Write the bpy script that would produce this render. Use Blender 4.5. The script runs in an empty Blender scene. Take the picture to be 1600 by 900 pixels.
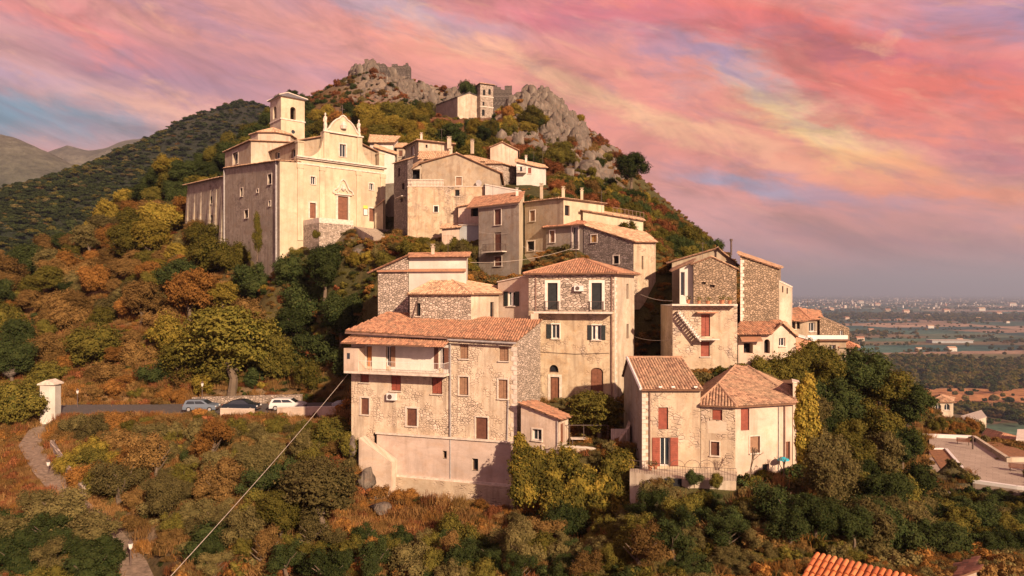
import bpy, math, random
import numpy as np
from mathutils import Vector
# ------------------------------------------------------------------ camera, sky, sun, exposure
F, HZ = 1100.0, 457.0          # focal length in pixels of the 1600 px frame, horizon row
SC = bpy.context.scene
COL = SC.collection
cam_d = bpy.data.cameras.new('camera'); cam = bpy.data.objects.new('camera', cam_d); COL.objects.link(cam)
cam_d.sensor_width = 36; cam_d.lens = F / 1600 * 36; cam_d.shift_y = 7 / 1600
cam_d.clip_start = 0.5; cam_d.clip_end = 200000
cam.location = (0, 0, 0); cam.rotation_euler = (math.radians(90), 0, 0)
SC.camera = cam
SC.view_settings.view_transform = 'Standard'; SC.view_settings.look = 'None'
SC.view_settings.exposure = 0.80; SC.view_settings.gamma = 1
SUN_DIR = Vector((0.51, -0.86, 0)).normalized()
SUN_EL = math.radians(25)
to_sun = Vector((SUN_DIR.x * math.cos(SUN_EL), SUN_DIR.y * math.cos(SUN_EL), math.sin(SUN_EL)))
sd = bpy.data.lights.new('sun', 'SUN'); sun = bpy.data.objects.new('sun', sd); COL.objects.link(sun)
sd.energy = 5.0; sd.angle = math.radians(1.0); sd.color = (1.0, 0.725, 0.50)
sun.rotation_euler = (-to_sun).to_track_quat('-Z', 'Y').to_euler(); sun.location = (60, -60, 60)

def lin(c):
    c = [x / 255.0 if max(c) > 1 else x for x in c]
    return tuple((x / 12.92 if x <= 0.04045 else ((x + 0.055) / 1.055) ** 2.4) for x in c[:3])

class G:                                   # tiny node-graph helper
    def __init__(s, nt): s.nt = nt
    def n(s, t, **k):
        x = s.nt.nodes.new(t)
        for a, b in k.items():
            if a.startswith('i_'):
                key = a[2:]; key = int(key) if key.isdigit() else key.replace('_', ' ')
                s.put(x.inputs[key], b)
            else: setattr(x, a, b)
        return x
    def put(s, sock, b):
        if isinstance(b, bpy.types.NodeSocket): s.nt.links.new(b, sock)
        elif isinstance(b, bpy.types.Node): s.nt.links.new(b.outputs[0], sock)
        else:
            if sock.type == 'RGBA' and len(b) == 3: b = (*b, 1)
            sock.default_value = b
    def m(s, op, a, b=None, c=None, clamp=False):
        x = s.nt.nodes.new('ShaderNodeMath'); x.operation = op; x.use_clamp = clamp
        for i, v in enumerate((a, b, c)):
            if v is not None: s.put(x.inputs[i], v)
        return x.outputs[0]
    def mix(s, f, a, b, mode='MIX'):
        x = s.nt.nodes.new('ShaderNodeMix'); x.data_type = 'RGBA'; x.blend_type = mode
        s.put(x.inputs[0], f); s.put(x.inputs[6], a); s.put(x.inputs[7], b)
        return x.outputs[2]
    def ramp(s, f, stops, interp='LINEAR'):
        x = s.nt.nodes.new('ShaderNodeValToRGB'); e = x.color_ramp.elements; x.color_ramp.interpolation = interp
        while len(e) < len(stops): e.new(0.5)
        for i, (p, c) in enumerate(stops):
            e[i].position = p
            e[i].color = (c, c, c, 1) if isinstance(c, (int, float)) else (*c[:3], 1)
        s.put(x.inputs[0], f); return x.outputs[0]
    def noise(s, vec, scale, detail=5, rough=0.55, dist=0.0):
        x = s.nt.nodes.new('ShaderNodeTexNoise'); s.put(x.inputs['Vector'], vec)
        x.inputs['Scale'].default_value = scale; x.inputs['Detail'].default_value = detail
        x.inputs['Roughness'].default_value = rough; x.inputs['Distortion'].default_value = dist
        return x
    def mapping(s, vec, scale=(1, 1, 1), rot=(0, 0, 0), loc=(0, 0, 0)):
        x = s.nt.nodes.new('ShaderNodeMapping'); s.put(x.inputs[0], vec)
        x.inputs['Scale'].default_value = scale; x.inputs['Rotation'].default_value = rot; x.inputs['Location'].default_value = loc
        return x.outputs[0]
    def l(s, a, b): s.nt.links.new(a, b)

def make_world():
    w = bpy.data.worlds.new('World'); SC.world = w; w.use_nodes = True
    nt = w.node_tree; nt.nodes.clear(); g = G(nt)
    tc = g.n('ShaderNodeTexCoord').outputs['Generated']
    sky = g.n('ShaderNodeTexSky', sky_type='NISHITA', sun_disc=False)
    sky.sun_elevation = SUN_EL; sky.sun_rotation = math.atan2(SUN_DIR.x, SUN_DIR.y)
    sky.air_density = 1.5; sky.dust_density = 2.0
    xyz = g.n('ShaderNodeSeparateXYZ', i_0=tc)
    az = g.m('ARCTAN2', xyz.outputs[0], xyz.outputs[1]); el = g.m('ARCSINE', xyz.outputs[2])
    ae = g.n('ShaderNodeCombineXYZ', i_0=az, i_1=el).outputs[0]
    # streaky wind-drawn clouds, slanting down to the right
    tilt = math.radians(16)
    q = g.mapping(ae, rot=(0, 0, tilt))
    def warp(vec, sc, k, amp, det=5, rough=.6, loc=(0, 0, 0)):
        w = g.noise(g.mapping(q, scale=sc, loc=loc), k, det, rough, .4)
        d = g.n('ShaderNodeVectorMath', operation='SUBTRACT', i_0=w.outputs['Color'], i_1=(0.5, 0.5, 0.5)).outputs[0]
        d = g.n('ShaderNodeVectorMath', operation='MULTIPLY', i_0=d, i_1=(*amp, 0)).outputs[0]
        return g.n('ShaderNodeVectorMath', operation='ADD', i_0=vec, i_1=d).outputs[0]
    pw = warp(ae, (2.2, 5.0, 1), 1.8, (.26, .10)); pw = warp(pw, (7, 19, 1), 1.6, (.15, .055), 7, .68, (3, 0, 0)); pw = warp(pw, (22, 50, 1), 1.5, (.045, .016), 6, .7)
    col = lin((200, 150, 160))
    B = [(760, 250, 620, 330, 8, (232, 152, 138), 1.0), (1250, 200, 420, 210, 12, (232, 134, 122), .85), (300, 60, 360, 60, 8, (232, 150, 142), .8), (60, 172, 190, 40, 6, (116, 150, 180), 1.0), (250, 108, 190, 30, 8, (140, 126, 166), .85), (90, 40, 190, 22, 10, (238, 138, 134), .9),
         (300, 178, 190, 18, 12, (238, 178, 160), .8), (330, 30, 150, 16, 8, (176, 132, 158), .7), (590, 10, 170, 20, 4, (140, 144, 186), .9), (650, 62, 240, 20, 16, (240, 150, 136), .8), (480, 120, 120, 18, 10, (186, 136, 156), .7),
         (820, 100, 190, 20, 20, (246, 186, 152), .7), (1010, 178, 190, 17, 18, (252, 198, 152), .75), (1236, 150, 110, 26, 25, (255, 228, 190), 1.0), (1345, 226, 170, 17, 26, (255, 168, 108), 1.0), (1275, 178, 90, 26, 32, (255, 214, 150), .95), (1500, 300, 190, 18, 20, (250, 140, 96), .9),
         (1230, 40, 270, 30, 12, (228, 106, 98), .9), (1490, 140, 230, 44, 20, (230, 104, 88), .95), (1590, 22, 130, 26, 10, (150, 130, 176), .85), (1180, 282, 120, 16, 8, (150, 156, 196), .9), (1310, 300, 90, 14, 10, (180, 140, 170), .7),
         (1110, 96, 130, 20, 18, (150, 132, 176), .85), (1350, 436, 460, 26, 0, (206, 138, 138), .85), (1080, 356, 170, 30, 4, (206, 152, 160), .8), (1180, 400, 260, 22, 6, (186, 134, 152), .75), (960, 300, 150, 18, 10, (214, 150, 156), .7), (1420, 372, 240, 18, 6, (196, 116, 124), .8), (1570, 232, 120, 16, 24, (176, 92, 116), .8),
         (930, 26, 200, 18, 10, (202, 104, 124), .85), (1150, 222, 150, 12, 16, (250, 176, 142), .8), (0, 96, 130, 16, 4, (176, 150, 184), .7), (1380, 80, 160, 12, 16, (190, 96, 120), .7), (1440, 190, 120, 12, 22, (252, 138, 108), .8)]
    acc = None
    for (px, py, rx, ry, an, c, s_) in B:
        a0 = math.atan((px - 800) / F); e0 = math.atan((HZ - py) / F * math.cos(a0)); an = math.radians(an)
        k = math.cos(a0)
        v = g.n('ShaderNodeVectorMath', operation='SUBTRACT', i_0=pw, i_1=(a0, e0, 0)).outputs[0]
        v = g.mapping(v, rot=(0, 0, an))
        v = g.n('ShaderNodeVectorMath', operation='MULTIPLY', i_0=v, i_1=(F / rx / k, F / ry / k, 0)).outputs[0]
        d = g.n('ShaderNodeVectorMath', operation='DOT_PRODUCT', i_0=v, i_1=v).outputs[1]
        f = g.m('MULTIPLY', g.m('EXPONENT', g.m('MULTIPLY', d, -0.8)), s_)
        acc = g.mix(f, acc if acc is not None else col, lin(c))
    o1 = g.noise(g.mapping(q, scale=(3.2, 11, 1)), 1.7, 9, 0.66, 0.8).outputs[0]
    acc = g.mix(1.0, acc, g.ramp(o1, [(0.30, 0.62), (0.5, 1.0), (0.70, 1.28)]), 'MULTIPLY')
    o2 = g.noise(g.mapping(q, scale=(6, 22, 1), loc=(3, 1, 0)), 1.6, 9, 0.66, 0.6).outputs[0]
    acc = g.mix(g.ramp(o2, [(0.52, 0.0), (0.68, 0.40)]), acc, lin((158, 116, 142)))
    acc = g.mix(g.ramp(o2, [(0.28, 0.45), (0.43, 0.0)]), acc, lin((255, 188, 150)))
    acc = g.mix(1.0, acc, (SKYK * 1.05, SKYK, SKYK * .89), 'MULTIPLY')
    fin = g.mix(0.97, sky.outputs[0], acc)
    bg = g.n('ShaderNodeBackground', i_0=fin); bg.inputs[1].default_value = 0.1
    out = g.n('ShaderNodeOutputWorld', i_0=bg)
SKYK = 6.5
make_world()

# ------------------------------------------------------------------ helpers
def P(px, py, D): return Vector(((px - 800) / F * D, D, (HZ - py) / F * D))
def XY(px, D): return Vector(((px - 800) / F * D, D))
def Z(py, D): return (HZ - py) / F * D
ORG = {}
def tag(o, label=None, cat=None, group=None, kind=None):
    if label: o['label'] = label
    if cat: o['category'] = cat
    if group: o['group'] = group
    if kind: o['kind'] = kind
    return o
def empty(name, loc, label=None, cat=None, group=None):
    o = bpy.data.objects.new(name, None); COL.objects.link(o); o.location = loc; o.empty_display_size = 0.5
    ORG[o.name] = Vector(loc); return tag(o, label, cat, group)
class MB:
    def __init__(s): s.v = []; s.f = []; s.uv = []; s.smooth = False
    def face(s, pts, uv=None):
        b = len(s.v); s.v += [tuple(p) for p in pts]; s.f.append(tuple(range(b, b + len(pts))))
        s.uv += list(uv) if uv else [(p[0] + p[1], p[2]) for p in pts]
        return s
    def hexa(s, o, a, b, c):               # box from a corner and three edge vectors
        o, a, b, c = Vector(o), Vector(a), Vector(b), Vector(c)
        if a.cross(b).dot(c) < 0: a, b = b, a
        p = [o, o + a, o + a + b, o + b, o + c, o + a + c, o + a + b + c, o + b + c]
        for q in ((3, 2, 1, 0), (4, 5, 6, 7), (0, 1, 5, 4), (1, 2, 6, 5), (2, 3, 7, 6), (3, 0, 4, 7)): s.face([p[i] for i in q])
        return s
    def box(s, c, d, rz=0):
        c = Vector(c); cs, sn = math.cos(rz), math.sin(rz)
        a = Vector((cs * d[0], sn * d[0], 0)); b = Vector((-sn * d[1], cs * d[1], 0)); e = Vector((0, 0, d[2]))
        return s.hexa(c - (a + b + e) / 2, a, b, e)
    def tube(s, p0, p1, r0, r1=None, n=6, caps=True):
        p0, p1 = Vector(p0), Vector(p1); r1 = r0 if r1 is None else r1
        d = (p1 - p0).normalized(); x = d.orthogonal().normalized(); y = d.cross(x)
        A = [p0 + (x * math.cos(6.28318 * i / n) + y * math.sin(6.28318 * i / n)) * r0 for i in range(n)]
        B = [p1 + (x * math.cos(6.28318 * i / n) + y * math.sin(6.28318 * i / n)) * r1 for i in range(n)]
        for i in range(n):
            j = (i + 1) % n; s.face([A[i], A[j], B[j], B[i]])
        if caps: s.face(A[::-1]); s.face(B)
        return s
    def path(s, pts, r, n=5):
        for a, b in zip(pts[:-1], pts[1:]): s.tube(a, b, r, r, n)
        return s
    def prism(s, poly, z0, z1):             # poly: CCW xy; z0/z1 numbers or per-vertex lists
        n = len(poly); za = z0 if isinstance(z0, (list, tuple)) else [z0] * n; zb = z1 if isinstance(z1, (list, tuple)) else [z1] * n
        A = [Vector((p[0], p[1], za[i])) for i, p in enumerate(poly)]; B = [Vector((p[0], p[1], zb[i])) for i, p in enumerate(poly)]
        s.face(B, [(p[0], p[1]) for p in B]); s.face(A[::-1], [(p[0], p[1]) for p in A[::-1]])
        u = 0
        for i in range(n):
            j = (i + 1) % n; L = (A[j] - A[i]).length
            s.face([A[i], A[j], B[j], B[i]], [(u, A[i].z), (u + L, A[j].z), (u + L, B[j].z), (u, B[i].z)]); u += L
        return s
    def lathe(s, c, prof, n=10):            # prof: list of (r, z)
        c = Vector(c); R_ = [[c + Vector((r * math.cos(6.28318 * i / n), r * math.sin(6.28318 * i / n), z)) for i in range(n)] for r, z in prof]
        for a, b in zip(R_[:-1], R_[1:]):
            for i in range(n):
                j = (i + 1) % n; s.face([a[i], a[j], b[j], b[i]])
        s.face(R_[0][::-1]); s.face(R_[-1]); return s
    def build(s, name, mat, parent=None, smooth=False, merge=False):
        me = bpy.data.meshes.new(name)
        org = ORG[parent.name] if parent is not None else Vector((0, 0, 0))
        if parent is None and s.v:
            a = np.array(s.v); org = Vector((*(a.min(0)[:2] + a.max(0)[:2]) / 2, a[:, 2].min()))
        me.from_pydata([(x - org.x, y - org.y, z - org.z) for x, y, z in s.v], [], s.f)
        uvl = me.uv_layers.new(name='UVMap'); uvl.data.foreach_set('uv', np.array(s.uv, dtype=np.float32).ravel())
        if mat: me.materials.append(mat)
        if smooth: me.shade_smooth()
        o = bpy.data.objects.new(name, me); COL.objects.link(o)
        if parent is not None: o.parent = parent
        else: o.location = org
        ORG[o.name] = org
        return o
def copy_tree(o, parent=None):
    c = o.copy(); COL.objects.link(c); c.parent = parent; ORG[c.name] = ORG.get(o.name, Vector((0, 0, 0)))
    for ch in list(o.children): copy_tree(ch, c)
    return c
def mesh_np(name, v, f, mat=None):
    """fast mesh: v (n,3), f (m,k) arrays of one polygon size"""
    me = bpy.data.meshes.new(name); v = np.asarray(v, dtype=np.float32); f = np.asarray(f, dtype=np.int32); k = f.shape[1]
    me.vertices.add(len(v)); me.vertices.foreach_set('co', v.ravel())
    me.loops.add(f.size); me.loops.foreach_set('vertex_index', f.ravel())
    me.polygons.add(len(f)); me.polygons.foreach_set('loop_start', np.arange(0, f.size, k, dtype=np.int32))
    me.update(calc_edges=True)
    if mat: me.materials.append(mat)
    return me

# ------------------------------------------------------------------ materials
MATS = {}
def new_mat(name):
    m = bpy.data.materials.new(name); m.use_nodes = True; m.node_tree.nodes.clear(); MATS[name] = m
    return m, G(m.node_tree)
def finish(g, col, rough=0.85, bump=None, bstr=0.3, bdist=0.05, spec=0.3, metal=0.0):
    b = g.n('ShaderNodeBsdfPrincipled'); g.put(b.inputs['Base Color'], col); g.put(b.inputs['Roughness'], rough)
    b.inputs['Specular IOR Level'].default_value = spec; b.inputs['Metallic'].default_value = metal
    if bump is not None:
        bp = g.n('ShaderNodeBump', i_Height=bump); bp.inputs['Strength'].default_value = bstr; bp.inputs['Distance'].default_value = bdist
        g.l(bp.outputs[0], b.inputs['Normal'])
    g.n('ShaderNodeOutputMaterial', i_0=b)
def plain(name, col, rough=0.7, spec=0.3, metal=0.0, var=0.25):
    m, g = new_mat(name); tc = g.n('ShaderNodeTexCoord').outputs['Object']
    n = g.noise(tc, 3.0, 5, 0.6).outputs[0]
    c = g.mix(g.ramp(n, [(0.3, 0.0), (0.7, 1.0)]), tuple(x * (1 - var) for x in col), tuple(min(1, x * (1 + var)) for x in col))
    finish(g, c, rough, n, 0.15, 0.02, spec, metal); return m
def wall_mat(name, base, stain=0.5, stone=0.0, stcol=(0.36, 0.27, 0.19), dark=(0.20, 0.14, 0.10), sscale=1.0, joint=None, patch=0.0):
    base = tuple(x * k for x, k in zip(base, (.87, .885, .87))); stcol = tuple(x * k for x, k in zip(stcol, (.84, .84, .90)))
    m, g = new_mat(name); uv = g.n('ShaderNodeTexCoord').outputs['UV']
    big = g.noise(uv, 0.22, 8, 0.62, 0.4).outputs[0]
    mid = g.noise(g.mapping(uv, loc=(7, 3, 0)), 0.9, 8, 0.65, 0.3).outputs[0]
    fine = g.noise(uv, 6.0, 6, 0.7).outputs[0]
    st = g.noise(g.mapping(uv, scale=(1.6, 0.13, 1), loc=(2, 9, 0)), 1.0, 6, 0.6).outputs[0]
    c = g.mix(g.ramp(big, [(0.35, 0.0), (0.68, 1.0)]), tuple(x * 0.72 for x in base), tuple(min(.9, x * 1.16) for x in base))
    warm = (base[0] * 0.86, base[1] * 0.70, base[2] * 0.52)
    c = g.mix(g.m('MULTIPLY', g.ramp(mid, [(0.48, 0.0), (0.72, 1.0)]), min(1, stain)), c, warm)
    c = g.mix(g.m('MULTIPLY', g.ramp(st, [(0.49, 0.0), (0.70, 1.0)]), 0.95 * stain), c, dark)
    c = g.mix(g.m('MULTIPLY', g.ramp(fine, [(0.45, 0.0), (0.8, 1.0)]), 0.35), c, tuple(x * 0.6 for x in base))
    soot = g.noise(g.mapping(uv, loc=(13, 5, 0)), 0.55, 11, 0.78, 0.6).outputs[0]
    c = g.mix(g.m('MULTIPLY', g.ramp(soot, [(0.50, 0.0), (0.60, 1.0)]), min(.75, .8 * stain)), c, tuple(x * y for x, y in zip(base, (.60, .54, .50))))
    c = g.mix(g.m('MULTIPLY', g.ramp(soot, [(0.36, 1.0), (0.44, 0.0)]), min(.5, .5 * stain)), c, tuple(min(.8, x * 1.25) for x in base))
    h = g.m('MULTIPLY', fine, 0.25)
    if stone > 0:
        wv = g.noise(uv, 1.7, 3, 0.5); wd = g.n('ShaderNodeVectorMath', operation='SCALE', i_0=wv.outputs['Color']); wd.inputs['Scale'].default_value = 0.28
        p = g.n('ShaderNodeVectorMath', operation='ADD', i_0=uv, i_1=wd.outputs[0]).outputs[0]
        p = g.mapping(p, scale=(2.9 * sscale, 5.0 * sscale, 1))
        ve = g.n('ShaderNodeTexVoronoi', feature='DISTANCE_TO_EDGE', voronoi_dimensions='2D', i_Vector=p, i_Scale=1.0)
        vc = g.n('ShaderNodeTexVoronoi', feature='F1', voronoi_dimensions='2D', i_Vector=p, i_Scale=1.0)
        rnd = g.n('ShaderNodeSeparateColor', i_0=vc.outputs['Color'])
        sc = g.ramp(rnd.outputs[0], [(0.0, tuple(x * 0.62 for x in stcol)), (0.35, stcol), (0.7, tuple(min(.8, x * 1.35) for x in stcol)), (1.0, tuple(min(.85, x * v) for x, v in zip(stcol, (1.7, 1.75, 1.85))))])
        sc = g.mix(g.m('MULTIPLY', fine, 0.5), sc, tuple(x * 0.7 for x in stcol))
        mort = g.ramp(ve.outputs[0], [(0.03, 1.0), (0.10, 0.0)])
        sc = g.mix(g.m('MULTIPLY', mort, 0.75 if stone >= 1 else 0.45), sc, tuple(x * 0.62 for x in stcol))
        mask = 1.0 if stone >= 1 else g.ramp(g.m('ADD', g.m('MULTIPLY', big, 0.55), g.m('MULTIPLY', mid, 0.45)), [(0.575 - 0.24 * stone, 0.0), (0.70 - 0.24 * stone, 1.0)])
        c = g.mix(mask, c, sc)
        hs = g.m('MULTIPLY', g.ramp(ve.outputs[0], [(0.0, 0.0), (0.16, 1.0)]), 1.6)
        hs = g.m('ADD', hs, g.m('MULTIPLY', rnd.outputs[1], 0.7))
        hs = g.m('ADD', hs, g.m('MULTIPLY', fine, 0.4))
        if stone < 1:
            mx = g.n('ShaderNodeMix'); g.put(mx.inputs[0], mask); g.put(mx.inputs[2], g.m('ADD', h, 1.6)); g.put(mx.inputs[3], hs); h = mx.outputs[0]
        else: h = hs
        finish(g, c, 0.92, h, 0.8, 0.10)
    else:
        finish(g, c, 0.9, h, 0.5, 0.04)
    return m
def tile_mat(name, a, b, c3, lichen=0.3):
    m, g = new_mat(name); geo = g.n('ShaderNodeNewGeometry'); pos = geo.outputs['Position']
    r = geo.outputs['Random Per Island']
    c = g.ramp(r, [(0.0, c3), (0.25, a), (0.7, b), (1.0, tuple(min(.8, x * 1.25) for x in b))])
    n = g.noise(pos, 0.45, 6, 0.65).outputs[0]; f = g.noise(pos, 7, 4, 0.7).outputs[0]
    c = g.mix(g.m('MULTIPLY', g.ramp(n, [(0.45, 0.0), (0.7, 1.0)]), lichen), c, (0.30, 0.24, 0.15))
    c = g.mix(g.m('MULTIPLY', g.ramp(f, [(0.5, 0.0), (0.8, 1.0)]), 0.4), c, tuple(x * 0.45 for x in c3))
    n2 = g.noise(pos, 1.6, 5, 0.7).outputs[0]; c = g.mix(g.ramp(n2, [(0.48, 0.0), (0.64, 0.58)]), c, (0.15, 0.115, 0.078)); finish(g, c, 0.85, f, 0.3, 0.02); return m
M = {}
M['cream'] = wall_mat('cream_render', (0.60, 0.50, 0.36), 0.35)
M['church_side'] = wall_mat('shaded_weathered_render', (0.40, 0.34, 0.27), 0.95, 0.35, (0.30, 0.24, 0.18), (0.16, 0.12, 0.09))  # weathered render, also greyed to carry the shade on the church's left walls
M['pale'] = wall_mat('pale_render', (0.56, 0.47, 0.37), 0.6)
M['white'] = wall_mat('white_render', (0.68, 0.63, 0.57), 0.15)
M['pinkish'] = wall_mat('pinkish_render', (0.66, 0.52, 0.42), 0.5)
M['smooth'] = wall_mat('smooth_mauve_render', (0.60, 0.47, 0.40), 0.45)
M['tan'] = wall_mat('tan_render', (0.42, 0.34, 0.25), 0.8)
M['greyr'] = wall_mat('grey_and_shaded_render', (0.36, 0.31, 0.26), 0.8, 0.15)  # own grey on some walls, shade put into the colour on others
M['rubble'] = wall_mat('patchy_render_on_rubble', (0.70, 0.57, 0.43), 0.8, 0.36, (0.58, 0.46, 0.33))
M['rubble2'] = wall_mat('ochre_patchy_render', (0.62, 0.49, 0.34), 0.95, 0.30, (0.45, 0.36, 0.26))
M['stone'] = wall_mat('rubble_stone', (0.45, 0.36, 0.27), 0.4, 1.0, (0.38, 0.30, 0.22))
M['stone_pale'] = wall_mat('pale_rubble_stone', (0.5, 0.42, 0.33), 0.4, 1.0, (0.48, 0.39, 0.29))
M['stone_brown'] = wall_mat('brown_rubble_stone', (0.4, 0.3, 0.2), 0.4, 1.0, (0.33, 0.24, 0.15))
M['stone_ruin'] = wall_mat('grey_ruin_stone', (0.3, 0.25, 0.2), 0.4, 1.0, (0.26, 0.21, 0.17))
M['ruin'] = wall_mat('dark_castle_stone', (0.2, 0.16, 0.13), 0.4, 1.0, (0.13, 0.105, 0.085), sscale=.5)
M['blueish'] = wall_mat('blue_grey_render', (0.40, 0.42, 0.44), 0.3)
M['block'] = wall_mat('coursed_block', (0.60, 0.48, 0.35), 0.7, 0.36, (0.45, 0.36, 0.27), sscale=0.8)
M['trim'] = plain('stone_trim', (0.54, 0.465, 0.39), 0.85)
M['trim_white'] = plain('white_trim', (0.68, 0.62, 0.55), 0.8, var=0.12)
M['concrete'] = plain('weathered_concrete', (0.38, 0.33, 0.28), 0.9)
def paving_mat():
    m, g = new_mat('pale_paving'); pos = g.n('ShaderNodeTexCoord').outputs['Object']; b = g.n('ShaderNodeTexBrick', i_Vector=g.mapping(pos, rot=(0, 0, .6)), i_Scale=1.0)
    b.inputs['Color1'].default_value = (.36, .29, .23, 1); b.inputs['Color2'].default_value = (.30, .24, .19, 1); b.inputs['Mortar'].default_value = (.20, .16, .13, 1); b.inputs['Mortar Size'].default_value = .02; b.inputs['Brick Width'].default_value = 1.2; b.inputs['Row Height'].default_value = .8
    n = g.noise(pos, .5, 6, .6).outputs[0]; finish(g, g.mix(g.ramp(n, [(.4, 0), (.7, .5)]), b.outputs[0], (.22, .17, .13)), .9, n, .2, .02); return m
M['paving'] = paving_mat()
M['tile_orange'] = tile_mat('orange_clay_tiles', (0.29, 0.138, 0.082), (0.38, 0.19, 0.11), (0.17, 0.08, 0.05), 0.2)
M['tile_red'] = tile_mat('red_brown_clay_tiles', (0.36, 0.15, 0.085), (0.46, 0.21, 0.12), (0.20, 0.09, 0.06), 0.35)
M['tile_old'] = tile_mat('old_pale_clay_tiles', (0.42, 0.25, 0.15), (0.54, 0.35, 0.22), (0.24, 0.14, 0.09), 0.6)
M['tile_brown'] = tile_mat('brown_weathered_tiles', (0.30, 0.17, 0.11), (0.40, 0.24, 0.15), (0.16, 0.09, 0.06), 0.5)
M['tile_grey'] = plain('grey_lead_roof', (0.12, 0.115, 0.12), 0.6)
M['roof_under'] = plain('roof_boards', (0.16, 0.085, 0.05), 0.9)
M['shutter'] = plain('brown_shutter_paint', (0.13, 0.055, 0.035), 0.6)
M['shutter_red'] = plain('red_brown_shutter_paint', (0.24, 0.065, 0.04), 0.6)
M['shutter_tan'] = plain('faded_tan_shutter', (0.26, 0.15, 0.09), 0.7)
M['shutter_dark'] = plain('dark_green_black_shutter', (0.025, 0.03, 0.03), 0.5)
M['shutter_yellow'] = plain('ochre_yellow_shutter', (0.50, 0.32, 0.10), 0.7)
M['wood'] = plain('door_wood', (0.17, 0.07, 0.04), 0.65)
M['wood_orange'] = plain('orange_door_wood', (0.40, 0.17, 0.06), 0.6)
M['frame_white'] = plain('white_window_frame', (0.65, 0.62, 0.58), 0.5, var=0.05)
M['frame_brown'] = plain('brown_window_frame', (0.10, 0.05, 0.035), 0.5)
M['iron'] = plain('rusty_iron', (0.09, 0.06, 0.05), 0.6, 0.5)
M['pipe'] = plain('copper_brown_pipe', (0.20, 0.12, 0.09), 0.5, 0.5)
M['pipe_grey'] = plain('grey_pipe', (0.30, 0.28, 0.27), 0.5, 0.5)
M['cable'] = plain('pale_cable', (0.42, 0.36, 0.30), 0.6)
M['glass'] = plain('dark_window_glass', (0.02, 0.028, 0.035), 0.12, 0.8, var=0.1)
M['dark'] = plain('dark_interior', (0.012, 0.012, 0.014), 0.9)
M['curtain'] = plain('white_curtain', (0.60, 0.57, 0.53), 0.8)
M['plastic_white'] = plain('white_plastic', (0.62, 0.60, 0.57), 0.45, var=0.08)
M['blue_cloth'] = plain('turquoise_cloth', (0.02, 0.33, 0.42), 0.6)
M['terracotta'] = plain('terracotta_pot', (0.40, 0.17, 0.09), 0.8)
M['asphalt'] = plain('old_asphalt', (0.085, 0.075, 0.07), 0.9)
M['path'] = plain('stone_path', (0.19, 0.14, 0.10), 0.9, var=.45)
M['bark'] = plain('bark', (0.13, 0.095, 0.065), 0.95)
M['brick_red'] = plain('salmon_render', (0.48, 0.25, 0.16), 0.9)
M['soil'] = plain('red_brown_soil', (0.20, 0.095, 0.045), 0.95, var=0.4)
def rock_mat():
    m, g = new_mat('limestone_rock'); pos = g.n('ShaderNodeTexCoord').outputs['Object']
    n = g.noise(pos, 0.9, 8, 0.7, 0.5).outputs[0]; b = g.noise(pos, 3.5, 8, 0.7).outputs[0]
    v = g.n('ShaderNodeTexVoronoi', feature='DISTANCE_TO_EDGE', i_Vector=g.mapping(pos, scale=(1, 1, 0.6)), i_Scale=1.4)
    c = g.ramp(n, [(0.3, (0.060, 0.050, 0.042)), (0.5, (0.125, 0.102, 0.082)), (0.7, (0.23, 0.19, 0.15))])
    c = g.mix(g.ramp(b, [(0.5, 0.0), (0.75, 0.55)]), c, (0.20, 0.10, 0.055))
    c = g.mix(g.ramp(v.outputs[0], [(0.0, 0.5), (0.06, 0.0)]), c, (0.10, 0.08, 0.06))
    h = g.m('ADD', g.m('MULTIPLY', n, 0.8), g.m('MULTIPLY', b, 0.5)); h = g.m('ADD', h, g.ramp(v.outputs[0], [(0.0, 0.0), (0.2, 0.5)]))
    finish(g, c, 0.95, h, 0.7, 0.25); return m
M['rock'] = rock_mat()
def leaf_mat(name, a, b, c, tr=0.25):
    m, g = new_mat(name); geo = g.n('ShaderNodeNewGeometry'); oi = g.n('ShaderNodeObjectInfo')
    r = geo.outputs['Random Per Island']
    a, b, c = [tuple(min(.9, x * k) for x, k in zip(q, (1.24, 1.17, 1.1))) for q in (a, b, c)]
    col = g.ramp(r, [(0.0, a), (0.5, b), (1.0, c)])
    n = g.noise(g.n('ShaderNodeTexCoord').outputs['Object'], 1.6, 3, 0.5).outputs[0]
    col = g.mix(g.ramp(n, [(0.35, 0.0), (0.65, 0.75)]), col, g.mix(0.5, a, c))
    k = g.m('MULTIPLY_ADD', oi.outputs['Random'], 0.7, 0.65)
    kc = g.n('ShaderNodeCombineColor', i_0=k, i_1=k, i_2=k).outputs[0]
    col = g.mix(1.0, col, kc, 'MULTIPLY')
    d = g.n('ShaderNodeBsdfDiffuse', i_0=col); t = g.n('ShaderNodeBsdfTranslucent', i_0=col)
    mx = g.n('ShaderNodeMixShader'); mx.inputs[0].default_value = tr; g.l(d.outputs[0], mx.inputs[1]); g.l(t.outputs[0], mx.inputs[2])
    g.n('ShaderNodeOutputMaterial', i_0=mx); return m
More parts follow.
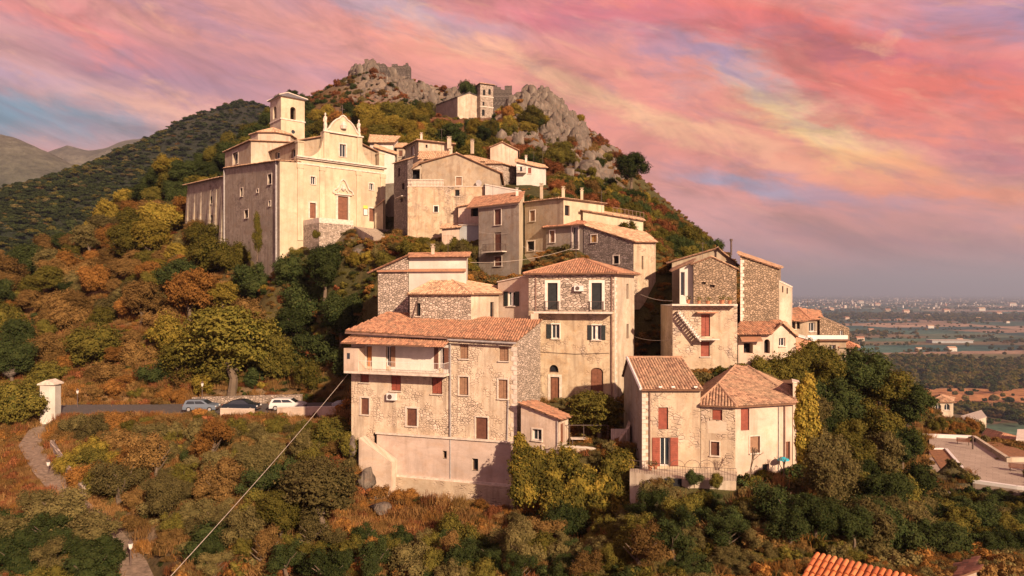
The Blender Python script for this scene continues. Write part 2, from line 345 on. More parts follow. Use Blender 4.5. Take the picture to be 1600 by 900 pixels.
LM = {
 'dark': leaf_mat('dark_evergreen_leaves', (0.016, 0.030, 0.012), (0.032, 0.048, 0.016), (0.060, 0.070, 0.022)),
 'green': leaf_mat('mid_green_leaves', (0.036, 0.046, 0.012), (0.078, 0.076, 0.018), (0.16, 0.13, 0.028)),
 'yellow': leaf_mat('yellow_green_leaves', (0.085, 0.085, 0.018), (0.17, 0.145, 0.025), (0.28, 0.20, 0.040)),
 'olive': leaf_mat('grey_olive_leaves', (0.050, 0.048, 0.020), (0.095, 0.084, 0.033), (0.17, 0.14, 0.055)),
 'brown': leaf_mat('brown_olive_leaves', (0.070, 0.045, 0.018), (0.13, 0.085, 0.030), (0.21, 0.13, 0.045)),
 'orange': leaf_mat('orange_autumn_leaves', (0.10, 0.052, 0.018), (0.19, 0.095, 0.028), (0.29, 0.15, 0.04)),
 'rust': leaf_mat('rusty_red_leaves', (0.075, 0.030, 0.015), (0.15, 0.060, 0.027), (0.24, 0.10, 0.042)),
}
LM['gold'] = leaf_mat('olive_gold_leaves', (0.042, 0.052, 0.012), (0.10, 0.098, 0.020), (0.19, 0.155, 0.032))
# ------------------------------------------------------------------ terrain
def hash2(ix, iy, s):
    h = (ix * 374761393 + iy * 668265263 + s * 2147483647) & 0xffffffff
    h = ((h ^ (h >> 13)) * 1274126177) & 0xffffffff
    return ((h ^ (h >> 16)) & 0xffff) / 65535.0
def vnoise(x, y, s=0):
    ix = np.floor(x).astype(np.int64); iy = np.floor(y).astype(np.int64); fx = x - ix; fy = y - iy
    fx = fx * fx * (3 - 2 * fx); fy = fy * fy * (3 - 2 * fy)
    a = hash2(ix, iy, s); b = hash2(ix + 1, iy, s); c = hash2(ix, iy + 1, s); d = hash2(ix + 1, iy + 1, s)
    return (a * (1 - fx) + b * fx) * (1 - fy) + (c * (1 - fx) + d * fx) * fy
def fbm(x, y, o=4, s=0):
    r = 0; a = 0.5
    for i in range(o): r = r + a * (vnoise(x, y, s + i) - 0.5); x = x * 2.03 + 5.1; y = y * 2.03 + 1.7; a *= 0.5
    return r
CTRL_PX = [  # px, py, depth of ground points
 (-300,900,48),(0,900,48),(200,895,50),(400,900,46),(600,905,44),(800,905,42),(1000,905,42),(1200,925,40),(1400,960,38),(1600,960,38),(1900,930,44),(-500,760,70),
 (60,760,66),(230,780,62),(400,770,60),(300,705,71),(150,695,78),(500,720,66),(450,805,56),(550,715,68),(600,795,62),(700,812,58),(800,832,56),(620,850,52),
 (90,640,90),(200,642,88),(300,643,85),(400,643,82),(500,641,80),(560,640,79),(-100,650,92),(-300,600,105),(300,636,92),(450,634,90),(400,662,78.5),(500,662,76),(250,662,83),(400,700,70),(540,665,72),
 (80,656,85),(45,698,78),(80,750,68),(130,800,62),(0,800,64),(0,700,80),
 (100,600,100),(250,596,98),(400,600,95),(520,600,92),(480,560,100),(400,500,108),(300,450,118),(200,500,112),(100,500,118),(0,520,120),(-200,500,130),(-300,450,160),(0,468,150),(53,450,158),
 (100,412,160),(190,368,172),(215,330,178),(264,282,185),(300,272,190),(350,400,128),(300,385,140),(440,405,104),(380,410,114),(520,400,98),(600,390,96),(540,347,109),(600,350,113),(560,385,100),
 (620,372,106),(660,378,101.5),(700,400,95),(740,410,88),(775,440,88),(830,432,86),(640,440,86),(580,455,90),(555,505,88),(530,565,88),(600,505,77),(590,530,80),(700,503,73),(800,503,74),
 (900,632,68.5),(960,632,68),(850,628,68),(1000,560,76),(1030,520,82),(900,440,80),(930,695,61.5),(860,700,61),(980,690,62),(830,702,61),(900,760,57),(900,832,54),(830,832,56),(980,820,52),(970,740,57),
 (1040,742,54.3),(1150,748,54.3),(1230,748,56),(1000,733,56.3),(1050,772,52.2),(1150,790,50.5),(1040,815,49),(1150,815,48),(1250,755,57),(1030,590,68),(1100,590,67.5),(1230,600,67),(1100,580,68.5),
 (1180,560,76),(1250,612,72),(1300,600,78),(1350,612,80),(1400,655,78),(1440,705,76),(1300,700,64),(1380,770,64),(1300,810,53),(1500,810,62),(1590,790,70),(1700,800,70),
 (1450,694,100),(1600,730,88),(1520,762,79),(1600,772,78),(1600,695,100),(1500,676,112),(1420,670,95),(1470,658,148),(1540,690,130),(1700,760,100),
 (1250,560,82),(1340,570,86),(1300,545,88),(1400,595,84),(1340,560,98),
 (640,300,124),(700,392,101),(620,275,135),(700,255,137),(800,292,118),(850,292,120),(850,345,99),(950,345,97),(1010,380,95),(1040,440,85),(1060,485,80),(900,385,88),(740,345,101),
 (480,190,230),(560,200,220),(650,200,205),(740,203,200),(850,245,175),(900,300,140),(950,296,150),(980,300,142),(1020,335,128),(1060,375,115),(1100,405,105),(1150,445,95),(1215,470,88),
 (535,134,262),(570,116,274),(600,110,282),(640,113,285),(700,136,275),(760,186,235),(850,168,236),(895,240,208),(925,284,185),(800,158,240),(480,152,262),(430,182,268),(830,225,195),(780,215,200),
 (380,252,230),(300,290,215),(200,345,215),(100,412,205),(0,465,195)]
CTRL_W = [(95,110,-38),(130,150,-60),(70,170,-14),(110,230,-40),(90,260,5),(150,320,-70),(20,340,50),(-60,340,30),(60,330,15),(-20,420,-20),(-150,330,-20),(-150,260,10),(-230,200,-25),(-300,300,-60),(-300,120,-25),
 (200,200,-110),(250,320,-150),(100,420,-110),(-100,480,-90),(-300,450,-110),(300,500,-170),(0,600,-165),(-300,600,-160),(400,300,-170),(400,100,-130),(150,60,-50),(400,600,-175),(0,20,-25),(60,20,-28),(-80,15,-24),
 (-60,700,-170),(-400,700,-150),(400,700,-175),(-400,200,-70),(-450,400,-120),(700,400,-175),(600,700,-178),(700,100,-160)]
cp = np.array([tuple(P(*c)) for c in CTRL_PX] + CTRL_W, dtype=float)
EPS = 2.5
def _fit():
    n = len(cp); d = np.sqrt(((cp[:, None, :2] - cp[None, :, :2]) ** 2).sum(-1) + EPS ** 2)
    A = np.zeros((n + 3, n + 3)); A[:n, :n] = d - np.eye(n) * 0.6
    Q = np.c_[np.ones(n), cp[:, :2] / 100]; A[:n, n:] = Q; A[n:, :n] = Q.T
    return np.linalg.solve(A, np.r_[cp[:, 2], np.zeros(3)])
TW = _fit()
def rawT(x, y):
    x = np.asarray(x, float); y = np.asarray(y, float); sh = x.shape; x = x.ravel(); y = y.ravel(); out = np.zeros(len(x))
    for i in range(0, len(x), 20000):
        xs, ys = x[i:i + 20000], y[i:i + 20000]
        d = np.sqrt((xs[:, None] - cp[None, :, 0]) ** 2 + (ys[:, None] - cp[None, :, 1]) ** 2 + EPS ** 2)
        out[i:i + 20000] = d @ TW[:-3] + TW[-3] + TW[-2] * xs / 100 + TW[-1] * ys / 100
    return out.reshape(sh)
ROAD = [P(px, py, D) for px, py, D in ((-260, 632, 96), (-100, 641, 93), (60, 641, 91), (200, 641, 89), (300, 640, 88), (400, 639.5, 86), (480, 638, 85), (560, 636, 84), (640, 634, 84))]
PATH = [P(px, py, D) for px, py, D in ((96, 652, 87), (60, 672, 83), (46, 695, 78), (70, 735, 70), (120, 790, 62.5), (165, 830, 57), (205, 880, 52), (230, 940, 47))]
TERR_Z = -21.0
def dy(py, z=TERR_Z): return F * z / (HZ - py)
TERR = [XY(1452, dy(683)), XY(1519, dy(686.5)), XY(1573, dy(722)), XY(1640, dy(722)), XY(1640, dy(771)), XY(1589, dy(765)), XY(1520, dy(755)), XY(1511, dy(745)), XY(1452, dy(745.5))]
def seg_blend(x, y, z, poly, half, soft, dz=0.0):
    best = np.full(x.shape, 1e9); bz = np.zeros(x.shape)
    for a, b in zip(poly[:-1], poly[1:]):
        dx, dyy = b.x - a.x, b.y - a.y; L = dx * dx + dyy * dyy
        t = np.clip(((x - a.x) * dx + (y - a.y) * dyy) / L, 0, 1)
        d = np.hypot(x - a.x - t * dx, y - a.y - t * dyy); k = d < best
        best = np.where(k, d, best); bz = np.where(k, a.z + t * (b.z - a.z), bz)
    w = np.clip(1 - (best - half) / soft, 0, 1); w = w * w * (3 - 2 * w)
    return z * (1 - w) + (bz + dz) * w
def in_poly(x, y, poly):
    c = np.zeros(np.shape(x), bool); n = len(poly)
    for i in range(n):
        a, b = poly[i], poly[(i + 1) % n]
        k = ((a[1] > y) != (b[1] > y)) & (x < (b[0] - a[0]) * (y - a[1]) / (b[1] - a[1] + 1e-12) + a[0]); c ^= k
    return c
def T(x, y, rough=True):
    x = np.atleast_1d(np.asarray(x, float)); y = np.atleast_1d(np.asarray(y, float))
    z = rawT(x, y)
    if rough:
        far = np.clip((y - 120) / 120, 0, 1)
        amp = 1.0 + 4.5 * far
        z = z + fbm(x * 0.12, y * 0.12, 5, 3) * amp + fbm(x * 0.7, y * 0.7, 3, 11) * 0.35
        rk = rockmask(x, y, z)
        r1 = np.abs(fbm(x * 0.09, y * 0.14, 5, 21)) * 4
        z = z + rk * (r1 * 2.4 + np.abs(fbm(x * 0.35, y * 0.5, 5, 31)) * 9.0 * (y > 150) + fbm(x * 0.5, y * 0.5, 4, 31) * 3.0)
    z = seg_blend(x, y, z, ROAD, 5.2, 2.0, -0.12)
    z = seg_blend(x, y, z, PATH, 1.0, 1.5, -0.10)
    for po, zp, sl in PADS:
        d = poly_out(x, y, po); z = np.minimum(z, zp + d * sl)
    k = in_poly(x, y, TERR); z = np.where(k, TERR_Z - 0.6, z)
    return z
def pad(zp, sl, *pts): return ([XY(*p) for p in pts], zp, sl)
PADS = [pad(-19.5, 1.6, (588, 64.5), (814, 58.2), (814, 62.5), (588, 68.5)), pad(-13.35, 1.0, (812, 59.6), (985, 60.2), (985, 67), (840, 67)), pad(-18.7, 4.0, (798, 53), (990, 52), (990, 58.4), (815, 58.8)),
        pad(-10.9, 2.0, (826, 67.5), (1000, 66.5), (1000, 71), (826, 71.5)), pad(-14.7, 2.0, (985, 52.8), (1246, 53.2), (1246, 58), (1000, 58)), pad(-16.6, 1.2, (985, 48.5), (1160, 47.5), (1160, 51.8), (985, 52.6)),
        pad(5.2, 1.2, (425, 103), (470, 101), (470, 106), (437, 107), (350, 126), (335, 121)), pad(8.0, 1.0, (350, 122), (350, 127), (290, 145), (276, 138)), pad(7.0, 1.2, (480, 100), (600, 98), (600, 104), (480, 103)),
        pad(7.9, 1.5, (548, 103.5), (612, 102.5), (612, 112), (575, 113)), pad(9.8, 1.5, (490, 104.5), (560, 106), (606, 113), (606, 118), (466, 108)), pad(7.2, 1.3, (492, 97), (606, 97), (606, 104), (560, 105.5), (492, 103.5)), pad(8.0, 1.2, (637, 99), (757, 98), (757, 104), (637, 104)), pad(1.5, 1.5, (748, 86), (820, 84), (820, 92), (748, 93)), pad(-7.8, 2.0, (995, 64.5), (1152, 64.5), (1152, 70), (1051, 70), (1049, 80), (995, 80)),
        pad(-7.2, 1.5, (1152, 70), (1212, 71), (1206, 76), (1152, 75.5)), pad(57.0, 1.0, (676, 224), (778, 222), (778, 240), (682, 262)), pad(-21.9, 1.3, (1448, 62), (1640, 62), (1640, 77), (1520, 77), (1450, 79.5)), pad(-21.5, 1.0, (1425, 80), (1447, 80), (1447, 100), (1430, 100)), pad(10.5, 1.5, (597, 106), (636, 103), (636, 112), (600, 119))]
def poly_out(x, y, poly):
    best = np.full(x.shape, 1e9); n = len(poly)
    for i in range(n):
        a, b = poly[i], poly[(i + 1) % n]; dx, dyy = b.x - a.x, b.y - a.y; t = np.clip(((x - a.x) * dx + (y - a.y) * dyy) / (dx * dx + dyy * dyy), 0, 1); best = np.minimum(best, np.hypot(x - a.x - t * dx, y - a.y - t * dyy))
    return np.where(in_poly(x, y, poly), 0, best)
def proj(x, y, z): return 800 + F * x / y, HZ - F * z / y
def blob(px, py, cx, cy, rx, ry): return np.exp(-(((px - cx) / rx) ** 2 + ((py - cy) / ry) ** 2))
def rockmask(x, y, z):
    px, py = proj(x, y, z); far = (y > 170)
    m = far * (1.3 * blob(px, py, 640, 128, 85, 30) + 1.3 * blob(px, py, 845, 190, 66, 38) + .9 * blob(px, py, 910, 240, 30, 26) + .5 * blob(px, py, 590, 175, 60, 14))
    m = m + (y > 110) * 1.1 * blob(px, py, 930, 268, 40, 22) + (y < 110) * (.5 * blob(px, py, 590, 745, 30, 30) + .4 * blob(px, py, 215, 840, 50, 40) + .3 * blob(px, py, 360, 615, 80, 14)
        + .4 * blob(px, py, 100, 680, 25, 30) + .35 * blob(px, py, 1480, 770, 50, 25) + .3 * blob(px, py, 560, 375, 40, 18) + .5 * blob(px, py, 1400, 590, 30, 20))
    return np.clip(m, 0, 1)
def ground_color(x, y, z):
    px, py = proj(x, y, z); n = fbm(x * 0.08, y * 0.08, 5, 41) * 2 + 0.5; n2 = fbm(x * 0.5, y * 0.5, 4, 51) * 2 + 0.5
    dry = np.array([0.22, 0.112, 0.042]); rustc = np.array([0.16, 0.055, 0.025]); grn = np.array([0.07, 0.065, 0.022]); dk = np.array([0.045, 0.042, 0.018]); straw = np.array([0.26, 0.16, 0.07]); rock = np.array([0.20, 0.155, 0.115])
    w_or = np.clip(1.1 * blob(px, py, 250, 720, 420, 130) + blob(px, py, 30, 700, 110, 140) + blob(px, py, 600, 810, 200, 40) + .7 * blob(px, py, 150, 460, 200, 90) + .6 * blob(px, py, 1350, 640, 200, 60), 0, 1)
    c = dk[None] * (1 - n[:, None]) + grn[None] * n[:, None]
    c = c * (1 - w_or[:, None]) + (dry * 0.9)[None] * w_or[:, None]
    w_ru = np.clip((y > 150) * (blob(px, py, 640, 165, 140, 40) + blob(px, py, 850, 220, 110, 60)), 0, 1)
    c = c * (1 - w_ru[:, None]) + rustc[None] * w_ru[:, None]
    s = np.clip((n2 - 0.62) * 4, 0, 1) * np.clip(w_or + 0.2, 0, 1) * 0.6
    c = c * (1 - s[:, None]) + straw[None] * s[:, None]
    r = np.clip(rockmask(x, y, z) * 1.5 * (0.55 + n2), 0, 1)[:, None]; c = c * (1 - r) + rock[None] * r
    return c
def grid_mesh(name, X, Y, Zv, C, mat):
    h, w = X.shape; v = np.stack([X.ravel(), Y.ravel(), Zv.ravel()], 1)
    i = (np.arange(h - 1)[:, None] * w + np.arange(w - 1)[None, :]).ravel()
    f = np.stack([i, i + 1, i + w + 1, i + w], 1)
    me = mesh_np(name, v, f, mat)
    at = me.color_attributes.new('zone', 'FLOAT_COLOR', 'POINT'); at.data.foreach_set('color', np.c_[C, np.ones(len(C))].astype(np.float32).ravel())
    me.shade_smooth(); o = bpy.data.objects.new(name, me); COL.objects.link(o); o['kind'] = 'structure'; return o
def ground_mat(name, sc=1.0, bump=0.6, dist=0.3):
    m, g = new_mat(name); a = g.n('ShaderNodeAttribute', attribute_name='zone').outputs['Color']; pos = g.n('ShaderNodeNewGeometry').outputs['Position']
    n = g.noise(pos, 0.8 * sc, 8, 0.7, 0.4).outputs[0]; f = g.noise(pos, 5 * sc, 6, 0.75).outputs[0]
    k = g.ramp(n, [(0.25, 0.5), (0.5, 0.95), (0.75, 1.45)]); c = g.mix(1.0, a, k, 'MULTIPLY')
    k = g.ramp(f, [(0.3, 0.6), (0.7, 1.35)]); c = g.mix(1.0, c, k, 'MULTIPLY')
    finish(g, c, 0.95, g.m('ADD', n, f), bump, dist, 0.1); return m
def make_terrain():
    us = np.linspace(-1150, 2750, 620); Ds = np.geomspace(13, 720, 520)
    U, D = np.meshgrid(us, Ds); X = (U - 800) / F * D; Y = D
    z = T(X.ravel(), Y.ravel()); C = ground_color(X.ravel(), Y.ravel(), z)
    grid_mesh('hillside', X, Y, z.reshape(X.shape), C, ground_mat('hillside_ground'))
make_terrain()
# road and footpath
def ribbon(name, pts, half, dz, mat, sub=3):
    mb = MB(); pp = []
    for a, b in zip(pts[:-1], pts[1:]):
        for k in range(sub): pp.append(a.lerp(b, k / sub))
    pp.append(pts[-1]); L = []; R_ = []
    for i, p in enumerate(pp):
        d = (pp[min(i + 1, len(pp) - 1)] - pp[max(i - 1, 0)]); d.z = 0; d.normalize(); n = Vector((-d.y, d.x, 0))
        L.append(p + n * half + Vector((0, 0, dz))); R_.append(p - n * half + Vector((0, 0, dz)))
    for i in range(len(pp) - 1): mb.face([R_[i], R_[i + 1], L[i + 1], L[i]])
    o = mb.build(name, mat); o['kind'] = 'structure'; return o, L, R_
ribbon('road', ROAD, 4.6, 0.02, M['asphalt'])
ribbon('footpath', PATH, 1.0, 0.02, M['path'])
# plain out to the horizon
PZ = -160.0
def make_plain():
    us = np.r_[np.linspace(-6000, -500, 60), np.linspace(-480, 2100, 620), np.linspace(2200, 9000, 40)]; Ds = np.geomspace(500, 70000, 520)
    U, D = np.meshgrid(us, Ds); X = ((U - 800) / F * D).ravel(); Y = D.ravel()
    rot = math.radians(12); a = X * math.cos(rot) + Y * math.sin(rot); b = -X * math.sin(rot) + Y * math.cos(rot)
    a = a + 120 * fbm(X / 700, Y / 700, 2, 5); b = b + 120 * fbm(X / 700, Y / 700, 2, 6)
    row = np.floor(b / 230).astype(np.int64); off = hash2(row, row * 0 + 7, 3) * 300
    colm = np.floor((a + off) / (420 + 300 * hash2(row, row * 0 + 9, 5))).astype(np.int64)
    h = hash2(row, colm, 77)
    pal = np.array([(0.035, 0.085, 0.075), (0.10, 0.13, 0.09), (0.24, 0.16, 0.11), (0.024, 0.062, 0.060), (0.07, 0.12, 0.08), (0.34, 0.24, 0.17), (0.028, 0.065, 0.066), (0.05, 0.10, 0.08)])
    C = pal[(h * 7.99).astype(int)]
    n = (fbm(X / 240, Y / 240, 5, 9) * 2 + 0.5)[:, None]; C = C * (0.6 + 0.8 * n)
    wd = np.clip((fbm(X / 900, Y / 500, 4, 19) * 2 + 0.02) * 5, 0, 1)[:, None]; C = C * (1 - wd * .8) + np.array([0.030, 0.040, 0.024]) * wd * .8
    px, py = proj(X, Y, np.full(X.shape, PZ))
    # the named fields below the hill, by their world distance
    def band(y0, y1, x0, x1, c, k=.9):
        nonlocal C
        w = (1 / (1 + np.exp(-(Y - y0) / 6)) / (1 + np.exp((Y - y1) / 6)) * (X > x0) * (X < x1))[:, None] * k; C = C * (1 - w) + np.array(c) * w * (0.85 + 0.3 * n)
    sl = X * 0.10; Y0 = Y; Y = Y - 0 * sl
    band(860, 935, 300, 900, (0.10, 0.075, 0.035)); band(935, 1010, 300, 900, (0.125, 0.088, 0.04)); band(1010, 1180, 300, 1100, (0.36, 0.17, 0.07)); band(1180, 1330, 300, 1300, (0.05, 0.05, 0.045))
    band(1470, 1830, 500, 1500, (0.13, 0.125, 0.055)); band(2150, 2300, 300, 2000, (0.17, 0.125, 0.07)); band(2500, 2750, 600, 1500, (0.20, 0.14, 0.08))
    grid_mesh('plain', X.reshape(U.shape), Y0.reshape(U.shape), np.full(U.shape, PZ), C, ground_mat('plain_fields', 0.02, 0.2, 1.0))
make_plain()
# mountains to the left
def make_mountains():
    pk = [(430, 176, 950), (380, 164, 900), (340, 172, 880), (300, 188, 860), (262, 206, 830), (235, 221, 800), (190, 238, 770), (159, 253, 740), (137, 262, 715), (90, 279, 680), (50, 289, 650), (15, 296, 620), (-40, 330, 590), (-120, 380, 560)]
    rx = np.array([(p[0] - 800) / F * p[2] for p in pk]); ry = np.array([p[2] for p in pk]); rz = np.array([(HZ - p[1]) / F * p[2] for p in pk])
    rx = np.r_[rx, -100, 100, 250]; ry = np.r_[ry, 1000, 1050, 1100]; rz = np.r_[rz, 215, 60, -120]
    o = np.argsort(rx); rx, ry, rz = rx[o], ry[o], rz[o]
    us = np.linspace(-700, 1100, 330); Ds = np.geomspace(330, 1700, 230); U, D = np.meshgrid(us, Ds); X = ((U - 800) / F * D).ravel(); Y = D.ravel()
    pxs = np.array([p[0] for p in pk][::-1] + [600, 1100]); px = 800 + F * X / Y; yr = np.interp(px, pxs, [p[2] for p in pk][::-1] + [1000, 1000]); zr = np.interp(px, pxs, [(HZ - p[1]) / F * p[2] for p in pk][::-1] + [120, -100]); base = PZ - 12
    t = (Y - yr); w = np.where(t < 0, np.exp(-(t / 330.0) ** 2), np.exp(-(t / 300.0) ** 2))
    z = base + (zr - base) * w
    gl = np.abs(fbm(X / 130, Y / 130, 5, 61)) * 2
    z = z - gl * 45 * np.clip(w, 0, 1) * (1 - w * .8) + fbm(X / 45, Y / 45, 4, 71) * 9
    n = (fbm(X / 90, Y / 90, 5, 81) * 2 + .5)[:, None]; up = np.clip((z - 40) / 180, 0, 1)[:, None]
    C = np.array([0.022, 0.034, 0.020]) * (1 - n) + np.array([0.055, 0.058, 0.030]) * n
    C = C * (1 - up * .7) + (np.array([0.042, 0.040, 0.030]) * (0.6 + .8 * n)) * up * .7
    grid_mesh('wooded_mountain', X.reshape(U.shape), Y.reshape(U.shape), z.reshape(U.shape), C, ground_mat('mountain_scrub', 0.12, 0.9, 4.0))
    # the far ranges
    us = np.linspace(-900, 900, 320); Ds = np.geomspace(1100, 7000, 260); U, D = np.meshgrid(us, Ds); X = ((U - 800) / F * D).ravel(); Y = D.ravel(); px = 800 + F * X / Y
    z = np.full(X.shape, PZ - 20.0)
    for yc, sg, prof in ((1900, 450, [(-900, 190), (-100, 200), (0, 212), (30, 222), (62, 236), (110, 256), (150, 262), (200, 275), (400, 300), (900, 420)]),
                         (3100, 700, [(-900, 180), (0, 262), (60, 244), (105, 230), (140, 236), (165, 232), (200, 222), (240, 216), (300, 210), (420, 250), (900, 400)]),
                         (4700, 800, [(-900, 250), (0, 250), (130, 240), (160, 238), (185, 246), (300, 260), (500, 330), (900, 420)])):
        ps = [p[0] for p in prof]; zz = np.interp(px, ps, [(HZ - p[1]) / F * yc for p in prof])
        w = np.exp(-((Y - yc) / sg) ** 2); cand = PZ - 20 + (zz - PZ + 20) * w
        cand = cand - np.abs(fbm(X / 350, Y / 350, 5, 91 + yc)) * 420 * w * (1 - w * .8) * (yc / 4500) + fbm(X / 130, Y / 130, 4, 95) * 28 * w
        z = np.maximum(z, cand)
    n = (fbm(X / 400, Y / 400, 5, 99) * 2 + .5)[:, None]; up = np.clip((z - 150) / 250, 0, 1)[:, None]
    C = np.array([0.03, 0.045, 0.03]) * (1 - n) + np.array([0.11, 0.105, 0.065]) * n; C = C * (1 - up * .6) + np.array([0.17, 0.15, 0.115]) * up * .6
    grid_mesh('far_mountains', X.reshape(U.shape), Y.reshape(U.shape), z.reshape(U.shape), C, ground_mat('far_slopes', 0.01, 0.6, 20.0))
make_mountains()
# ------------------------------------------------------------------ buildings
FOOT = []          # footprints, for keeping plants out of the walls
CLEAR = []         # facades that plants must not cover: (x0, y0, x1, y1, depth) in frame pixels
def clip_poly(poly, f):                    # keep f(p) >= 0
    out = []
    for i in range(len(poly)):
        a, b = poly[i], poly[(i + 1) % len(poly)]; fa, fb = f(a), f(b)
        if fa >= 0: out.append(a)
        if (fa >= 0) != (fb >= 0): out.append(a.lerp(b, fa / (fa - fb)))
    return out
def offset_poly(fp, oh):
    n = len(fp); oh = oh if isinstance(oh, (list, tuple)) else [oh] * n; L = []
    for i in range(n):
        p, q = fp[i], fp[(i + 1) % n]; d = (q - p).normalized(); nn = Vector((d.y, -d.x)); L.append((p + nn * oh[i], d))
    out = []
    for i in range(n):
        (p, d), (q, e) = L[i - 1], L[i]; den = d.x * e.y - d.y * e.x
        if abs(den) < 1e-6: out.append(q); continue
        t = ((q.x - p.x) * e.y - (q.y - p.y) * e.x) / den; out.append(p + d * t)
    return out
def edge_plane(fp, i, ze, tan):
    p, q = fp[i % len(fp)], fp[(i + 1) % len(fp)]; d = (q - p).normalized(); inn = Vector((-d.y, d.x))
    return (tan * inn.x, tan * inn.y, ze - tan * inn.dot(p))
def plane3(p, q, r):
    n = (q - p).cross(r - p); return (-n.x / n.z, -n.y / n.z, (n.dot(p)) / n.z)
def rect(A, B, depth):
    A, B = XY(*A), XY(*B); d = (B - A).normalized(); n = Vector((-d.y, d.x)); return [A, B, B + n * depth, A + n * depth]
def slats(mb, p, t, n, w, h, k, th=0.03):   # a louvred leaf: frame with thin slats
    mb.hexa(p, t * w, n * th, Vector((0, 0, h)))
    s = h / k
    for i in range(k):
        mb.hexa(p + Vector((0, 0, s * (i + .2))) + t * w * .1 + n * th, t * w * .8, n * 0.018, Vector((0, 0, s * .5)))
class House:
    def __init__(s, name, label, cat, fp, zb, planes, wall='pale', roof='tile_red', oh=0.4, group=None, tiles=True, sp=0.24, thick=0.12, clear=None, rb=None):
        s.fp = [Vector((p[0], p[1])) for p in fp]; s.planes = planes; s.wallm = wall; s.zb = zb; n = len(fp)
        c = sum((Vector((p.x, p.y)) for p in s.fp), Vector((0, 0))) / n
        s.root = empty(name, (c.x, c.y, zb), label, cat, group); s.wins = {i: [] for i in range(n)}
        s.oh, s.roofm, s.tiles, s.sp, s.thick = oh, roof, tiles, sp, thick; FOOT.append(s.fp)
        s.wall_over = {}; s.skip = set(); s.nroof = rb
    def rz(s, x, y): return min(a * x + b * y + c for a, b, c in s.planes)
    def frame(s, k):
        p, q = s.fp[k], s.fp[(k + 1) % len(s.fp)]; L = (q - p).length; t = (q - p) / L; return p, t, Vector((t.y, -t.x)), L
    def hit(s, k, px, py):
        p, t, n, L = s.frame(k); r = Vector(((px - 800) / F, 1.0)); sc = n.dot(p) / n.dot(r); pt = r * sc
        return (pt - p).dot(t), (HZ - py) / F * sc
    def at(s, k, u, z, out=0.0):
        p, t, n, L = s.frame(k); q = p + t * u + n * out; return Vector((q.x, q.y, z))
    def win(s, k, x0, y0, x1, y1, kind='glass', **o):
        xm, ym = (x0 + x1) / 2, (y0 + y1) / 2
        u0, u1 = s.hit(k, x0, ym)[0], s.hit(k, x1, ym)[0]; z1, z0 = s.hit(k, xm, y0)[1], s.hit(k, xm, y1)[1]
        L = s.frame(k)[3]; u0 = max(0.05, u0); u1 = min(L - 0.05, u1)
        if u1 - u0 > 0.1 and z1 - z0 > 0.1: s.wins[k].append((u0, z0, u1, z1, kind, o))
        return s
    def build(s):
        n = len(s.fp)
        mats = {}
        for k in range(n): mats.setdefault(s.wall_over.get(k, s.wallm), []).append(k)
        for mk, ks in mats.items():
            mb = MB()
            for k in ks: s.wall(mb, k)
            mb.build('wall', M[mk], s.root)
        s.roof()
        for k in range(n):
            for w in s.wins[k]: s.window(k, *w)
        return s
    def wall(s, mb, k):
        p, t, nn, L = s.frame(k); us = {0.0, L}
        for i in range(len(s.planes)):
            for j in range(i):
                a = [s.planes[i][m] - s.planes[j][m] for m in range(3)]
                den = a[0] * t.x + a[1] * t.y
                if abs(den) > 1e-9:
                    u = -(a[0] * p.x + a[1] * p.y + a[2]) / den
                    if 0.05 < u < L - 0.05: us.add(u)
        zs = {s.zb}
        for (u0, z0, u1, z1, kd, o) in s.wins[k]: us |= {u0, u1}; zs |= {z0, z1}
        m = int(L / 4); us |= {L * (i + 1) / (m + 1) for i in range(m)}
        us = sorted(us); zs = sorted(zs); off = sum((s.fp[(i + 1) % len(s.fp)] - s.fp[i]).length for i in range(k))
        for a, b in zip(us[:-1], us[1:]):
            if b - a < 1e-4: continue
            um = (a + b) / 2
            pa, pb = p + t * a, p + t * b; ra, rb = s.rz(pa.x, pa.y), s.rz(pb.x, pb.y)
            for i in range(len(zs)):
                la = zs[i]; ha = zs[i + 1] if i + 1 < len(zs) else 1e9
                a0, b0, a1, b1 = min(la, ra), min(la, rb), min(ha, ra), min(ha, rb)
                if a1 - a0 < 1e-4 and b1 - b0 < 1e-4: continue
                zm = (la + min(ha, max(ra, rb))) / 2
                if any(w[0] < um < w[2] and w[1] < zm < w[3] for w in s.wins[k]): continue
                mb.face([(pa.x, pa.y, a0), (pb.x, pb.y, b0), (pb.x, pb.y, b1), (pa.x, pa.y, a1)], [(off + a, a0), (off + b, b0), (off + b, b1), (off + a, a1)])
        for (u0, z0, u1, z1, kd, o) in s.wins[k]:
            d = -o.get('deep', 0.26); q = [s.at(k, u0, z0), s.at(k, u1, z0), s.at(k, u1, z1), s.at(k, u0, z1)]; r = [s.at(k, u0, z0, d), s.at(k, u1, z0, d), s.at(k, u1, z1, d), s.at(k, u0, z1, d)]
            for i in range(4):
                j = (i + 1) % 4; mb.face([q[j], q[i], r[i], r[j]])
            if o.get('arch'):
                h = (u1 - u0) * o['arch']; c = (u0 + u1) / 2; hw = (u1 - u0) / 2
                for sg in (-1, 1):
                    arc = [(c + sg * hw * math.cos(a), z1 - h + h * math.sin(a)) for a in [math.pi / 2 * i / 6 for i in range(7)]]
                    pts = [s.at(k, c + sg * hw, z1)] + [s.at(k, u, z) for u, z in arc]; bk = [s.at(k, c + sg * hw, z1, -.2)] + [s.at(k, u, z, -.2) for u, z in arc]
                    for i in range(1, len(pts) - 1):
                        tri = [pts[0], pts[i], pts[i + 1]] if sg < 0 else [pts[0], pts[i + 1], pts[i]]
                        mb.face(tri); mb.face([pts[i], pts[i + 1], bk[i + 1], bk[i]])
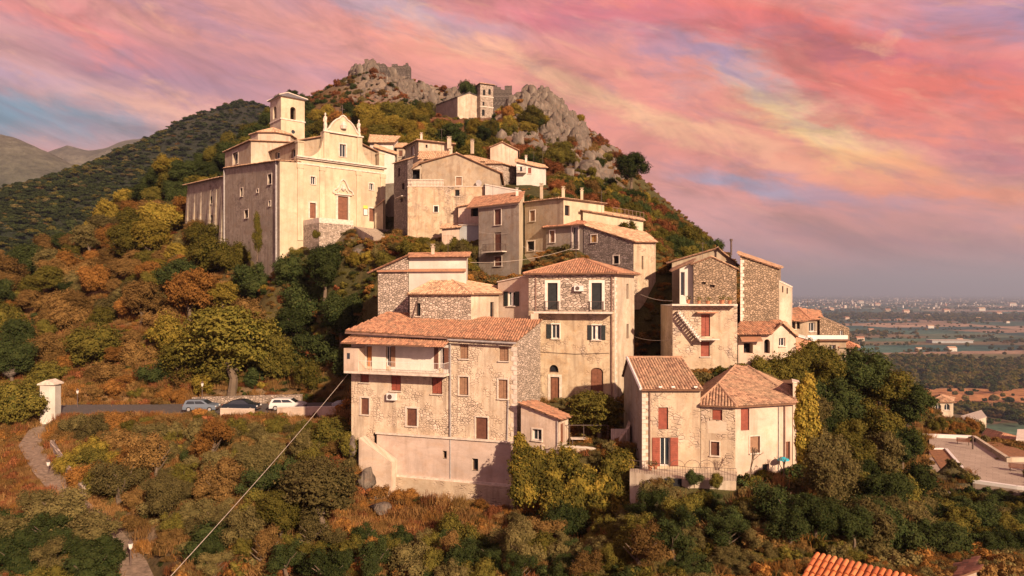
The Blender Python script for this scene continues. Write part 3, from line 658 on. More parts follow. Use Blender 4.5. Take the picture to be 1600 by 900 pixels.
    def window(s, k, u0, z0, u1, z1, kind, o):
        p, t2, n2, L = s.frame(k); t = Vector((t2.x, t2.y, 0)); n = Vector((n2.x, n2.y, 0)); w, h = u1 - u0, z1 - z0; up = Vector((0, 0, 1))
        deep = o.get('deep', 0.26); door = kind in ('door', 'gate'); nm = 'door' if door else 'window'
        fw = min(0.07, w * .12); fm = M[o.get('frame', 'frame_white' if kind in ('open', 'glass') else 'frame_brown')]
        mb = MB(); q = s.at(k, u0, z0, -deep + 0.02)
        mb.hexa(q, t * fw, n * .07, up * h); mb.hexa(q + t * (w - fw), t * fw, n * .07, up * h)
        mb.hexa(q + t * fw, t * (w - 2 * fw), n * .07, up * fw); mb.hexa(q + t * fw + up * (h - fw), t * (w - 2 * fw), n * .07, up * fw)
        if kind in ('glass', 'open') and w > .5: mb.hexa(q + t * (w / 2 - fw / 2) + up * fw, t * fw, n * .06, up * (h - 2 * fw))
        f = mb.build(nm, fm, s.root)
        if o.get('label'): f['label'] = o['label']
        mb = MB(); a, b = s.at(k, u0, z0, -deep + .01), s.at(k, u1, z0, -deep + .01)
        mb.face([a, b, b + up * h, a + up * h])
        pm = M['dark'] if kind in ('dark',) else M['glass']  # dark kind: black sheet stands in for the unlit space behind the opening
        if kind in ('dark', 'glass', 'open'): mb.build('pane_or_shade', pm, f)
        if kind == 'open' and o.get('curtain'):
            MB().hexa(q + t * w * .36 + n * .08, t * w * .28, n * .02, up * h * .96).build('curtain', M['curtain'], f)
        sm = M[o.get('shutter', 'shutter')]
        if kind == 'shut':
            for i in (0, 1):
                mb = MB(); slats(mb, s.at(k, u0 + .03 + i * (w / 2 - .01), z0 + .03, -deep + .10), t, n, w / 2 - .04, h - .06, max(5, int(h / .16))); mb.build('shutter', sm, f)
        if kind == 'roller':
            mb = MB(); slats(mb, s.at(k, u0 + .02, z0 + .02, -deep + .10), t, n, w - .04, h - .04, max(6, int(h / .12)), .02); mb.build('shutter', sm, f)
        if kind == 'open':
            sw = o.get('sw', w / 2)
            for i, side in enumerate((-1, 1)):
                if o.get('side') and side != o['side']: continue
                uu = u0 - sw - .02 if side < 0 else u1 + .02
                mb = MB(); slats(mb, s.at(k, uu, z0, .03), t, n, sw, h, max(5, int(h / .16)), .04); mb.build('shutter', sm, f)
        if door:
            dm = M[o.get('leafm', 'wood')]
            for i in (0, 1):
                mb = MB(); x0 = u0 + fw + i * (w / 2 - fw) ; ww = w / 2 - fw - .01; b0 = s.at(k, x0, z0, -deep + .06); mb.hexa(b0, t * ww, n * .05, up * (h - fw))
                for j in range(3): mb.hexa(b0 + t * ww * .14 + n * .05 + up * (h * (.07 + .31 * j)), t * ww * .72, n * .02, up * h * .24)
                mb.build('door_leaf', dm, f)
        if o.get('sur'):
            sw = o['sur'] if o['sur'] is not True else 0.14; mb = MB()
            mb.hexa(s.at(k, u0 - sw, z0, .0), t * sw, n * .05, up * (h + sw)); mb.hexa(s.at(k, u1, z0, .0), t * sw, n * .05, up * (h + sw)); mb.hexa(s.at(k, u0, z1, .0), t * w, n * .048, up * sw)
            mb.build('surround', M[o.get('surm', 'trim')], f)
        if not door and o.get('sill', True) and w > .4:
            MB().hexa(s.at(k, u0 - .1, z0 - .09, -.05), t * (w + .2), n * .19, up * .09).build('sill', M['trim'], f)
    def roof(s):
        oh = offset_poly(s.fp, s.oh); base = MB(); tiles_v = []; caps = MB(); polys = []
        eps = 1e-6
        for i, (a, b, c) in enumerate(s.planes):
            poly = oh
            for j, (a2, b2, c2) in enumerate(s.planes):
                if j != i:
                    poly = clip_poly(poly, lambda q: (a2 - a) * q.x + (b2 - b) * q.y + (c2 - c) + (eps if j > i else 0))
                    if len(poly) < 3: break
            polys.append(poly if len(poly) >= 3 else [])
        pent = [len(p) >= 3 for p in polys]
        for i, poly in enumerate(polys):
            if not pent[i]: continue
            a, b, c = s.planes[i]; zf = lambda q: a * q.x + b * q.y + c
            base.prism(poly, [zf(q) + .015 for q in poly], [zf(q) + s.thick for q in poly])
            gl = math.hypot(a, b)
            for e in range(len(poly)):
                p0, p1 = poly[e], poly[(e + 1) % len(poly)]; mid = (p0 + p1) / 2
                for j in range(i):
                    if pent[j] and abs(s.planes[j][0] * mid.x + s.planes[j][1] * mid.y + s.planes[j][2] - zf(mid)) < 1e-3 and (p1 - p0).length > .5:
                        caps.tube((p0.x, p0.y, zf(p0) + s.thick + .03), (p1.x, p1.y, zf(p1) + s.thick + .03), .12, .12, 8)
            if s.tiles and gl > .03:
                tiles_v.append(s.lay_tiles(poly, (a, b, c), gl))
        r = base.build('roof', M['roof_under'] if s.tiles else M[s.roofm], s.root)
        if tiles_v:
            v = np.concatenate([t[0] for t in tiles_v]); nf = 0; fs = []; off = 0
            for tv, tf in tiles_v: fs.append(tf + off); off += len(tv)
            if len(v):
                org = ORG[s.root.name]; me = mesh_np('tiles', v - np.array(org), np.concatenate(fs), M[s.roofm]); me.shade_smooth()
                o = bpy.data.objects.new('tiles', me); COL.objects.link(o); o.parent = r; o['kind'] = 'stuff'; ORG[o.name] = org
        if caps.v:
            caps.build('ridge_tiles', M[s.roofm] if s.tiles else M['trim'], r)
    def lay_tiles(s, poly, pl, gl):
        a, b, c = pl; d = np.array([-a / gl, -b / gl]); e = np.array([-d[1], d[0]]); P_ = np.array([[q.x, q.y] for q in poly])
        ss = P_ @ e; ts = P_ @ d; cl = math.sqrt(1 + gl * gl); ds = s.sp; dt = 0.36 * (s.sp / .24) / cl
        S, T_ = np.meshgrid(np.arange(ss.min() + ds * .5, ss.max(), ds), np.arange(ts.min() + dt * .3, ts.max() - dt * .02, dt)); S = S.ravel(); T_ = T_.ravel()
        C = S[:, None] * e + T_[:, None] * d; n = len(poly); k = np.ones(len(C), bool)
        for i in range(n):
            p, q = P_[i], P_[(i + 1) % n]; ed = q - p; k &= (ed[0] * (C[:, 1] - p[1]) - ed[1] * (C[:, 0] - p[0])) >= -0.02
        C = C[k]; m = len(C)
        if m == 0: return np.zeros((0, 3)), np.zeros((0, 4), int)
        rs = np.random.RandomState(int(abs(C[0, 0] * 13 + C[0, 1] * 7)) + m)
        ang = np.radians([0, 60, 120, 180]); r = ds * .43
        L = dt * 1.15
        vs = []
        jz = rs.uniform(-.012, .02, m); jt = rs.uniform(-.03, .03, m); js = rs.uniform(-.012, .012, m)
        for end in (0, 1):
            rr = r * (0.86 if end == 0 else 1.0)
            for an in ang:
                so = js - rr * math.cos(an) * (1) ; to = jt + (-L / 2 if end == 0 else L / 2)
                xy = C + so[:, None] * e + to[:, None] * d
                z = a * xy[:, 0] + b * xy[:, 1] + c + s.thick + .01 + rr * math.sin(an) * 0.8 + (0.012 if end else 0.0) + jz * .6
                vs.append(np.c_[xy, z])
        V = np.stack(vs, 1).reshape(-1, 3); base = np.arange(m)[:, None] * 8
        F_ = np.concatenate([base + np.array([[i, i + 1, i + 5, i + 4]]) for i in range(3)] + [base + np.array([[4, 5, 6, 7]])])
        return V, F_
def chimney(h, px, py_top, py_bot, D, w=.55, m='trim'):
    w *= .72; mb = MB(); b = P(px, py_bot, D); t = Z(py_top, D); hh = t - b.z + .6
    mb.box((b.x, b.y, t - hh / 2), (w, w, hh)); mb.box((b.x, b.y, t + .04), (w + .14, w + .14, .08)); mb.box((b.x, b.y, t + .2), (w * .6, w * .6, .24)); mb.box((b.x, b.y, t + .34), (w + .1, w + .1, .06))
    return mb.build('chimney', M[m], h.root)
def pipe(h, pts, r=.06, m='pipe', name='downpipe'):
    return MB().path([Vector(p) for p in pts], r, 6).build(name, M[m], h.root)
def balcony(h, k, x0, x1, py, out=1.1, rail=1.0, th=.18, slabm='trim', railm='iron', rx=None):
    u0, z = h.hit(k, x0, py); u1, z1 = h.hit(k, x1, py); z = (z + z1) / 2; p, t2, n2, L = h.frame(k); t = Vector((t2.x, t2.y, 0)); n = Vector((n2.x, n2.y, 0))
    b = MB().hexa(h.at(k, u0, z - th, .002), t * (u1 - u0), n * out, Vector((0, 0, th))).build('balcony', M[slabm], h.root)
    spans = rx or [(x0, x1)]
    for (a0, a1) in spans:
        v0, v1 = h.hit(k, a0, py)[0], h.hit(k, a1, py)[0]; mb = MB(); o = out - .06
        c = [h.at(k, v0 + .05, z, .05), h.at(k, v0 + .05, z, o), h.at(k, v1 - .05, z, o), h.at(k, v1 - .05, z, .05)]
        for i in range(3):
            a, bb = c[i], c[i + 1]; m = max(2, int((bb - a).length / .14))
            mb.tube(a + Vector((0, 0, rail)), bb + Vector((0, 0, rail)), .025, n=4); mb.tube(a + Vector((0, 0, .08)), bb + Vector((0, 0, .08)), .015, n=4)
            for j in range(m + 1): q = a.lerp(bb, j / m); mb.tube(q, q + Vector((0, 0, rail)), .012, n=3, caps=False)
        mb.build('railing', M[railm], b)
    return b
def ac_unit(label, h, k, x0, y0, x1, y1):
    u0, z1 = h.hit(k, x0, y0); u1, z0 = h.hit(k, x1, y1); c = h.at(k, (u0 + u1) / 2, z0, .2)
    e = empty('air_conditioner', c, label, 'air conditioner'); p, t2, n2, L = h.frame(k); t = Vector((t2.x, t2.y, 0)); n = Vector((n2.x, n2.y, 0)); w = u1 - u0; hh = z1 - z0
    MB().hexa(h.at(k, u0, z0, .06), t * w, n * .34, Vector((0, 0, hh))).build('casing', M['plastic_white'], e)
    c2 = h.at(k, u0 + w * .36, (z0 + z1) / 2, .405); mb = MB(); mb.tube(c2, c2 + n * .02, hh * .36, n=14); mb.build('fan_grille', M['iron'], e)
    mb = MB()
    for f_ in (.15, .85): mb.hexa(h.at(k, u0 + w * f_ - .02, z0 - .04, .0), t * .04, n * .36, Vector((0, 0, .035)))
    mb.build('bracket', M['iron'], e)
# ------------------------------------------------------------------ the village
def gable(fp, z0, z2, apex, axis):     # axis 'front': gable shown on edge 0; 'side': ridge parallel to edge 0
    n = 4; i, j = ((3, 1) if axis == 'front' else (0, 2)); mid = XY(*apex[:2]) if len(apex) == 3 else None; za = apex[-1]
    def dist(k, q): p, r = fp[k], fp[(k + 1) % n]; d = (r - p).normalized(); return Vector((-d.y, d.x)).dot(q - p)
    if mid is None:
        f = apex[0]; W = dist(i, fp[(i + 2) % n]); di, dj = f * W, (1 - f) * W
    else: di, dj = dist(i, mid), dist(j, mid)
    return [edge_plane(fp, i, z0, (za - z0) / di), edge_plane(fp, j, z2, (za - z2) / dj)]
def hip(fp, ze, tan, edges=None): return [edge_plane(fp, k, ze, tan if not isinstance(tan, (list, tuple)) else tan[k]) for k in (edges or range(len(fp)))]
def shed(fp, k, z0, z1):               # low edge k at z0, rising to z1 at the opposite side
    p = fp[k]; d = (fp[(k + 1) % len(fp)] - p).normalized(); inn = Vector((-d.y, d.x)); W = max(inn.dot(q - p) for q in fp); return [edge_plane(fp, k, z0, (z1 - z0) / W)]

# ---- the church
CO = XY(465, 108); CU = Vector((.7611, .6486)); CV = Vector((-.6486, .7611))
def cxy(u, v): return CO + CU * u + CV * v
def crect(u0, u1, v0, v1): return [cxy(u0, v0), cxy(u1, v0), cxy(u1, v1), cxy(u0, v1)]
def vplane(z0, s): c = CO; return (CV.x * s, CV.y * s, z0 - s * CV.dot(c))   # height z0 at v = 0, slope s along v
church = empty('church', (*cxy(7, 10), 8), 'large cream church with pediment facade and long buttressed side above the plaza', 'church')
def cpart(fp, zb, planes, wall, roof, oh=.3, tiles=True, over=None, sp=.3):
    h = House.__new__(House); h.fp = fp; h.planes = planes; h.wallm = wall; h.zb = zb; h.root = church; h.wins = {i: [] for i in range(len(fp))}
    h.oh, h.roofm, h.tiles, h.sp, h.thick = oh, roof, tiles, sp, .12; FOOT.append(fp); h.wall_over = over or {}; return h
fac = cpart(crect(0, 15.1, 0, 1.2), 1, [(0, 0, 20.9)], 'cream', 'cream', .0, False)
fac.win(0, 485.5, 276, 492.7, 288, 'glass', sur=.18, deep=.3).win(0, 577, 286.7, 583.3, 297, 'glass', sur=.18, deep=.3)
fac.win(0, 484, 317, 493.3, 341, 'door', sur=.25, deep=.3, leafm='wood').win(0, 528, 306.7, 543.8, 344.2, 'door', sur=.35, deep=.35, leafm='wood').win(0, 576.7, 325.5, 584.4, 346, 'door', sur=.2, deep=.3)
fac.build()
def cpt(u, z, out=0., v=0.): q = cxy(u, v - out); return Vector((q.x, q.y, z))
T3 = Vector((CU.x, CU.y, 0)); N3 = Vector((-CV.x, -CV.y, 0)); UP = Vector((0, 0, 1))
def cz(py, px):                         # height on the facade plane at a frame pixel
    return fac.hit(0, px, py)
# upper storey of the facade with curved shoulders and pediment
u_a, z_a = cz(207, 505.5); u_b, z_b = cz(214, 566)
up = cpart([cxy(u_a, .05), cxy(u_b, .05), cxy(u_b, 1.1), cxy(u_a, 1.1)], 20.6, [(0, 0, 25.3)], 'cream', 'cream', 0, False)
up.win(0, 530.7, 225.5, 540.4, 245, 'glass', sur=.2, deep=.3); up.build()
mb = MB()                                # pediment: stepped curve with raised centre
cu = (u_a + u_b) / 2; hw = (u_b - u_a) / 2 - .55
prof = [(-1.0, 0), (-.98, .35), (-.86, .55), (-.78, 1.0), (-.62, 1.65), (-.42, 2.15), (-.26, 2.35), (-.14, 2.75), (0, 2.95), (.14, 2.75), (.26, 2.35), (.42, 2.15), (.62, 1.65), (.78, 1.0), (.86, .55), (.98, .35), (1.0, 0)]
fr = [cpt(cu + a * hw, 25.42 + b, 0) for a, b in prof]; bk = [p - N3 * .8 for p in fr]
for i in range(len(fr) - 1):
    mb.face([cpt(cu, 25.42, 0), fr[i + 1], fr[i]]); mb.face([fr[i], fr[i + 1], bk[i + 1], bk[i]]); mb.face([cpt(cu, 25.42, 0) - N3 * .8, bk[i], bk[i + 1]])
mb.build('pediment', M['cream'], church)
mb = MB(); mb.path([p + N3 * .06 for p in fr], .13, 6); mb.tube(cpt(cu - .45, 26.6, .1), cpt(cu + .45, 26.6, .1), .3, .3, 8); mb.lathe(cpt(cu, 26.2, .12), [(.5, 0), (.62, .5), (.3, 1.1), (.05, 1.3)], 8)
mb.build('pediment_moulding', M['trim'], church)
def shoulder(ua, ub, flip):
    mb = MB(); n = 9; pts = []
    for i in range(n + 1):
        f = i / n; u = ua + (ub - ua) * f; z = 20.9 + (1 - (1 - ((f if not flip else 1 - f)) ** 2) ** .5) * 3.4 ; pts.append((u, z))
    A = [cpt(u, z, -.1) for u, z in pts]; Bp = [p - N3 * .7 for p in A]
    for i in range(n):
        b0, b1 = cpt(pts[i][0], 20.85, -.1), cpt(pts[i + 1][0], 20.85, -.1)
        mb.face([b0, b1, A[i + 1], A[i]]); mb.face([A[i], A[i + 1], Bp[i + 1], Bp[i]]); mb.face([b1 - N3 * .7, b0 - N3 * .7, Bp[i], Bp[i + 1]])
    mb.build('scroll_shoulder', M['cream'], church)
shoulder(.9, u_a, False); shoulder(u_b, 14.2, True)
mb = MB()                                # entablature, pilasters
for (a, b, z0, z1, o) in ((-.25, 15.35, 20.55, 20.75, .35), (-.35, 15.45, 20.75, 21.0, .6), (-.1, 15.2, 19.75, 20.0, .12), (u_a - .1, u_b + .1, 25.3, 25.52, .3)):
    mb.hexa(cpt(a, z0, o, 0), T3 * (b - a), -N3 * (o - .003), UP * (z1 - z0))
mb.build('cornice', M['trim'], church)
for (px, w) in ((469, .9), (503, .8), (560, .8), (598, .9)):
    uu = cz(300, px)[0]; mb = MB(); mb.hexa(cpt(uu - w / 2, 8, .14), T3 * w, -N3 * .138, UP * 11.7); mb.hexa(cpt(uu - w / 2 - .1, 19.1, .2), T3 * (w + .2), -N3 * .195, UP * .62); mb.build('pilaster', M['cream'], church)
for uu in (u_a + .5, u_b - .5):
    mb = MB(); mb.hexa(cpt(uu - .45, 20.95, .12), T3 * .9, -N3 * .16, UP * 4.3); mb.build('pilaster', M['cream'], church)
for uu in (.5, 14.6):
    MB().hexa(cpt(uu - .5, 21.0, .1), T3 * 1.0, -N3 * .9, UP * 2.1).hexa(cpt(uu - .6, 23.1, .2), T3 * 1.2, -N3 * 1.1, UP * .22).build('corner_plinth', M['cream'], church)
ud, zd = cz(303, 536); mb = MB()        # carved portal gable
pr = [(-1.75, 0), (-1.6, .5), (-1.1, .7), (-.75, 1.3), (-.4, 2.0), (0, 2.35), (.4, 2.0), (.75, 1.3), (1.1, .7), (1.6, .5), (1.75, 0)]
mb.path([cpt(ud + a, zd + b, .12) for a, b in pr], .14, 6); mb.path([cpt(ud + a * .55, zd + .1 + b * .62, .1) for a, b in pr], .10, 6); mb.hexa(cpt(ud - 1.5, zd - .2, .3), T3 * 3.0, -N3 * .29, UP * .22)
mb.lathe(cpt(ud, zd + .5, .08), [(.2, 0), (.38, .3), (.28, .8), (.1, 1.0)], 8); mb.build('portal_gable', M['trim'], church)
un, zn = cz(332, 571); nb = MB().hexa(cpt(un - .42, zn - .5, .06), T3 * .84, -N3 * .05, UP * 1.1).build('notice_board', M['iron'], church)
MB().hexa(cpt(un - .34, zn - .42, .075), T3 * .68, -N3 * .014, UP * .94).build('notice_sheet', M['plastic_white'], nb)
us_, zs_ = cz(323.5, 571); MB().hexa(cpt(us_ - .4, zs_ - .25, .05), T3 * .8, -N3 * .04, UP * .5).build('yellow_sign', plain('yellow_sign_paint', (.62, .50, .10), .5, var=.1), church)
# nave, aisle, transept, drum
nave = cpart(crect(.55, 14.5, 1.2, 24), 12, [], 'tan', 'tile_old', .45)
def uplane(u0, z0, s): c = cxy(u0, 0); return (CU.x * s, CU.y * s, z0 - s * CU.dot(c))
nave.planes = [uplane(.55, 23.5, .30), uplane(14.5, 23.5, -.30)]
nave.win(3, 455, 232, 463, 247, 'glass', deep=.45, arch=.3).win(3, 430, 237, 437.5, 248.5, 'glass', deep=.45); nave.build()
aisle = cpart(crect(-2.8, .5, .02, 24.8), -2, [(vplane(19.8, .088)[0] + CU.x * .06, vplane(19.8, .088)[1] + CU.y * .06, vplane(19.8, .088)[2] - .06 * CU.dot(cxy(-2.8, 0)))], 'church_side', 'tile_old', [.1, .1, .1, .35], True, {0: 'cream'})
for r in ((375.5, 294, 379.5, 307), (401, 296, 404, 301), (418.5, 272, 424.5, 288), (420, 314, 423, 322), (382, 328, 388, 341)): aisle.win(3, *r, 'dark', deep=.4, sur=.12)
aisle.build()
tran = cpart(crect(-2.75, 9, 12, 24.6), 18, [(0, 0, 25.2)], 'tan', 'tile_old', .35, False, {0: 'pale'})
tran.planes = [uplane(-2.75, 24.8, .10)]; tran.tiles = True; tran.win(3, 364, 238, 372, 257, 'glass', deep=.5, sur=.15); tran.build()
dc = Vector(((427 - 800) / F * 123, 123)); oct_ = [dc + Vector((math.cos(a), math.sin(a))) * 3.7 for a in [math.pi / 8 + math.pi / 4 * i for i in range(8)]]
drum = cpart(oct_, 24.5, [], 'pale', 'tile_old', .3); drum.planes = hip(oct_, 27.2, .42); drum.build()
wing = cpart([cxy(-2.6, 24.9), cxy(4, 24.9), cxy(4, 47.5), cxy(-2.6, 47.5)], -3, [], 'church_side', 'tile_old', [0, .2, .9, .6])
vp = vplane(20.6 - 24.9 * .05, .05); wing.planes = [(vp[0] + CU.x * .2, vp[1] + CU.y * .2, vp[2] - .2 * CU.dot(cxy(-2.6, 0)))]
for r in ((299.9, 323, 303.8, 343), (327.5, 307, 331.5, 319), (328.5, 336, 332.5, 350), (348.6, 304, 351.8, 315), (348, 332, 351.4, 344)): wing.win(3, *r, 'dark', deep=.45)
wing.build()
for v in (25.6, 29.5, 33.0, 38.5, 42.5, 46.9):
    c = cxy(-2.6, v); mb = MB(); a = Vector((c.x, c.y, -3)); o3 = Vector((-CU.x, -CU.y, 0)); v3 = Vector((CV.x, CV.y, 0))
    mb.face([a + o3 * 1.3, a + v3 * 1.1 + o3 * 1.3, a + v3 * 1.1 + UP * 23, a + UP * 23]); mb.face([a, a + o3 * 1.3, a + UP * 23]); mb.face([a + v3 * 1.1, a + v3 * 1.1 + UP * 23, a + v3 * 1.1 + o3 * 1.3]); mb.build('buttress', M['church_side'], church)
for v, r_ in ((1.0, .16), (24.4, .14)):
    c = cxy(-2.95, v); MB().tube((c.x, c.y, 0), (c.x, c.y, 19.8 + v * .08), r_, r_, 6).build('downpipe', M['pipe_grey'], church)
mb = MB(); c = cxy(-2.8, 0); 0 and mb.face([(c.x - .6, c.y - .7, -2), (*(cxy(.9, 0) + Vector((.5, -.9))), -2), (*(cxy(.9, 0) + Vector((0, -.02))), 9.5), (c.x, c.y - .02, 9.5)])
# bell tower
tb = XY(439, 127.5); tw = [tb, tb + CU * 4.5, tb + CU * 4.5 + CV * 5.0, tb + CV * 5.0]
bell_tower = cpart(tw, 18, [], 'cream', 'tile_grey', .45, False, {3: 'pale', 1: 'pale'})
bell_tower.planes = hip(tw, 35.8, .52); bell_tower.win(0, 453.5, 167, 462, 187.5, 'open_arch', arch=.5, deep=.9).win(3, 426.5, 166, 432, 185.5, 'open_arch', arch=.5, deep=.9)
bell_tower.window = lambda *a: None; bell_tower.build()
for z, o in ((32.0 - .6, .12), (35.5, .22)):
    MB().prism(offset_poly(tw, o), z, z + .25).build('string_course', M['trim'], church)
tc_ = (tw[0] + tw[2]) / 2; MB().lathe((tc_.x, tc_.y, 31.9), [(.75, 0), (.6, .3), (.45, .9), (.3, 1.15), (.05, 1.25)], 12).build('bell', M['iron'], church)
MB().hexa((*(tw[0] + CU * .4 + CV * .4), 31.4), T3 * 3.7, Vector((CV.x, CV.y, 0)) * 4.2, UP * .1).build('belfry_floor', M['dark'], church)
h_, z_ = bell_tower.hit(0, 458, 206); c = tw[0] + CU * h_; a = Vector((c.x, c.y, z_)) ; MB().tube(a - N3 * .05, a + N3 * .03, .35, .35, 12).build('round_window', M['glass'], church)
def statue(px, pytop, pybot, D, label, slim=1.0):
    b = P(px, pybot, D); H = Z(pytop, D) - b.z; e = empty('stone_statue', b, label, 'statue'); s = H
    MB().lathe(b, [(.34, 0), (.34, .12 * s), (.26, .14 * s), (.26, .2 * s)], 8).build('pedestal', M['trim'], e)
    mb = MB(); mb.lathe(b + UP * .2 * s, [(.25 * slim, 0), (.30 * slim, .1 * s), (.22 * slim, .3 * s), (.27 * slim, .48 * s), (.29 * slim, .55 * s), (.10, .62 * s), (.09, .64 * s), (.14, .69 * s), (.14, .75 * s), (.05, .8 * s)], 10)
    mb.tube(b + Vector((.24, -.05, .72 * s)), b + Vector((.12, -.3, .55 * s)), .07, .05, 6); mb.tube(b + Vector((-.24, -.05, .72 * s)), b + Vector((-.2, -.22, .5 * s)), .07, .05, 6); mb.build('figure', M['trim'], e, smooth=True)
pa = cpt(u_a + .45, 25.5, -.3); statue(800 + F * pa.x / pa.y, 176, HZ - F * 25.5 / pa.y, pa.y, 'pale stone statue on the left shoulder of the church gable')
pa = cpt(u_b - .45, 25.5, -.3); statue(800 + F * pa.x / pa.y, 187, HZ - F * 25.5 / pa.y, pa.y, 'pale stone statue on the right shoulder of the church gable', .9)
pc = cpt(cu, 28.2, -.3); mb = MB(); mb.tube(pc, pc + UP * 1.9, .06, .05, 6); mb.tube(pc + UP * 1.3 - T3 * .4, pc + UP * 1.3 + T3 * .4, .045, .045, 6); tag(mb.build('iron_cross', M['iron']), 'thin iron cross on top of the church pediment', 'cross')
# church square: terrace, parapet, stairs
zq = 10.35
sq = [cpt(.9, 0, 5.6).xy, cpt(6.8, 0, 5.0).xy, cpt(7.2, 0, 2.3).xy, cpt(15.6, 0, 2.0).xy, cpt(15.6, 0, .02).xy, cpt(.9, 0, .02).xy]
e = empty('church_square', (*sq[0], zq - 3), 'raised paved terrace with stone retaining wall in front of the church', 'terrace'); FOOT.append(sq)
MB().prism(sq, zq - 6.5, zq).build('retaining_wall', M['stone_pale'], e); mb = MB()
def parapet(mb, a, b, z0, h, w=.3):
    a3, b3 = Vector((*a, z0)), Vector((*b, z0)); d = (b3 - a3); n = Vector((-d.y, d.x, 0)).normalized() * w; mb.hexa(a3 + d.normalized() * .01, d - d.normalized() * .02, n, Vector((0, 0, h)))
parapet(mb, sq[0], sq[1], zq + .004, .75); parapet(mb, sq[5] + (sq[0] - sq[5]) * .02, sq[0] + (sq[5] - sq[0]) * .02, zq + .004, .75); mb.build('parapet', M['trim'], e)
st = empty('church_stairs', (*sq[1], zq - 3), 'broad pale stone stairs climbing from the right to the church square', 'stairs')
s0, s1 = cpt(6.95, 0, 4.9), cpt(12.4, 0, 2.25); ddir = (Vector((.55, -.835, 0))).normalized()
for i in range(13):
    mb = MB(); a = Vector((s0.x, s0.y, zq - .17 * (i + 1))) + ddir * (.60 * i); w = Vector((s1.x - s0.x, s1.y - s0.y, 0)); mb.hexa(a + UP * -1.2, ddir * .60, w * (1 - .02 * i), UP * 1.2); mb.build('step', M['paving'], st)
# ---- houses: name, label, footprint, base, roof
def H(label, fp, zb, planes, wall='pale', roof='tile_red', oh=.4, name='house', cat='house', **k): return House(name, label, cat, fp, zb, planes, wall, roof, oh, **k)
# H1 big house in front
fp = [XY(549, 67.6), XY(808, 62.4)]; d = (fp[1] - fp[0]).normalized(); nn = Vector((-d.y, d.x)); fp += [fp[1] + nn * 7.6, fp[0] + nn * 7.6]
h1 = H('large four storey house with long orange tiled roof and balcony, nearest at centre left', fp, -24, [plane3(Vector((*fp[0], -3.68)), Vector((*fp[1], -4.27)), Vector((*fp[2], -2.85)))], 'rubble', 'tile_orange', [.55, .15, .1, .35])
L1 = (fp[1] - fp[0]).length
h1.wall_over = {3: 'pinkish', 1: 'stone_pale'}
S = dict(sur=.1, deep=.22)
for r, kd, o in (((562.8, 581, 576.4, 597.5), 'shut', dict(shutter='shutter_red')), ((610.6, 586, 626.4, 610.6), 'shut', dict(shutter='shutter_red')), ((674.4, 590, 691, 615.6), 'shut', dict(shutter='shutter_red')),
                 ((717.5, 588.6, 732, 617), 'shut', dict(shutter='shutter_tan', sur=.12)), ((778.6, 593, 793.3, 623), 'shut', dict(shutter='shutter_tan', sur=.12)), ((718.3, 537.7, 731.7, 560.4), 'shut', dict(shutter='shutter_tan')), ((780, 541, 794.6, 564), 'shut', dict(shutter='shutter_tan')),
                 ((564, 621.7, 576.7, 647.5), 'roller', dict(sur=.14)), ((635.6, 638, 651.7, 665.6), 'roller', dict(sur=.16)), ((743.3, 652, 762.2, 694), 'roller', dict(sur=.1)),
                 ((583.3, 676, 589, 698), 'dark', {}), ((692.5, 704, 699, 716), 'dark', dict(sur=.08)), ((738.3, 716, 748, 735), 'dark', dict(sur=.08)),
                 ((572.5, 541, 581.3, 572.5), 'door', dict(leafm='wood_orange')), ((603, 541, 611, 572.5), 'open', dict(shutter='shutter_tan', side=1, sw=.45, deep=.3, sill=False)), ((685.5, 543, 694, 576.5), 'open', dict(curtain=True, shutter='shutter', sw=.42, deep=.3, sill=False))):
    h1.win(0, *r, kd, **o)
h1.build()
t1, n1 = Vector((d.x, d.y, 0)), Vector((d.y, -d.x, 0))
# white render behind the balcony, balcony, its small end room and tiled porch roof
u_r = h1.hit(0, 703, 560)[0]; u_e = h1.hit(0, 571, 560)[0]
zfl = h1.hit(0, 620, 580.0)[1]
wins = [w for w in h1.wins[0]]
mb = MB(); ua = sorted({u_e, u_r} | {w[i] for w in wins for i in (0, 2) if w[3] > zfl + 1.5 and u_e < w[i] < u_r}); zt = -4.05
for a, b in zip(ua[:-1], ua[1:]):
    hole = [w for w in wins if w[0] <= (a + b) / 2 <= w[2] and w[3] > zfl + 1.5 and w[1] > zfl - .6]
    z0 = hole[0][3] if hole else zfl
    mb.hexa(h1.at(0, a, z0, .004), t1 * (b - a), n1 * .03, UP * (zt - z0))
mb.build('balcony_wall', M['white'], h1.root)
bal = MB(); zl, zr_ = h1.hit(0, 545, 577)[1], h1.hit(0, 700, 582)[1]
bal.hexa(h1.at(0, 0, zfl - .2, .006), t1 * (u_r - 0), n1 * 1.35, UP * .2); bal_o = bal.build('balcony', M['trim'], h1.root)
mb = MB()
pts = [h1.at(0, u_e, zfl, 1.28), h1.at(0, u_r - .05, zfl, 1.28), h1.at(0, u_r - .05, zfl, .1)]
for a, b in zip(pts[:-1], pts[1:]):
    m = int((b - a).length / .16)
    mb.tube(a + UP * 1.0, b + UP * 1.0, .022, n=4)
    for j in range(m + 1): q = a.lerp(b, j / m); mb.tube(q, q + UP * 1.0, .009 if j % 8 else .025, n=3, caps=False)
mb.build('railing', M['frame_white'], bal_o)
er = MB(); er.hexa(h1.at(0, -.01, zfl + .002, .035), t1 * (u_e), n1 * 1.30, UP * 2.15); er.build('end_room', M['pinkish'], h1.root)
MB().hexa(h1.at(0, .35, zfl + 1.15, 1.34), t1 * .3, n1 * .02, UP * .55).build('small_window', M['glass'], h1.root)
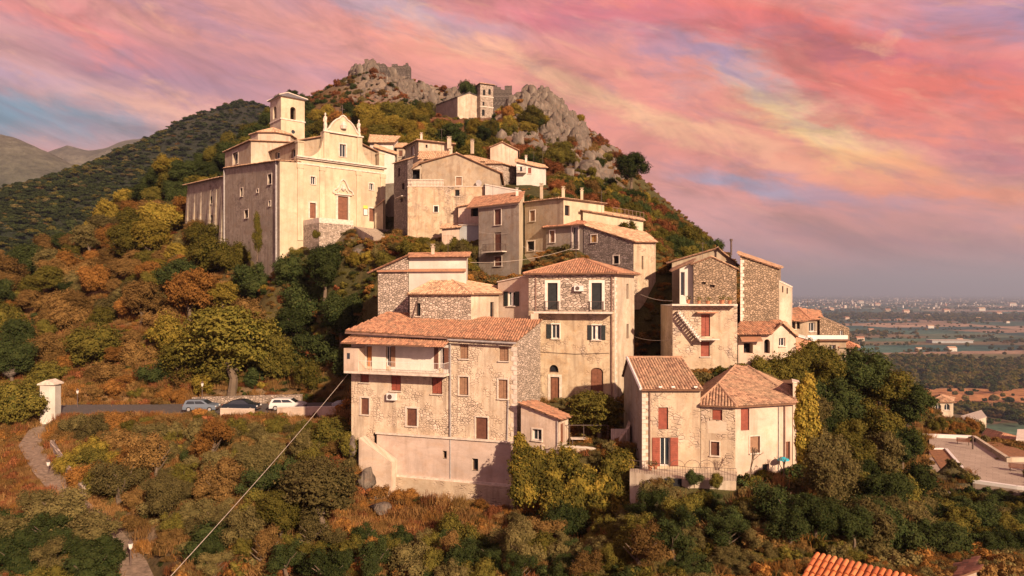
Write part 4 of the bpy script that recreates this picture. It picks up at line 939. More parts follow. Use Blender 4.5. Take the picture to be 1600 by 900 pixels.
pf = [h1.at(0, -.1, 0, .05).xy, h1.at(0, u_r + .1, 0, .05).xy]; pfq = [(pf[0] + n1.xy * 1.75), (pf[1] + n1.xy * 1.75), pf[1], pf[0]]
porch = cpart(pfq, 0, [], 'white', 'tile_orange', 0, True); porch.root = h1.root; porch.sp = .24; FOOT.pop(); porch.thick = .1
zp0 = Z(538, 66); porch.planes = [plane3(Vector((*pfq[0], -4.80)), Vector((*pfq[1], -4.95)), Vector((*pfq[2], -4.45)))]; porch.roof()
# gutters, pipes, plinth
upipe = h1.hit(0, 704.5, 600)[0]
pipe(h1, [h1.at(0, upipe, -4.7, .12), h1.at(0, upipe, -17.2, .12), h1.at(0, upipe - 2.2, -18.6, .35)], .085, 'pipe_grey')
pipe(h1, [h1.at(0, -.3, -3.86, .62), h1.at(0, u_r, -4.16, .62)], .08, 'pipe', 'gutter'); pipe(h1, [h1.at(0, u_r + .05, -4.28, .62), h1.at(0, L1 + .1, -4.46, .62)], .09, 'pipe_grey', 'gutter'); pipe(h1, [h1.at(0, L1 - .9, -13.2, .1), h1.at(0, L1 - .8, -9.6, .1)], .06, 'pipe_grey')
up0, zp = h1.hit(0, 590, 681); up1, zp1 = h1.hit(0, 806, 698)
pw = [w for w in h1.wins[0] if w[3] < zp - .3]
def band(ua, ub, za, zb_, o, mat, name):
    mb = MB(); us = sorted({ua, ub} | {w[i] for w in pw for i in (0, 2) if ua < w[i] < ub})
    for a, b in zip(us[:-1], us[1:]):
        hs = [w for w in pw if w[0] <= (a + b) / 2 <= w[2] and w[1] < zb_ and w[3] > za]
        spans = [(za, zb_)] if not hs else [(za, hs[0][1]), (hs[0][3], zb_)]
        for s0_, s1_ in spans:
            if s1_ > s0_: mb.hexa(h1.at(0, a, s0_, .004), t1 * (b - a), n1 * o, UP * (s1_ - s0_))
    return mb.build(name, M[mat], h1.root)
band(up0, L1 - .02, -17.0, -13.35, .14, 'smooth', 'plinth'); MB().hexa(h1.at(0, up0 - .1, -13.35, .004), t1 * (L1 - up0 + .15), n1 * .3, UP * .16).build('plinth_cornice', M['trim'], h1.root)
MB().hexa(h1.at(0, up0 + .3, -17.2, .004), t1 * (L1 - up0 - .2), n1 * .32, UP * .2).build('plinth_ledge', M['trim'], h1.root)
MB().hexa(h1.at(0, up0 - .4, -19.2, .006), t1 * (L1 - up0 + .3), n1 * .5, UP * 2.0).build('lower_plinth', M['block'], h1.root); MB().hexa(h1.at(0, up0 - .9, -24, .008), t1 * (L1 - up0 + 1.2), n1 * .9, UP * 4.8).build('footing', M['pale'], h1.root)
mb = MB(); a, b = h1.at(0, up0 - 1.2, -13.6, .2), h1.at(0, up0 + 2.2, -15.6, .2)
mb.face([a + n1 * 1.2, b + n1 * 1.2, Vector((b.x, b.y, -24)) + n1 * 1.2, Vector((a.x, a.y, -24)) + n1 * 1.2][::-1]); mb.face([a, a + n1 * 1.2, b + n1 * 1.2, b]); mb.face([b, b + n1 * 1.2, Vector((b.x, b.y, -24)) + n1 * 1.2, Vector((b.x, b.y, -24))]); mb.face([a + n1 * 1.2, a, Vector((a.x, a.y, -24)), Vector((a.x, a.y, -24)) + n1 * 1.2]); mb.build('ramp_wall', M['pinkish'], h1.root)
ac_unit('white air conditioner under the red shutters of the balcony house', h1, 0, 607, 613.5, 621, 625)
# quoins on the right corner of H1 and H2 are built as stones
def quoins(h, k, at_end, z0, z1, mat='trim', hh=.34, w=(.62, .38)):
    p, t2, n2, L = h.frame(k); t = Vector((t2.x, t2.y, 0)); n = Vector((n2.x, n2.y, 0)); z = z0; i = 0
    while z < z1:
        ww = w[i % 2]; u = L - ww if at_end else 0.0; MB().hexa(h.at(k, u, z + .012, .003), t * ww, n * .035, UP * (hh - .024)).build('quoin', M[mat], h.root); z += hh; i += 1
quoins(h1, 0, True, -12.8, -5.0, 'trim', .42, (.55, .35))
# annex with orange shed roof
fp = [XY(814, 61.4), XY(873, 59.6), XY(888, 62.5), XY(836, 65)]
hA = H('small cream annex with bright orange lean-to roof beside the garden', fp, -17, [plane3(P(814, 632, 61.4), P(873, 655, 59.6), P(887, 650, 62.5))], 'pinkish', 'tile_orange', [.25, .35, .2, .1], 'annex', 'annex')
hA.win(0, 832, 670.5, 846.5, 688, 'glass', sur=.1).win(1, 876, 661, 882.5, 693, 'door', leafm='wood'); hA.build()
pipe(hA, [hA.at(0, hA.frame(0)[3] - .1, -10.9, .08), hA.at(0, hA.frame(0)[3] - .1, -13.0, .08)], .04, 'pipe_grey')
# H2 tower house
fp = [XY(826, 71.5), XY(960, 69.5), XY(991, 74.2), XY(975, 80), XY(835, 80.5)]
h2 = H('tall square house with hipped orange roof, green French windows and stone upper storey', fp, -14, hip(fp, 1.95, .30), 'rubble2', 'tile_orange', .55)
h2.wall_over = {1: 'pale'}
for r, kd, o in (((855.6, 442, 871.4, 484), 'roller', dict(shutter='shutter_dark', sur=.28, surm='trim_white', sill=False)), ((924.3, 442, 940.6, 484), 'roller', dict(shutter='shutter_dark', sur=.28, surm='trim_white', sill=False)),
                 ((862, 506.6, 874.5, 529), 'open', dict(shutter='shutter_dark', side=-1, curtain=False, sur=.1, surm='trim_white', sw=.5)), ((925, 508, 939, 531), 'open', dict(shutter='shutter_dark', curtain=True, sw=.42, sur=.08, surm='trim_white')),
                 ((860, 589, 874, 626), 'door', dict(sur=.25)), ((858, 570, 872.5, 582), 'dark', dict(arch=.6, sur=.0, sill=False)), ((922.8, 574.6, 942.4, 612), 'door', dict(arch=.35, leafm='wood'))): h2.win(0, *r, kd, **o)
for r in ((979, 443.5, 982.5, 467), (979, 506, 982.5, 529)): h2.win(1, *r, 'dark', sill=False)
h2.build()
# stone facing of the upper storey between the pale door surrounds
t2_, n2_ = (lambda f: (Vector((f[1].x, f[1].y, 0)), Vector((f[2].x, f[2].y, 0))))(h2.frame(0)); L2 = h2.frame(0)[3]
zb2, zt2 = h2.hit(0, 890, 486)[1], 1.95
us = sorted([0.02, L2 - .02] + [h2.hit(0, x, 460)[0] for x in (851, 876, 919.8, 945)])
mb = MB()
for a, b, full in ((us[0], us[1], 1), (us[1], us[2], 0), (us[2], us[3], 1), (us[3], us[4], 0), (us[4], us[5], 1)):
    z0 = zb2 if full else h2.hit(0, 864, 436)[1]; mb.hexa(h2.at(0, a, z0, .004), t2_ * (b - a), n2_ * .03, UP * (zt2 - z0))
mb.build('stone_facing', M['stone_pale'], h2.root)
balcony(h2, 0, 837, 957.6, 486.5, 1.1, 1.0, .2, rx=[(852, 875), (921, 944)])
quoins(h2, 1, False, -12.5, 1.2, 'trim', .36)
pipe(h2, [h2.at(0, L2 - .25, 1.9, .1), h2.at(0, L2 - .25, -10.9, .1)], .07); pipe(h2, [h2.at(0, .75, 1.8, .1), h2.at(0, .75, zb2, .1)], .06)
ac_unit('white air conditioner between the green French windows', h2, 0, 898, 446, 912, 455)
pf = XY(835, 70.2); MB().box((pf.x, pf.y, (Z(490, 70) - 12) / 2 - .0), (.75, .75, abs(Z(490, 70) + 12))).build('flue', M['pinkish'], h2.root)
pipe(h2, [h2.at(0, .8, -6.0, .03), h2.at(0, L2 * .55, -6.15, .06), h2.at(0, L2 - .5, -6.0, .03)], .025, 'iron', 'cable')
# H3 right front house: left block, right block
fp = [XY(1003, 57), XY(1094.5, 57), XY(1094.5, 57) + Vector((0, 9.2)), XY(1003, 57) + Vector((0, 9.2))]
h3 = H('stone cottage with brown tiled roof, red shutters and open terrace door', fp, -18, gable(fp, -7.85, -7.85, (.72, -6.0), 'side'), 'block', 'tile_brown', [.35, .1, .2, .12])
h3.wall_over = {3: 'greyr'}  # left wall's shade put into a darker render than the front
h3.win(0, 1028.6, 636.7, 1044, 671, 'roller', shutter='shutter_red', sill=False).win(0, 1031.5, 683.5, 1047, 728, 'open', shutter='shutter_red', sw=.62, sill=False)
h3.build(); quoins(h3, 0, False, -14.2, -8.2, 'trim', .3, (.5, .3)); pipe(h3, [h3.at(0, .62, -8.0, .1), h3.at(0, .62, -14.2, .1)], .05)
mb = MB(); a = Vector((*fp[0], -7.78)) + Vector((-.14, -.3, 0)); b = Vector((fp[0].x - .14, fp[0].y + .72 * 9.2, -5.86)); mb.tube(a, b, .13, .13, 6); mb.build('mortar_verge', M['plastic_white'], h3.root)
mb = MB(); 
for px in (1032, 1052, 1087): q = P(px, 604.5, 56.55); mb.box((q.x, q.y, q.z), (.28, .05, .12))
mb.build('white_rafter_ends', M['plastic_white'], h3.root)
fp = [XY(1095.2, 57), XY(1149, 56.2), XY(1238, 57.8), XY(1232, 66.5), XY(1096, 66.3)]
h3b = H('cream house with low hipped brown tiled roof and angled front above the terrace', fp, -18, [edge_plane(fp, 0, -9.1, .235), edge_plane(fp, 1, -9.1, .235), edge_plane(fp, 2, -8.9, .5), edge_plane(fp, 4, -8.9, .6)], 'block', 'tile_brown', [.35, .35, .3, .1, .1])
h3b.wall_over = {1: 'pinkish', 2: 'pinkish'}
h3b.win(0, 1113, 640, 1128.6, 656.7, 'roller', shutter='shutter_red', sill=False).win(0, 1110.8, 690, 1124, 711.7, 'roller', shutter='shutter', sur=.08)
h3b.win(1, 1157.5, 638.6, 1170.8, 672.8, 'roller', shutter='shutter_red', sill=False).win(1, 1171.7, 681.7, 1187, 707.5, 'roller', shutter='shutter_tan', sur=.1).win(1, 1191.4, 725, 1202, 737.5, 'dark').win(1, 1228, 690, 1234.5, 719, 'door', leafm='wood')
h3b.build(); u = h3b.hit(1, 1225, 660)[0]; pipe(h3b, [h3b.at(1, u, -9.2, .1), h3b.at(1, u, -14.0, .1)], .05, 'pipe'); u = h3b.hit(1, 1216, 660)[0]; pipe(h3b, [h3b.at(1, u, -9.2, .06), h3b.at(1, u, -14.6, .06)], .03, 'pipe_grey')
q = h3b.hit(0, 1120, 664); MB().hexa(h3b.at(0, q[0] - .75, q[1] - .7, .003), Vector((*h3b.frame(0)[1], 0)) * 1.5, Vector((*h3b.frame(0)[2], 0)) * .012, UP * 1.0).build('render_patch', M['pale'], h3b.root)
fp = [XY(1239, 58.6), XY(1249, 59.2), XY(1247, 66), XY(1238, 66)]
hE = H('tall narrow end wall block draped in yellow ivy', fp, -18, [plane3(P(1239, 598, 58.6), P(1249, 600, 59.2), P(1247, 596, 66))], 'pinkish', 'trim', .05, 'end_block', 'outbuilding', tiles=False); hE.build()
fp = [XY(1170, 66.9), XY(1240, 66.3), XY(1240, 70), XY(1170, 70)]
H('low grey wall shed with a strip of red tiles behind the hipped cottage', fp, -12, shed(fp, 0, Z(601, 66.5), Z(593, 70)), 'greyr', 'tile_red', .15, 'shed', 'shed').build()
# H7 house with terrace and outside stairs
fp = [XY(1051, 69), XY(1152, 69), XY(1152, 69) + Vector((.2, 6.5)), XY(1051, 69) + Vector((.2, 6.5))]
h7 = H('tall pale house with outside flight of stairs and roof terrace of pots', fp, -13, [(0, 0, Z(479.5, 69))], 'block', 'concrete', .02, tiles=False)
h7.win(0, 1095.5, 491, 1109.5, 525.5, 'shut', shutter='shutter_red', sill=False).win(0, 1095, 534, 1109, 557, 'roller', shutter='shutter_red', sur=.0); h7.build()
zt = Z(479.5, 69)
def hp(px, py, out): u, z = h7.hit(0, px, py); return h7.at(0, u, z, out)
MB().hexa(hp(1047, 477.5, -.05) - UP * .0, Vector((hp(1148, 477, 0) - hp(1047, 477, 0)).to_tuple()) * 1.0, Vector((0, -.95, 0)), UP * .16).build('terrace_slab', M['trim'], h7.root)
stp = MB(); n_st = 12; A_, B_ = hp(1057, 483, 0), hp(1091, 527, 0)
flt = empty('x', (0, 0, 0)); bpy.data.objects.remove(flt)
stair = MB().path([A_ + Vector((0, -.9, -.35)), B_ + Vector((0, -.9, -.35))], .09, 4).path([A_ + Vector((0, -.1, -.35)), B_ + Vector((0, -.1, -.35))], .09, 4).build('staircase', M['trim'], h7.root)
for i in range(n_st):
    q = A_.lerp(B_, (i + .5) / n_st); MB().box((q.x, q.y - .5, q.z - .12), (.26, .9, .07)).build('step', M['trim'], stair)
MB().hexa(A_ + Vector((0, -.95, -.25)), B_ - A_, Vector((0, .06, 0)), UP * .16).build('stringer', M['plastic_white'], stair)
MB().hexa(hp(1088, 530.5, .004), Vector((2.0, 0, 0)), Vector((0, -1.0, 0)), UP * .12).build('landing', M['trim'], h7.root)
MB().hexa(hp(1087, 489, .004), Vector((2.0, 0, 0)), Vector((0, -.7, 0)), UP * .09).build('awning', M['tile_red'], h7.root)
fp = [XY(1083.6, 73.5), XY(1151, 73.5), XY(1151, 79), XY(1083.6, 79)]
h7b = H('rubble stone upper house with low gable behind the pot terrace', fp, -3, gable(fp, Z(413, 73.5), Z(421, 73.5), (1112, 73.5, Z(402.5, 73.5)), 'front'), 'stone_brown', 'tile_old', [.1, .3, .1, .3])
for r in ((1096, 440.5, 1103, 444), (1109, 445, 1117, 449)): h7b.win(0, *r, 'dark', deep=.35, sill=False)
h7b.build()
fp = [XY(1062, 74.2), XY(1083, 74.2), XY(1083.4, 79.5), XY(1064, 79.5)]
h7c = H('narrow white porch house with dark glazed door at the left of the pot terrace', fp, -3, [plane3(P(1062, 419, 74.2), P(1083, 410, 74.2), P(1064, 415, 79.5))], 'white', 'tile_brown', [.35, .1, .1, .9]); h7c.win(0, 1063.5, 425, 1070, 462, 'glass', sill=False); h7c.build()
fp = [XY(1050, 81), XY(1150, 81), XY(1150, 88), XY(1052, 88)]
H('low house with broad faded tiled roof behind the stone upper house', fp, -2, gable(fp, Z(410, 81), Z(412, 81), (1122, 81, Z(389, 81)), 'front'), 'tan', 'tile_old', [.3, .3, .2, .6]).build()
fp = [XY(1156.5, 74.2), XY(1216, 76), XY(1220, 84), XY(1158, 83)]
h7d = H('tall ochre rubble stone tower house at the right edge of the village', fp, -10, [plane3(P(1156.5, 400, 74.2), P(1216, 420, 76), P(1158, 396, 83))], 'stone_brown', 'tile_brown', .2)
h7d.build(); quoins(h7d, 0, False, -3.4, 3.2, 'trim', .36, (.5, .3)); mb = MB(); q = P(1142.5, 399, 79); mb.tube(q, q + UP * 1.6, .11, .11, 8); mb.tube(q + UP * 1.6, q + UP * 1.85, .17, .17, 8); mb.build('metal_flue', M['iron'], h7b.root)
fp = [XY(1217.2, 78), XY(1236, 79), XY(1238, 86), XY(1218, 86)]
h7e = H('narrow pale house with ragged top beyond the stone tower house', fp, -8, [plane3(P(1217, 440, 78), P(1236, 449, 79), P(1218, 439, 86))], 'pale', 'trim', .05, tiles=False); h7e.win(0, 1222, 447, 1224, 457, 'dark', sill=False).win(0, 1229, 450, 1231, 459, 'dark', sill=False); h7e.build()
# the row of low houses on the right shoulder
fp = [XY(1153.5, 70.6), XY(1206, 70.9), XY(1219, 74.4), XY(1157, 73.6)]
r1 = H('long low house with orange tiled roof over an arcaded porch', fp, -10, shed(fp, 0, Z(521, 70.7), Z(503.5, 74)), 'pinkish', 'tile_orange', [.5, .1, .1, .1], sp=.26); r1.win(0, 1162, 536, 1176.5, 552, 'dark', sill=False, deep=.8).win(0, 1194, 530, 1203, 552, 'dark', arch=.5, sill=False, deep=.5); r1.build()
MB().hexa(r1.at(0, .05, Z(533, 70.7), .75), Vector((*r1.frame(0)[1], 0)) * (r1.frame(0)[3] * .62), Vector((0, .72, .45)), UP * .1).build('porch_roof', M['tile_orange'], r1.root)
fp = [XY(1206.8, 71.6), XY(1243, 73.4), XY(1244, 77.6), XY(1217.5, 76.5)]
r2 = H('small pinkish gabled house next to the arcaded porch', fp, -10, gable(fp, Z(521, 71.6), Z(524, 73.4), (1223.5, 72.5, Z(506, 72.5)), 'front'), 'pinkish', 'tile_old', [.25, .25, .1, .25]); r2.win(0, 1217, 528, 1227, 541, 'glass'); r2.build()
fp = [XY(1229, 84), XY(1254, 84), XY(1283, 87), XY(1280, 91), XY(1231, 89)]
r3 = H('house with orange roof, dark loggia windows and a chimney on the right shoulder', fp, -11, [plane3(P(1229, 500, 84), P(1256, 501, 84.2), P(1231, 484, 89)), edge_plane(fp, 1, Z(499, 84.5), .35)], 'tan', 'tile_orange', [.5, .4, .1, .1, .2]); r3.win(0, 1236, 503, 1243, 514, 'dark').win(0, 1245, 503, 1250, 514, 'dark').win(1, 1264, 504, 1274, 518, 'glass'); r3.build()
chimney(r3, 1226, 482, 500, 83, .7, 'tan')
fp = [XY(1281, 86), XY(1327, 87.5), XY(1326, 93), XY(1282, 92)]
r4 = H('ruined stone house with sloping ragged wall tops at the right end of the row', fp, -12, [plane3(P(1281, 496, 86), P(1327, 516, 87.5), P(1282, 494, 92)), edge_plane(fp, 1, Z(514, 87), .9)], 'stone_brown', 'stone_brown', .03, tiles=False); r4.win(0, 1312, 516, 1318, 528, 'glass'); r4.build()
fp = [XY(1234, 76.5), XY(1272, 76.5), XY(1276, 83), XY(1238, 83)]
r5 = H('salmon coloured low house with a white flat parapet', fp, -11, [plane3(P(1234, 523, 76.5), P(1272, 533, 76.5), P(1238, 521, 83))], 'brick_red', 'plastic_white', .12, tiles=False); r5.build()
fp = [XY(1266, 80), XY(1322, 80), XY(1320, 84.5), XY(1268, 84.5)]
r6 = H('long low white topped building with tiled edge below the ruined stone house', fp, -11, [plane3(P(1266, 533, 80), P(1322, 533, 80), P(1268, 530.5, 84.5))], 'tan', 'tile_red', .35); r6.win(0, 1296, 539, 1306, 552, 'glass'); r6.build()
MB().hexa(P(1262, 530, 80.5), Vector((4.6, 0, 0)), Vector((0, .3, 0)), UP * .45).build('parapet', M['plastic_white'], r6.root)
fp = [XY(1317, 80.5), XY(1334, 80.5), XY(1334, 82.5), XY(1317, 82.5)]
r7 = H('little square turret with red hipped roof at the end of the row', fp, -11, hip(fp, Z(541, 80.5), .5), 'pinkish', 'tile_red', .5, 'turret', 'outbuilding'); r7.win(0, 1321, 544, 1328, 553, 'dark', arch=.5); r7.build()
# H8 white-topped house and H9, H10 behind H1
fp = [XY(590.6, 76.2), XY(638, 75.2), XY(638.5, 82), XY(594, 83)]
h8 = H('narrow rubble stone house wall with tiled verge left of the white house', fp, -9, [plane3(P(590.6, 421, 76.2), P(638, 400, 75.2), P(594, 421, 83))], 'stone_pale', 'tile_orange', [.3, .05, .2, 1.1]); h8.build()
MB().hexa(h8.at(0, .0, Z(425, 76), .004), Vector((*h8.frame(0)[1], 0)) * h8.frame(0)[3], Vector((*h8.frame(0)[2], 0)) * .3, UP * .2).build('tile_string', M['tile_orange'], h8.root)
fp = [XY(638.8, 75.4), XY(728.5, 74.2), XY(731, 81), XY(640, 82)]
h8b = H('bright white house with an orange band under a low tiled roof', fp, -9, shed(fp, 0, Z(403, 74.8), Z(396, 81)), 'white', 'tile_orange', [.45, .35, .2, .1]); h8b.build()
MB().hexa(h8b.at(0, .02, Z(424.5, 75), .004), Vector((*h8b.frame(0)[1], 0)) * (h8b.frame(0)[3] - .04), Vector((*h8b.frame(0)[2], 0)) * .3, UP * .3).build('tile_string', M['tile_orange'], h8b.root)
chimney(h8b, 676.5, 386.5, 397, 78, .5, 'pale')
fp = [XY(640.5, 71.8), XY(736, 70.2), XY(779, 73.8), XY(770, 78.5), XY(648, 78.5)]
h9 = H('stone cottage with pale faceted tiled roof in front of the white house', fp, -6, [edge_plane(fp, k, -.15, t_) for k, t_ in ((0, .36), (1, .30), (4, .6), (3, .5))], 'stone_pale', 'tile_old', .35)
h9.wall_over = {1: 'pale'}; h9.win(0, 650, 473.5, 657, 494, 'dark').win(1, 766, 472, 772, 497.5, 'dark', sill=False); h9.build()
pipe(h9, [h9.at(0, .4, -2.6, .3), h9.at(0, 1.0, -.4, .1)], .05, 'iron')
fp = [XY(778, 75.2), XY(826, 72.9), XY(831, 78), XY(782, 80)]
h10 = H('pink rendered link house with dark shutters and sloping wall top', fp, -6, [plane3(P(778, 441, 75.2), P(826, 431, 72.9), P(782, 440, 80))], 'pinkish', 'trim', .12, tiles=False)
h10.win(0, 794, 455.5, 805, 478, 'open', shutter='shutter_dark', curtain=True, sw=.5); h10.build()
# H5 narrow tall house, neighbours
fp = [XY(748, 94.3), XY(811, 89.6), XY(819, 96), XY(760, 101)]
h5 = H('tall narrow house with three tiers of dark shutters and an iron balcony', fp, -2, shed(fp, 0, Z(319.5, 91.5), Z(303, 98)), 'greyr', 'tile_orange', [.35, .1, .1, 1.9])
h5.wall_over = {1: 'cream'}  # front greyed for grazing light, right side given the brighter sunlit tone
h5.win(0, 772.5, 327, 783, 351.4, 'roller', sur=.1).win(0, 772.5, 363, 783, 392.6, 'roller', sill=False).win(0, 772.5, 400.5, 784, 415.5, 'roller', sur=.06); h5.build(); balcony(h5, 0, 760, 791.5, 393, .9, .95, .14)
MB().hexa(h5.at(0, .05, Z(319, 91.5) - .25, .003), Vector((*h5.frame(0)[1], 0)) * (h5.frame(0)[3] - .1), Vector((*h5.frame(0)[2], 0)) * .12, UP * .22).build('eaves_board', M['trim_white'], h5.root)
chimney(h5, 808, 298, 308, 94, .5); chimney(h5, 846, 291, 304, 97, .6, 'tan')
fp = [XY(820, 94.3), XY(880.5, 89.5), XY(944, 94.8), XY(935, 101), XY(832, 103)]
h5b = H('house with dim brown front, single orange shutter and bright right side', fp, -2, [edge_plane(fp, 0, Z(314, 92), .10), edge_plane(fp, 1, Z(315, 92), .10)], 'tan', 'tile_old', .3)
h5b.wall_over = {1: 'cream'}  # front's dimness put into browner render, sunlit right side into cream
h5b.win(0, 828, 329, 836, 345.5, 'shut', shutter='shutter_tan', sur=.12).win(0, 824, 377, 835, 392, 'dark', sur=.15); h5b.win(1, 882.5, 321, 890, 337, 'dark', sill=False); h5b.build()
chimney(h5b, 880, 296, 311, 93, .55, 'cream'); chimney(h5b, 909, 298, 312, 96, .5, 'cream')
fp = [XY(818.5, 91.4), XY(822, 91.0), XY(826, 96.5), XY(819, 97)]
fp = [XY(911, 91.2), XY(1005, 96.6), XY(1000, 102), XY(905, 98)]
h6c = H('cream house with long low roof edge and two small windows behind the stone gable', fp, -2, [plane3(P(911, 330, 91.2), P(1005, 345.5, 96.6), P(905, 325, 98))], 'cream', 'tile_old', .25)
h6c.win(0, 962.8, 353, 968.3, 361, 'shut', shutter='shutter_red').win(0, 987.4, 356, 992.4, 368.5, 'glass', shutter='shutter_tan'); h6c.build()
mb = MB(); q0, q1 = P(958, 338, 93.5), P(1006, 346, 97)
for i in range(9): q = q0.lerp(q1, i / 8); mb.tube(q, q + UP * 1.2, .03, n=4)
mb.tube(q0 + UP * 1.2, q1 + UP * 1.2, .03, n=4); mb.tube(q0 + UP * .6, q1 + UP * .6, .02, n=4); mb.build('roof_railing', M['pipe'], h6c.root)
fp = [XY(853.5, 91.3), XY(911.5, 87.3), XY(919, 93), XY(862, 97)]
h6 = H('grey rendered house with tall white framed French window and red tiled roof', fp, -1, [edge_plane(fp, 0, Z(352, 88.3), .27), edge_plane(fp, 3, Z(352, 88.3), .3), edge_plane(fp, 1, Z(347, 88), .25)], 'greyr', 'tile_red', [.5, .1, .1, .5])
h6.win(0, 859.5, 360.6, 866.7, 378.6, 'shut', shutter='shutter_tan', sur=.14, surm='trim_white').win(0, 894.5, 354.5, 903, 389.5, 'open', side=0, sw=.01, sur=.2, surm='trim_white', curtain=False, sill=False); h6.build(); balcony(h6, 0, 893, 905, 389.5, .35, .9, .1)
fp = [XY(912, 87.2), XY(990, 82.2), XY(1024.5, 85.6), XY(1008, 92), XY(922, 92)]
h6b = H('grey rubble stone house with sloping verge, ochre shutter and bright right end', fp, -2, [plane3(P(912, 353, 87.2), P(990, 378, 82.2), P(922, 347, 92))], 'stone_ruin', 'tile_old', [.12, .35, .1, .1, .1])
h6b.wall_over = {1: 'block'}  # front stone darkened for grazing light, right end in a brighter lit tone
h6b.win(0, 923.8, 367, 932.5, 378.5, 'shut', shutter='shutter_yellow', sur=.12).win(0, 958.5, 399.6, 967, 412, 'dark', sur=.12).win(1, 1002.6, 400, 1005.4, 421, 'dark', sill=False); h6b.build()
# group below and right of the church
fp = [XY(637, 103.6), XY(757, 103.6), XY(757, 103.6) + Vector((.3, 2.6)), XY(637, 103.6) + Vector((.3, 2.6))]
h4 = H('stained pale lower house with a walled terrace and balustrade on top', fp, 4, [(0, 0, Z(292, 103.6))], 'rubble2', 'trim', .08, tiles=False)
h4.win(0, 678, 322, 684.5, 331.5, 'dark', sur=.12, surm='trim_white').win(0, 711, 296.5, 718, 306.5, 'dark'); h4.build()
zt = Z(292, 103.6) + .12; mb = MB(); a, b = P(638, 292, 103.75), P(692, 292, 103.75)
for i in range(25): q = a.lerp(b, i / 24); mb.lathe((q.x, q.y, zt), [(.07, 0), (.05, .2), (.10, .45), (.05, .8), (.07, .9)], 6)
mb.hexa(Vector((a.x - .1, a.y - .12, zt + .9)), Vector((b.x - a.x + .2, 0, 0)), Vector((0, .24, 0)), UP * .12); bb_ = mb.build('balustrade', M['trim'], h4.root)
fp = [XY(658.5, 106.4), XY(781, 106.4), XY(781, 106.4) + Vector((.2, 12)), XY(658.5, 106.4) + Vector((.2, 12))]
h4b = H('broad gabled rendered wall house above the balustraded terrace', fp, 8, gable(fp, Z(256, 106.4), Z(270.5, 106.4), (713.6, 106.4, Z(240.5, 106.4)), 'front'), 'tan', 'tile_old', [.3, .35, .1, .35], sp=.3)
h4b.win(0, 712.5, 276.5, 721.5, 290, 'shut', shutter='shutter_tan', sur=.1); h4b.build()
u, z = h4b.hit(0, 748, 287); dsh = MB(); q = h4b.at(0, u, z, .5); dsh.lathe((0, 0, 0), [(.02, 0), (.3, .04), (.5, .14)], 14)
dsh.v = [(q.x + x * .9 + zz * .2, q.y - zz, q.z + y) for x, y, zz in dsh.v]; dsh.tube(q + Vector((0, .05, -.1)), (q.x, q.y + .5, q.z - .5), .03); dsh.build('satellite_dish', M['pipe_grey'], h4b.root)
fp = [XY(638, 106.6), XY(657.5, 106.6), XY(657.8, 113), XY(640, 113)]
h4c = H('low loggia with pale sloping roof at the left end of the terrace', fp, 8, [plane3(P(638, 268, 106.6), P(657.5, 256, 106.6), P(640, 262, 113))], 'pale', 'tile_old', .25); h4c.win(0, 642.5, 264, 656, 282, 'dark', deep=1.2, sill=False); h4c.build()
fp = [XY(615.5, 111.5), XY(636.8, 104.5), XY(645, 107), XY(634, 112)]
h4d = H('tall dark old house side with narrow windows facing the church', fp, 4, [plane3(P(615.5, 256, 111.5), P(636.8, 250, 104.5), P(634, 250, 112))], 'stone_ruin', 'tile_old', .2)
for r in ((622, 262, 625, 276), (628, 286, 632, 297), (626, 306, 629, 316)): h4d.win(0, *r, 'dark', sill=False)
h4d.build(); balcony(h4d, 0, 624, 634, 308, .7, .9, .1)
fp = [XY(758, 102.8), XY(815, 101), XY(813, 106), XY(758, 107)]
h4e = H('low white building with sloping parapet right of the stained house', fp, 5, [plane3(P(758, 289, 102.8), P(815, 300, 101), P(758, 288, 107))], 'white', 'trim', .06, tiles=False); h4e.build()
# blue-grey shaded houses down in the gap
fp = [XY(718, 97.5), XY(748, 97), XY(754, 101), XY(722, 102)]
g1 = H('blue grey rendered house in the shaded gap beside the tall narrow house', fp, 0, [plane3(P(718, 352, 97.5), P(748, 353, 97), P(722, 350, 102))], 'blueish', 'concrete', .15, tiles=False); g1.win(0, 728.7, 387, 736.3, 392.8, 'dark', sur=.08, surm='trim_white'); g1.build()
fp = [XY(690.5, 97.4), XY(717.5, 96.9), XY(720, 100.5), XY(694, 101)]
g2 = H('small pale house with tiled canopy in the gap left of the blue grey house', fp, 0, [plane3(P(690, 358, 97.4), P(717, 356, 96.9), P(694, 352, 101))], 'pinkish', 'tile_old', .3); g2.win(0, 707, 370, 712, 384, 'dark', sill=False); g2.build()
fp = [XY(716, 102.2), XY(750, 101.4), XY(752, 107), XY(720, 108)]
g3 = H('upper pale house with a dark open loggia behind the blue grey house', fp, 2, [plane3(P(716, 324, 102.2), P(750, 318, 101.4), P(720, 320, 108))], 'pinkish', 'tile_old', .2); g3.win(0, 735.7, 323, 747, 338, 'dark', deep=1.0, sill=False); g3.build()
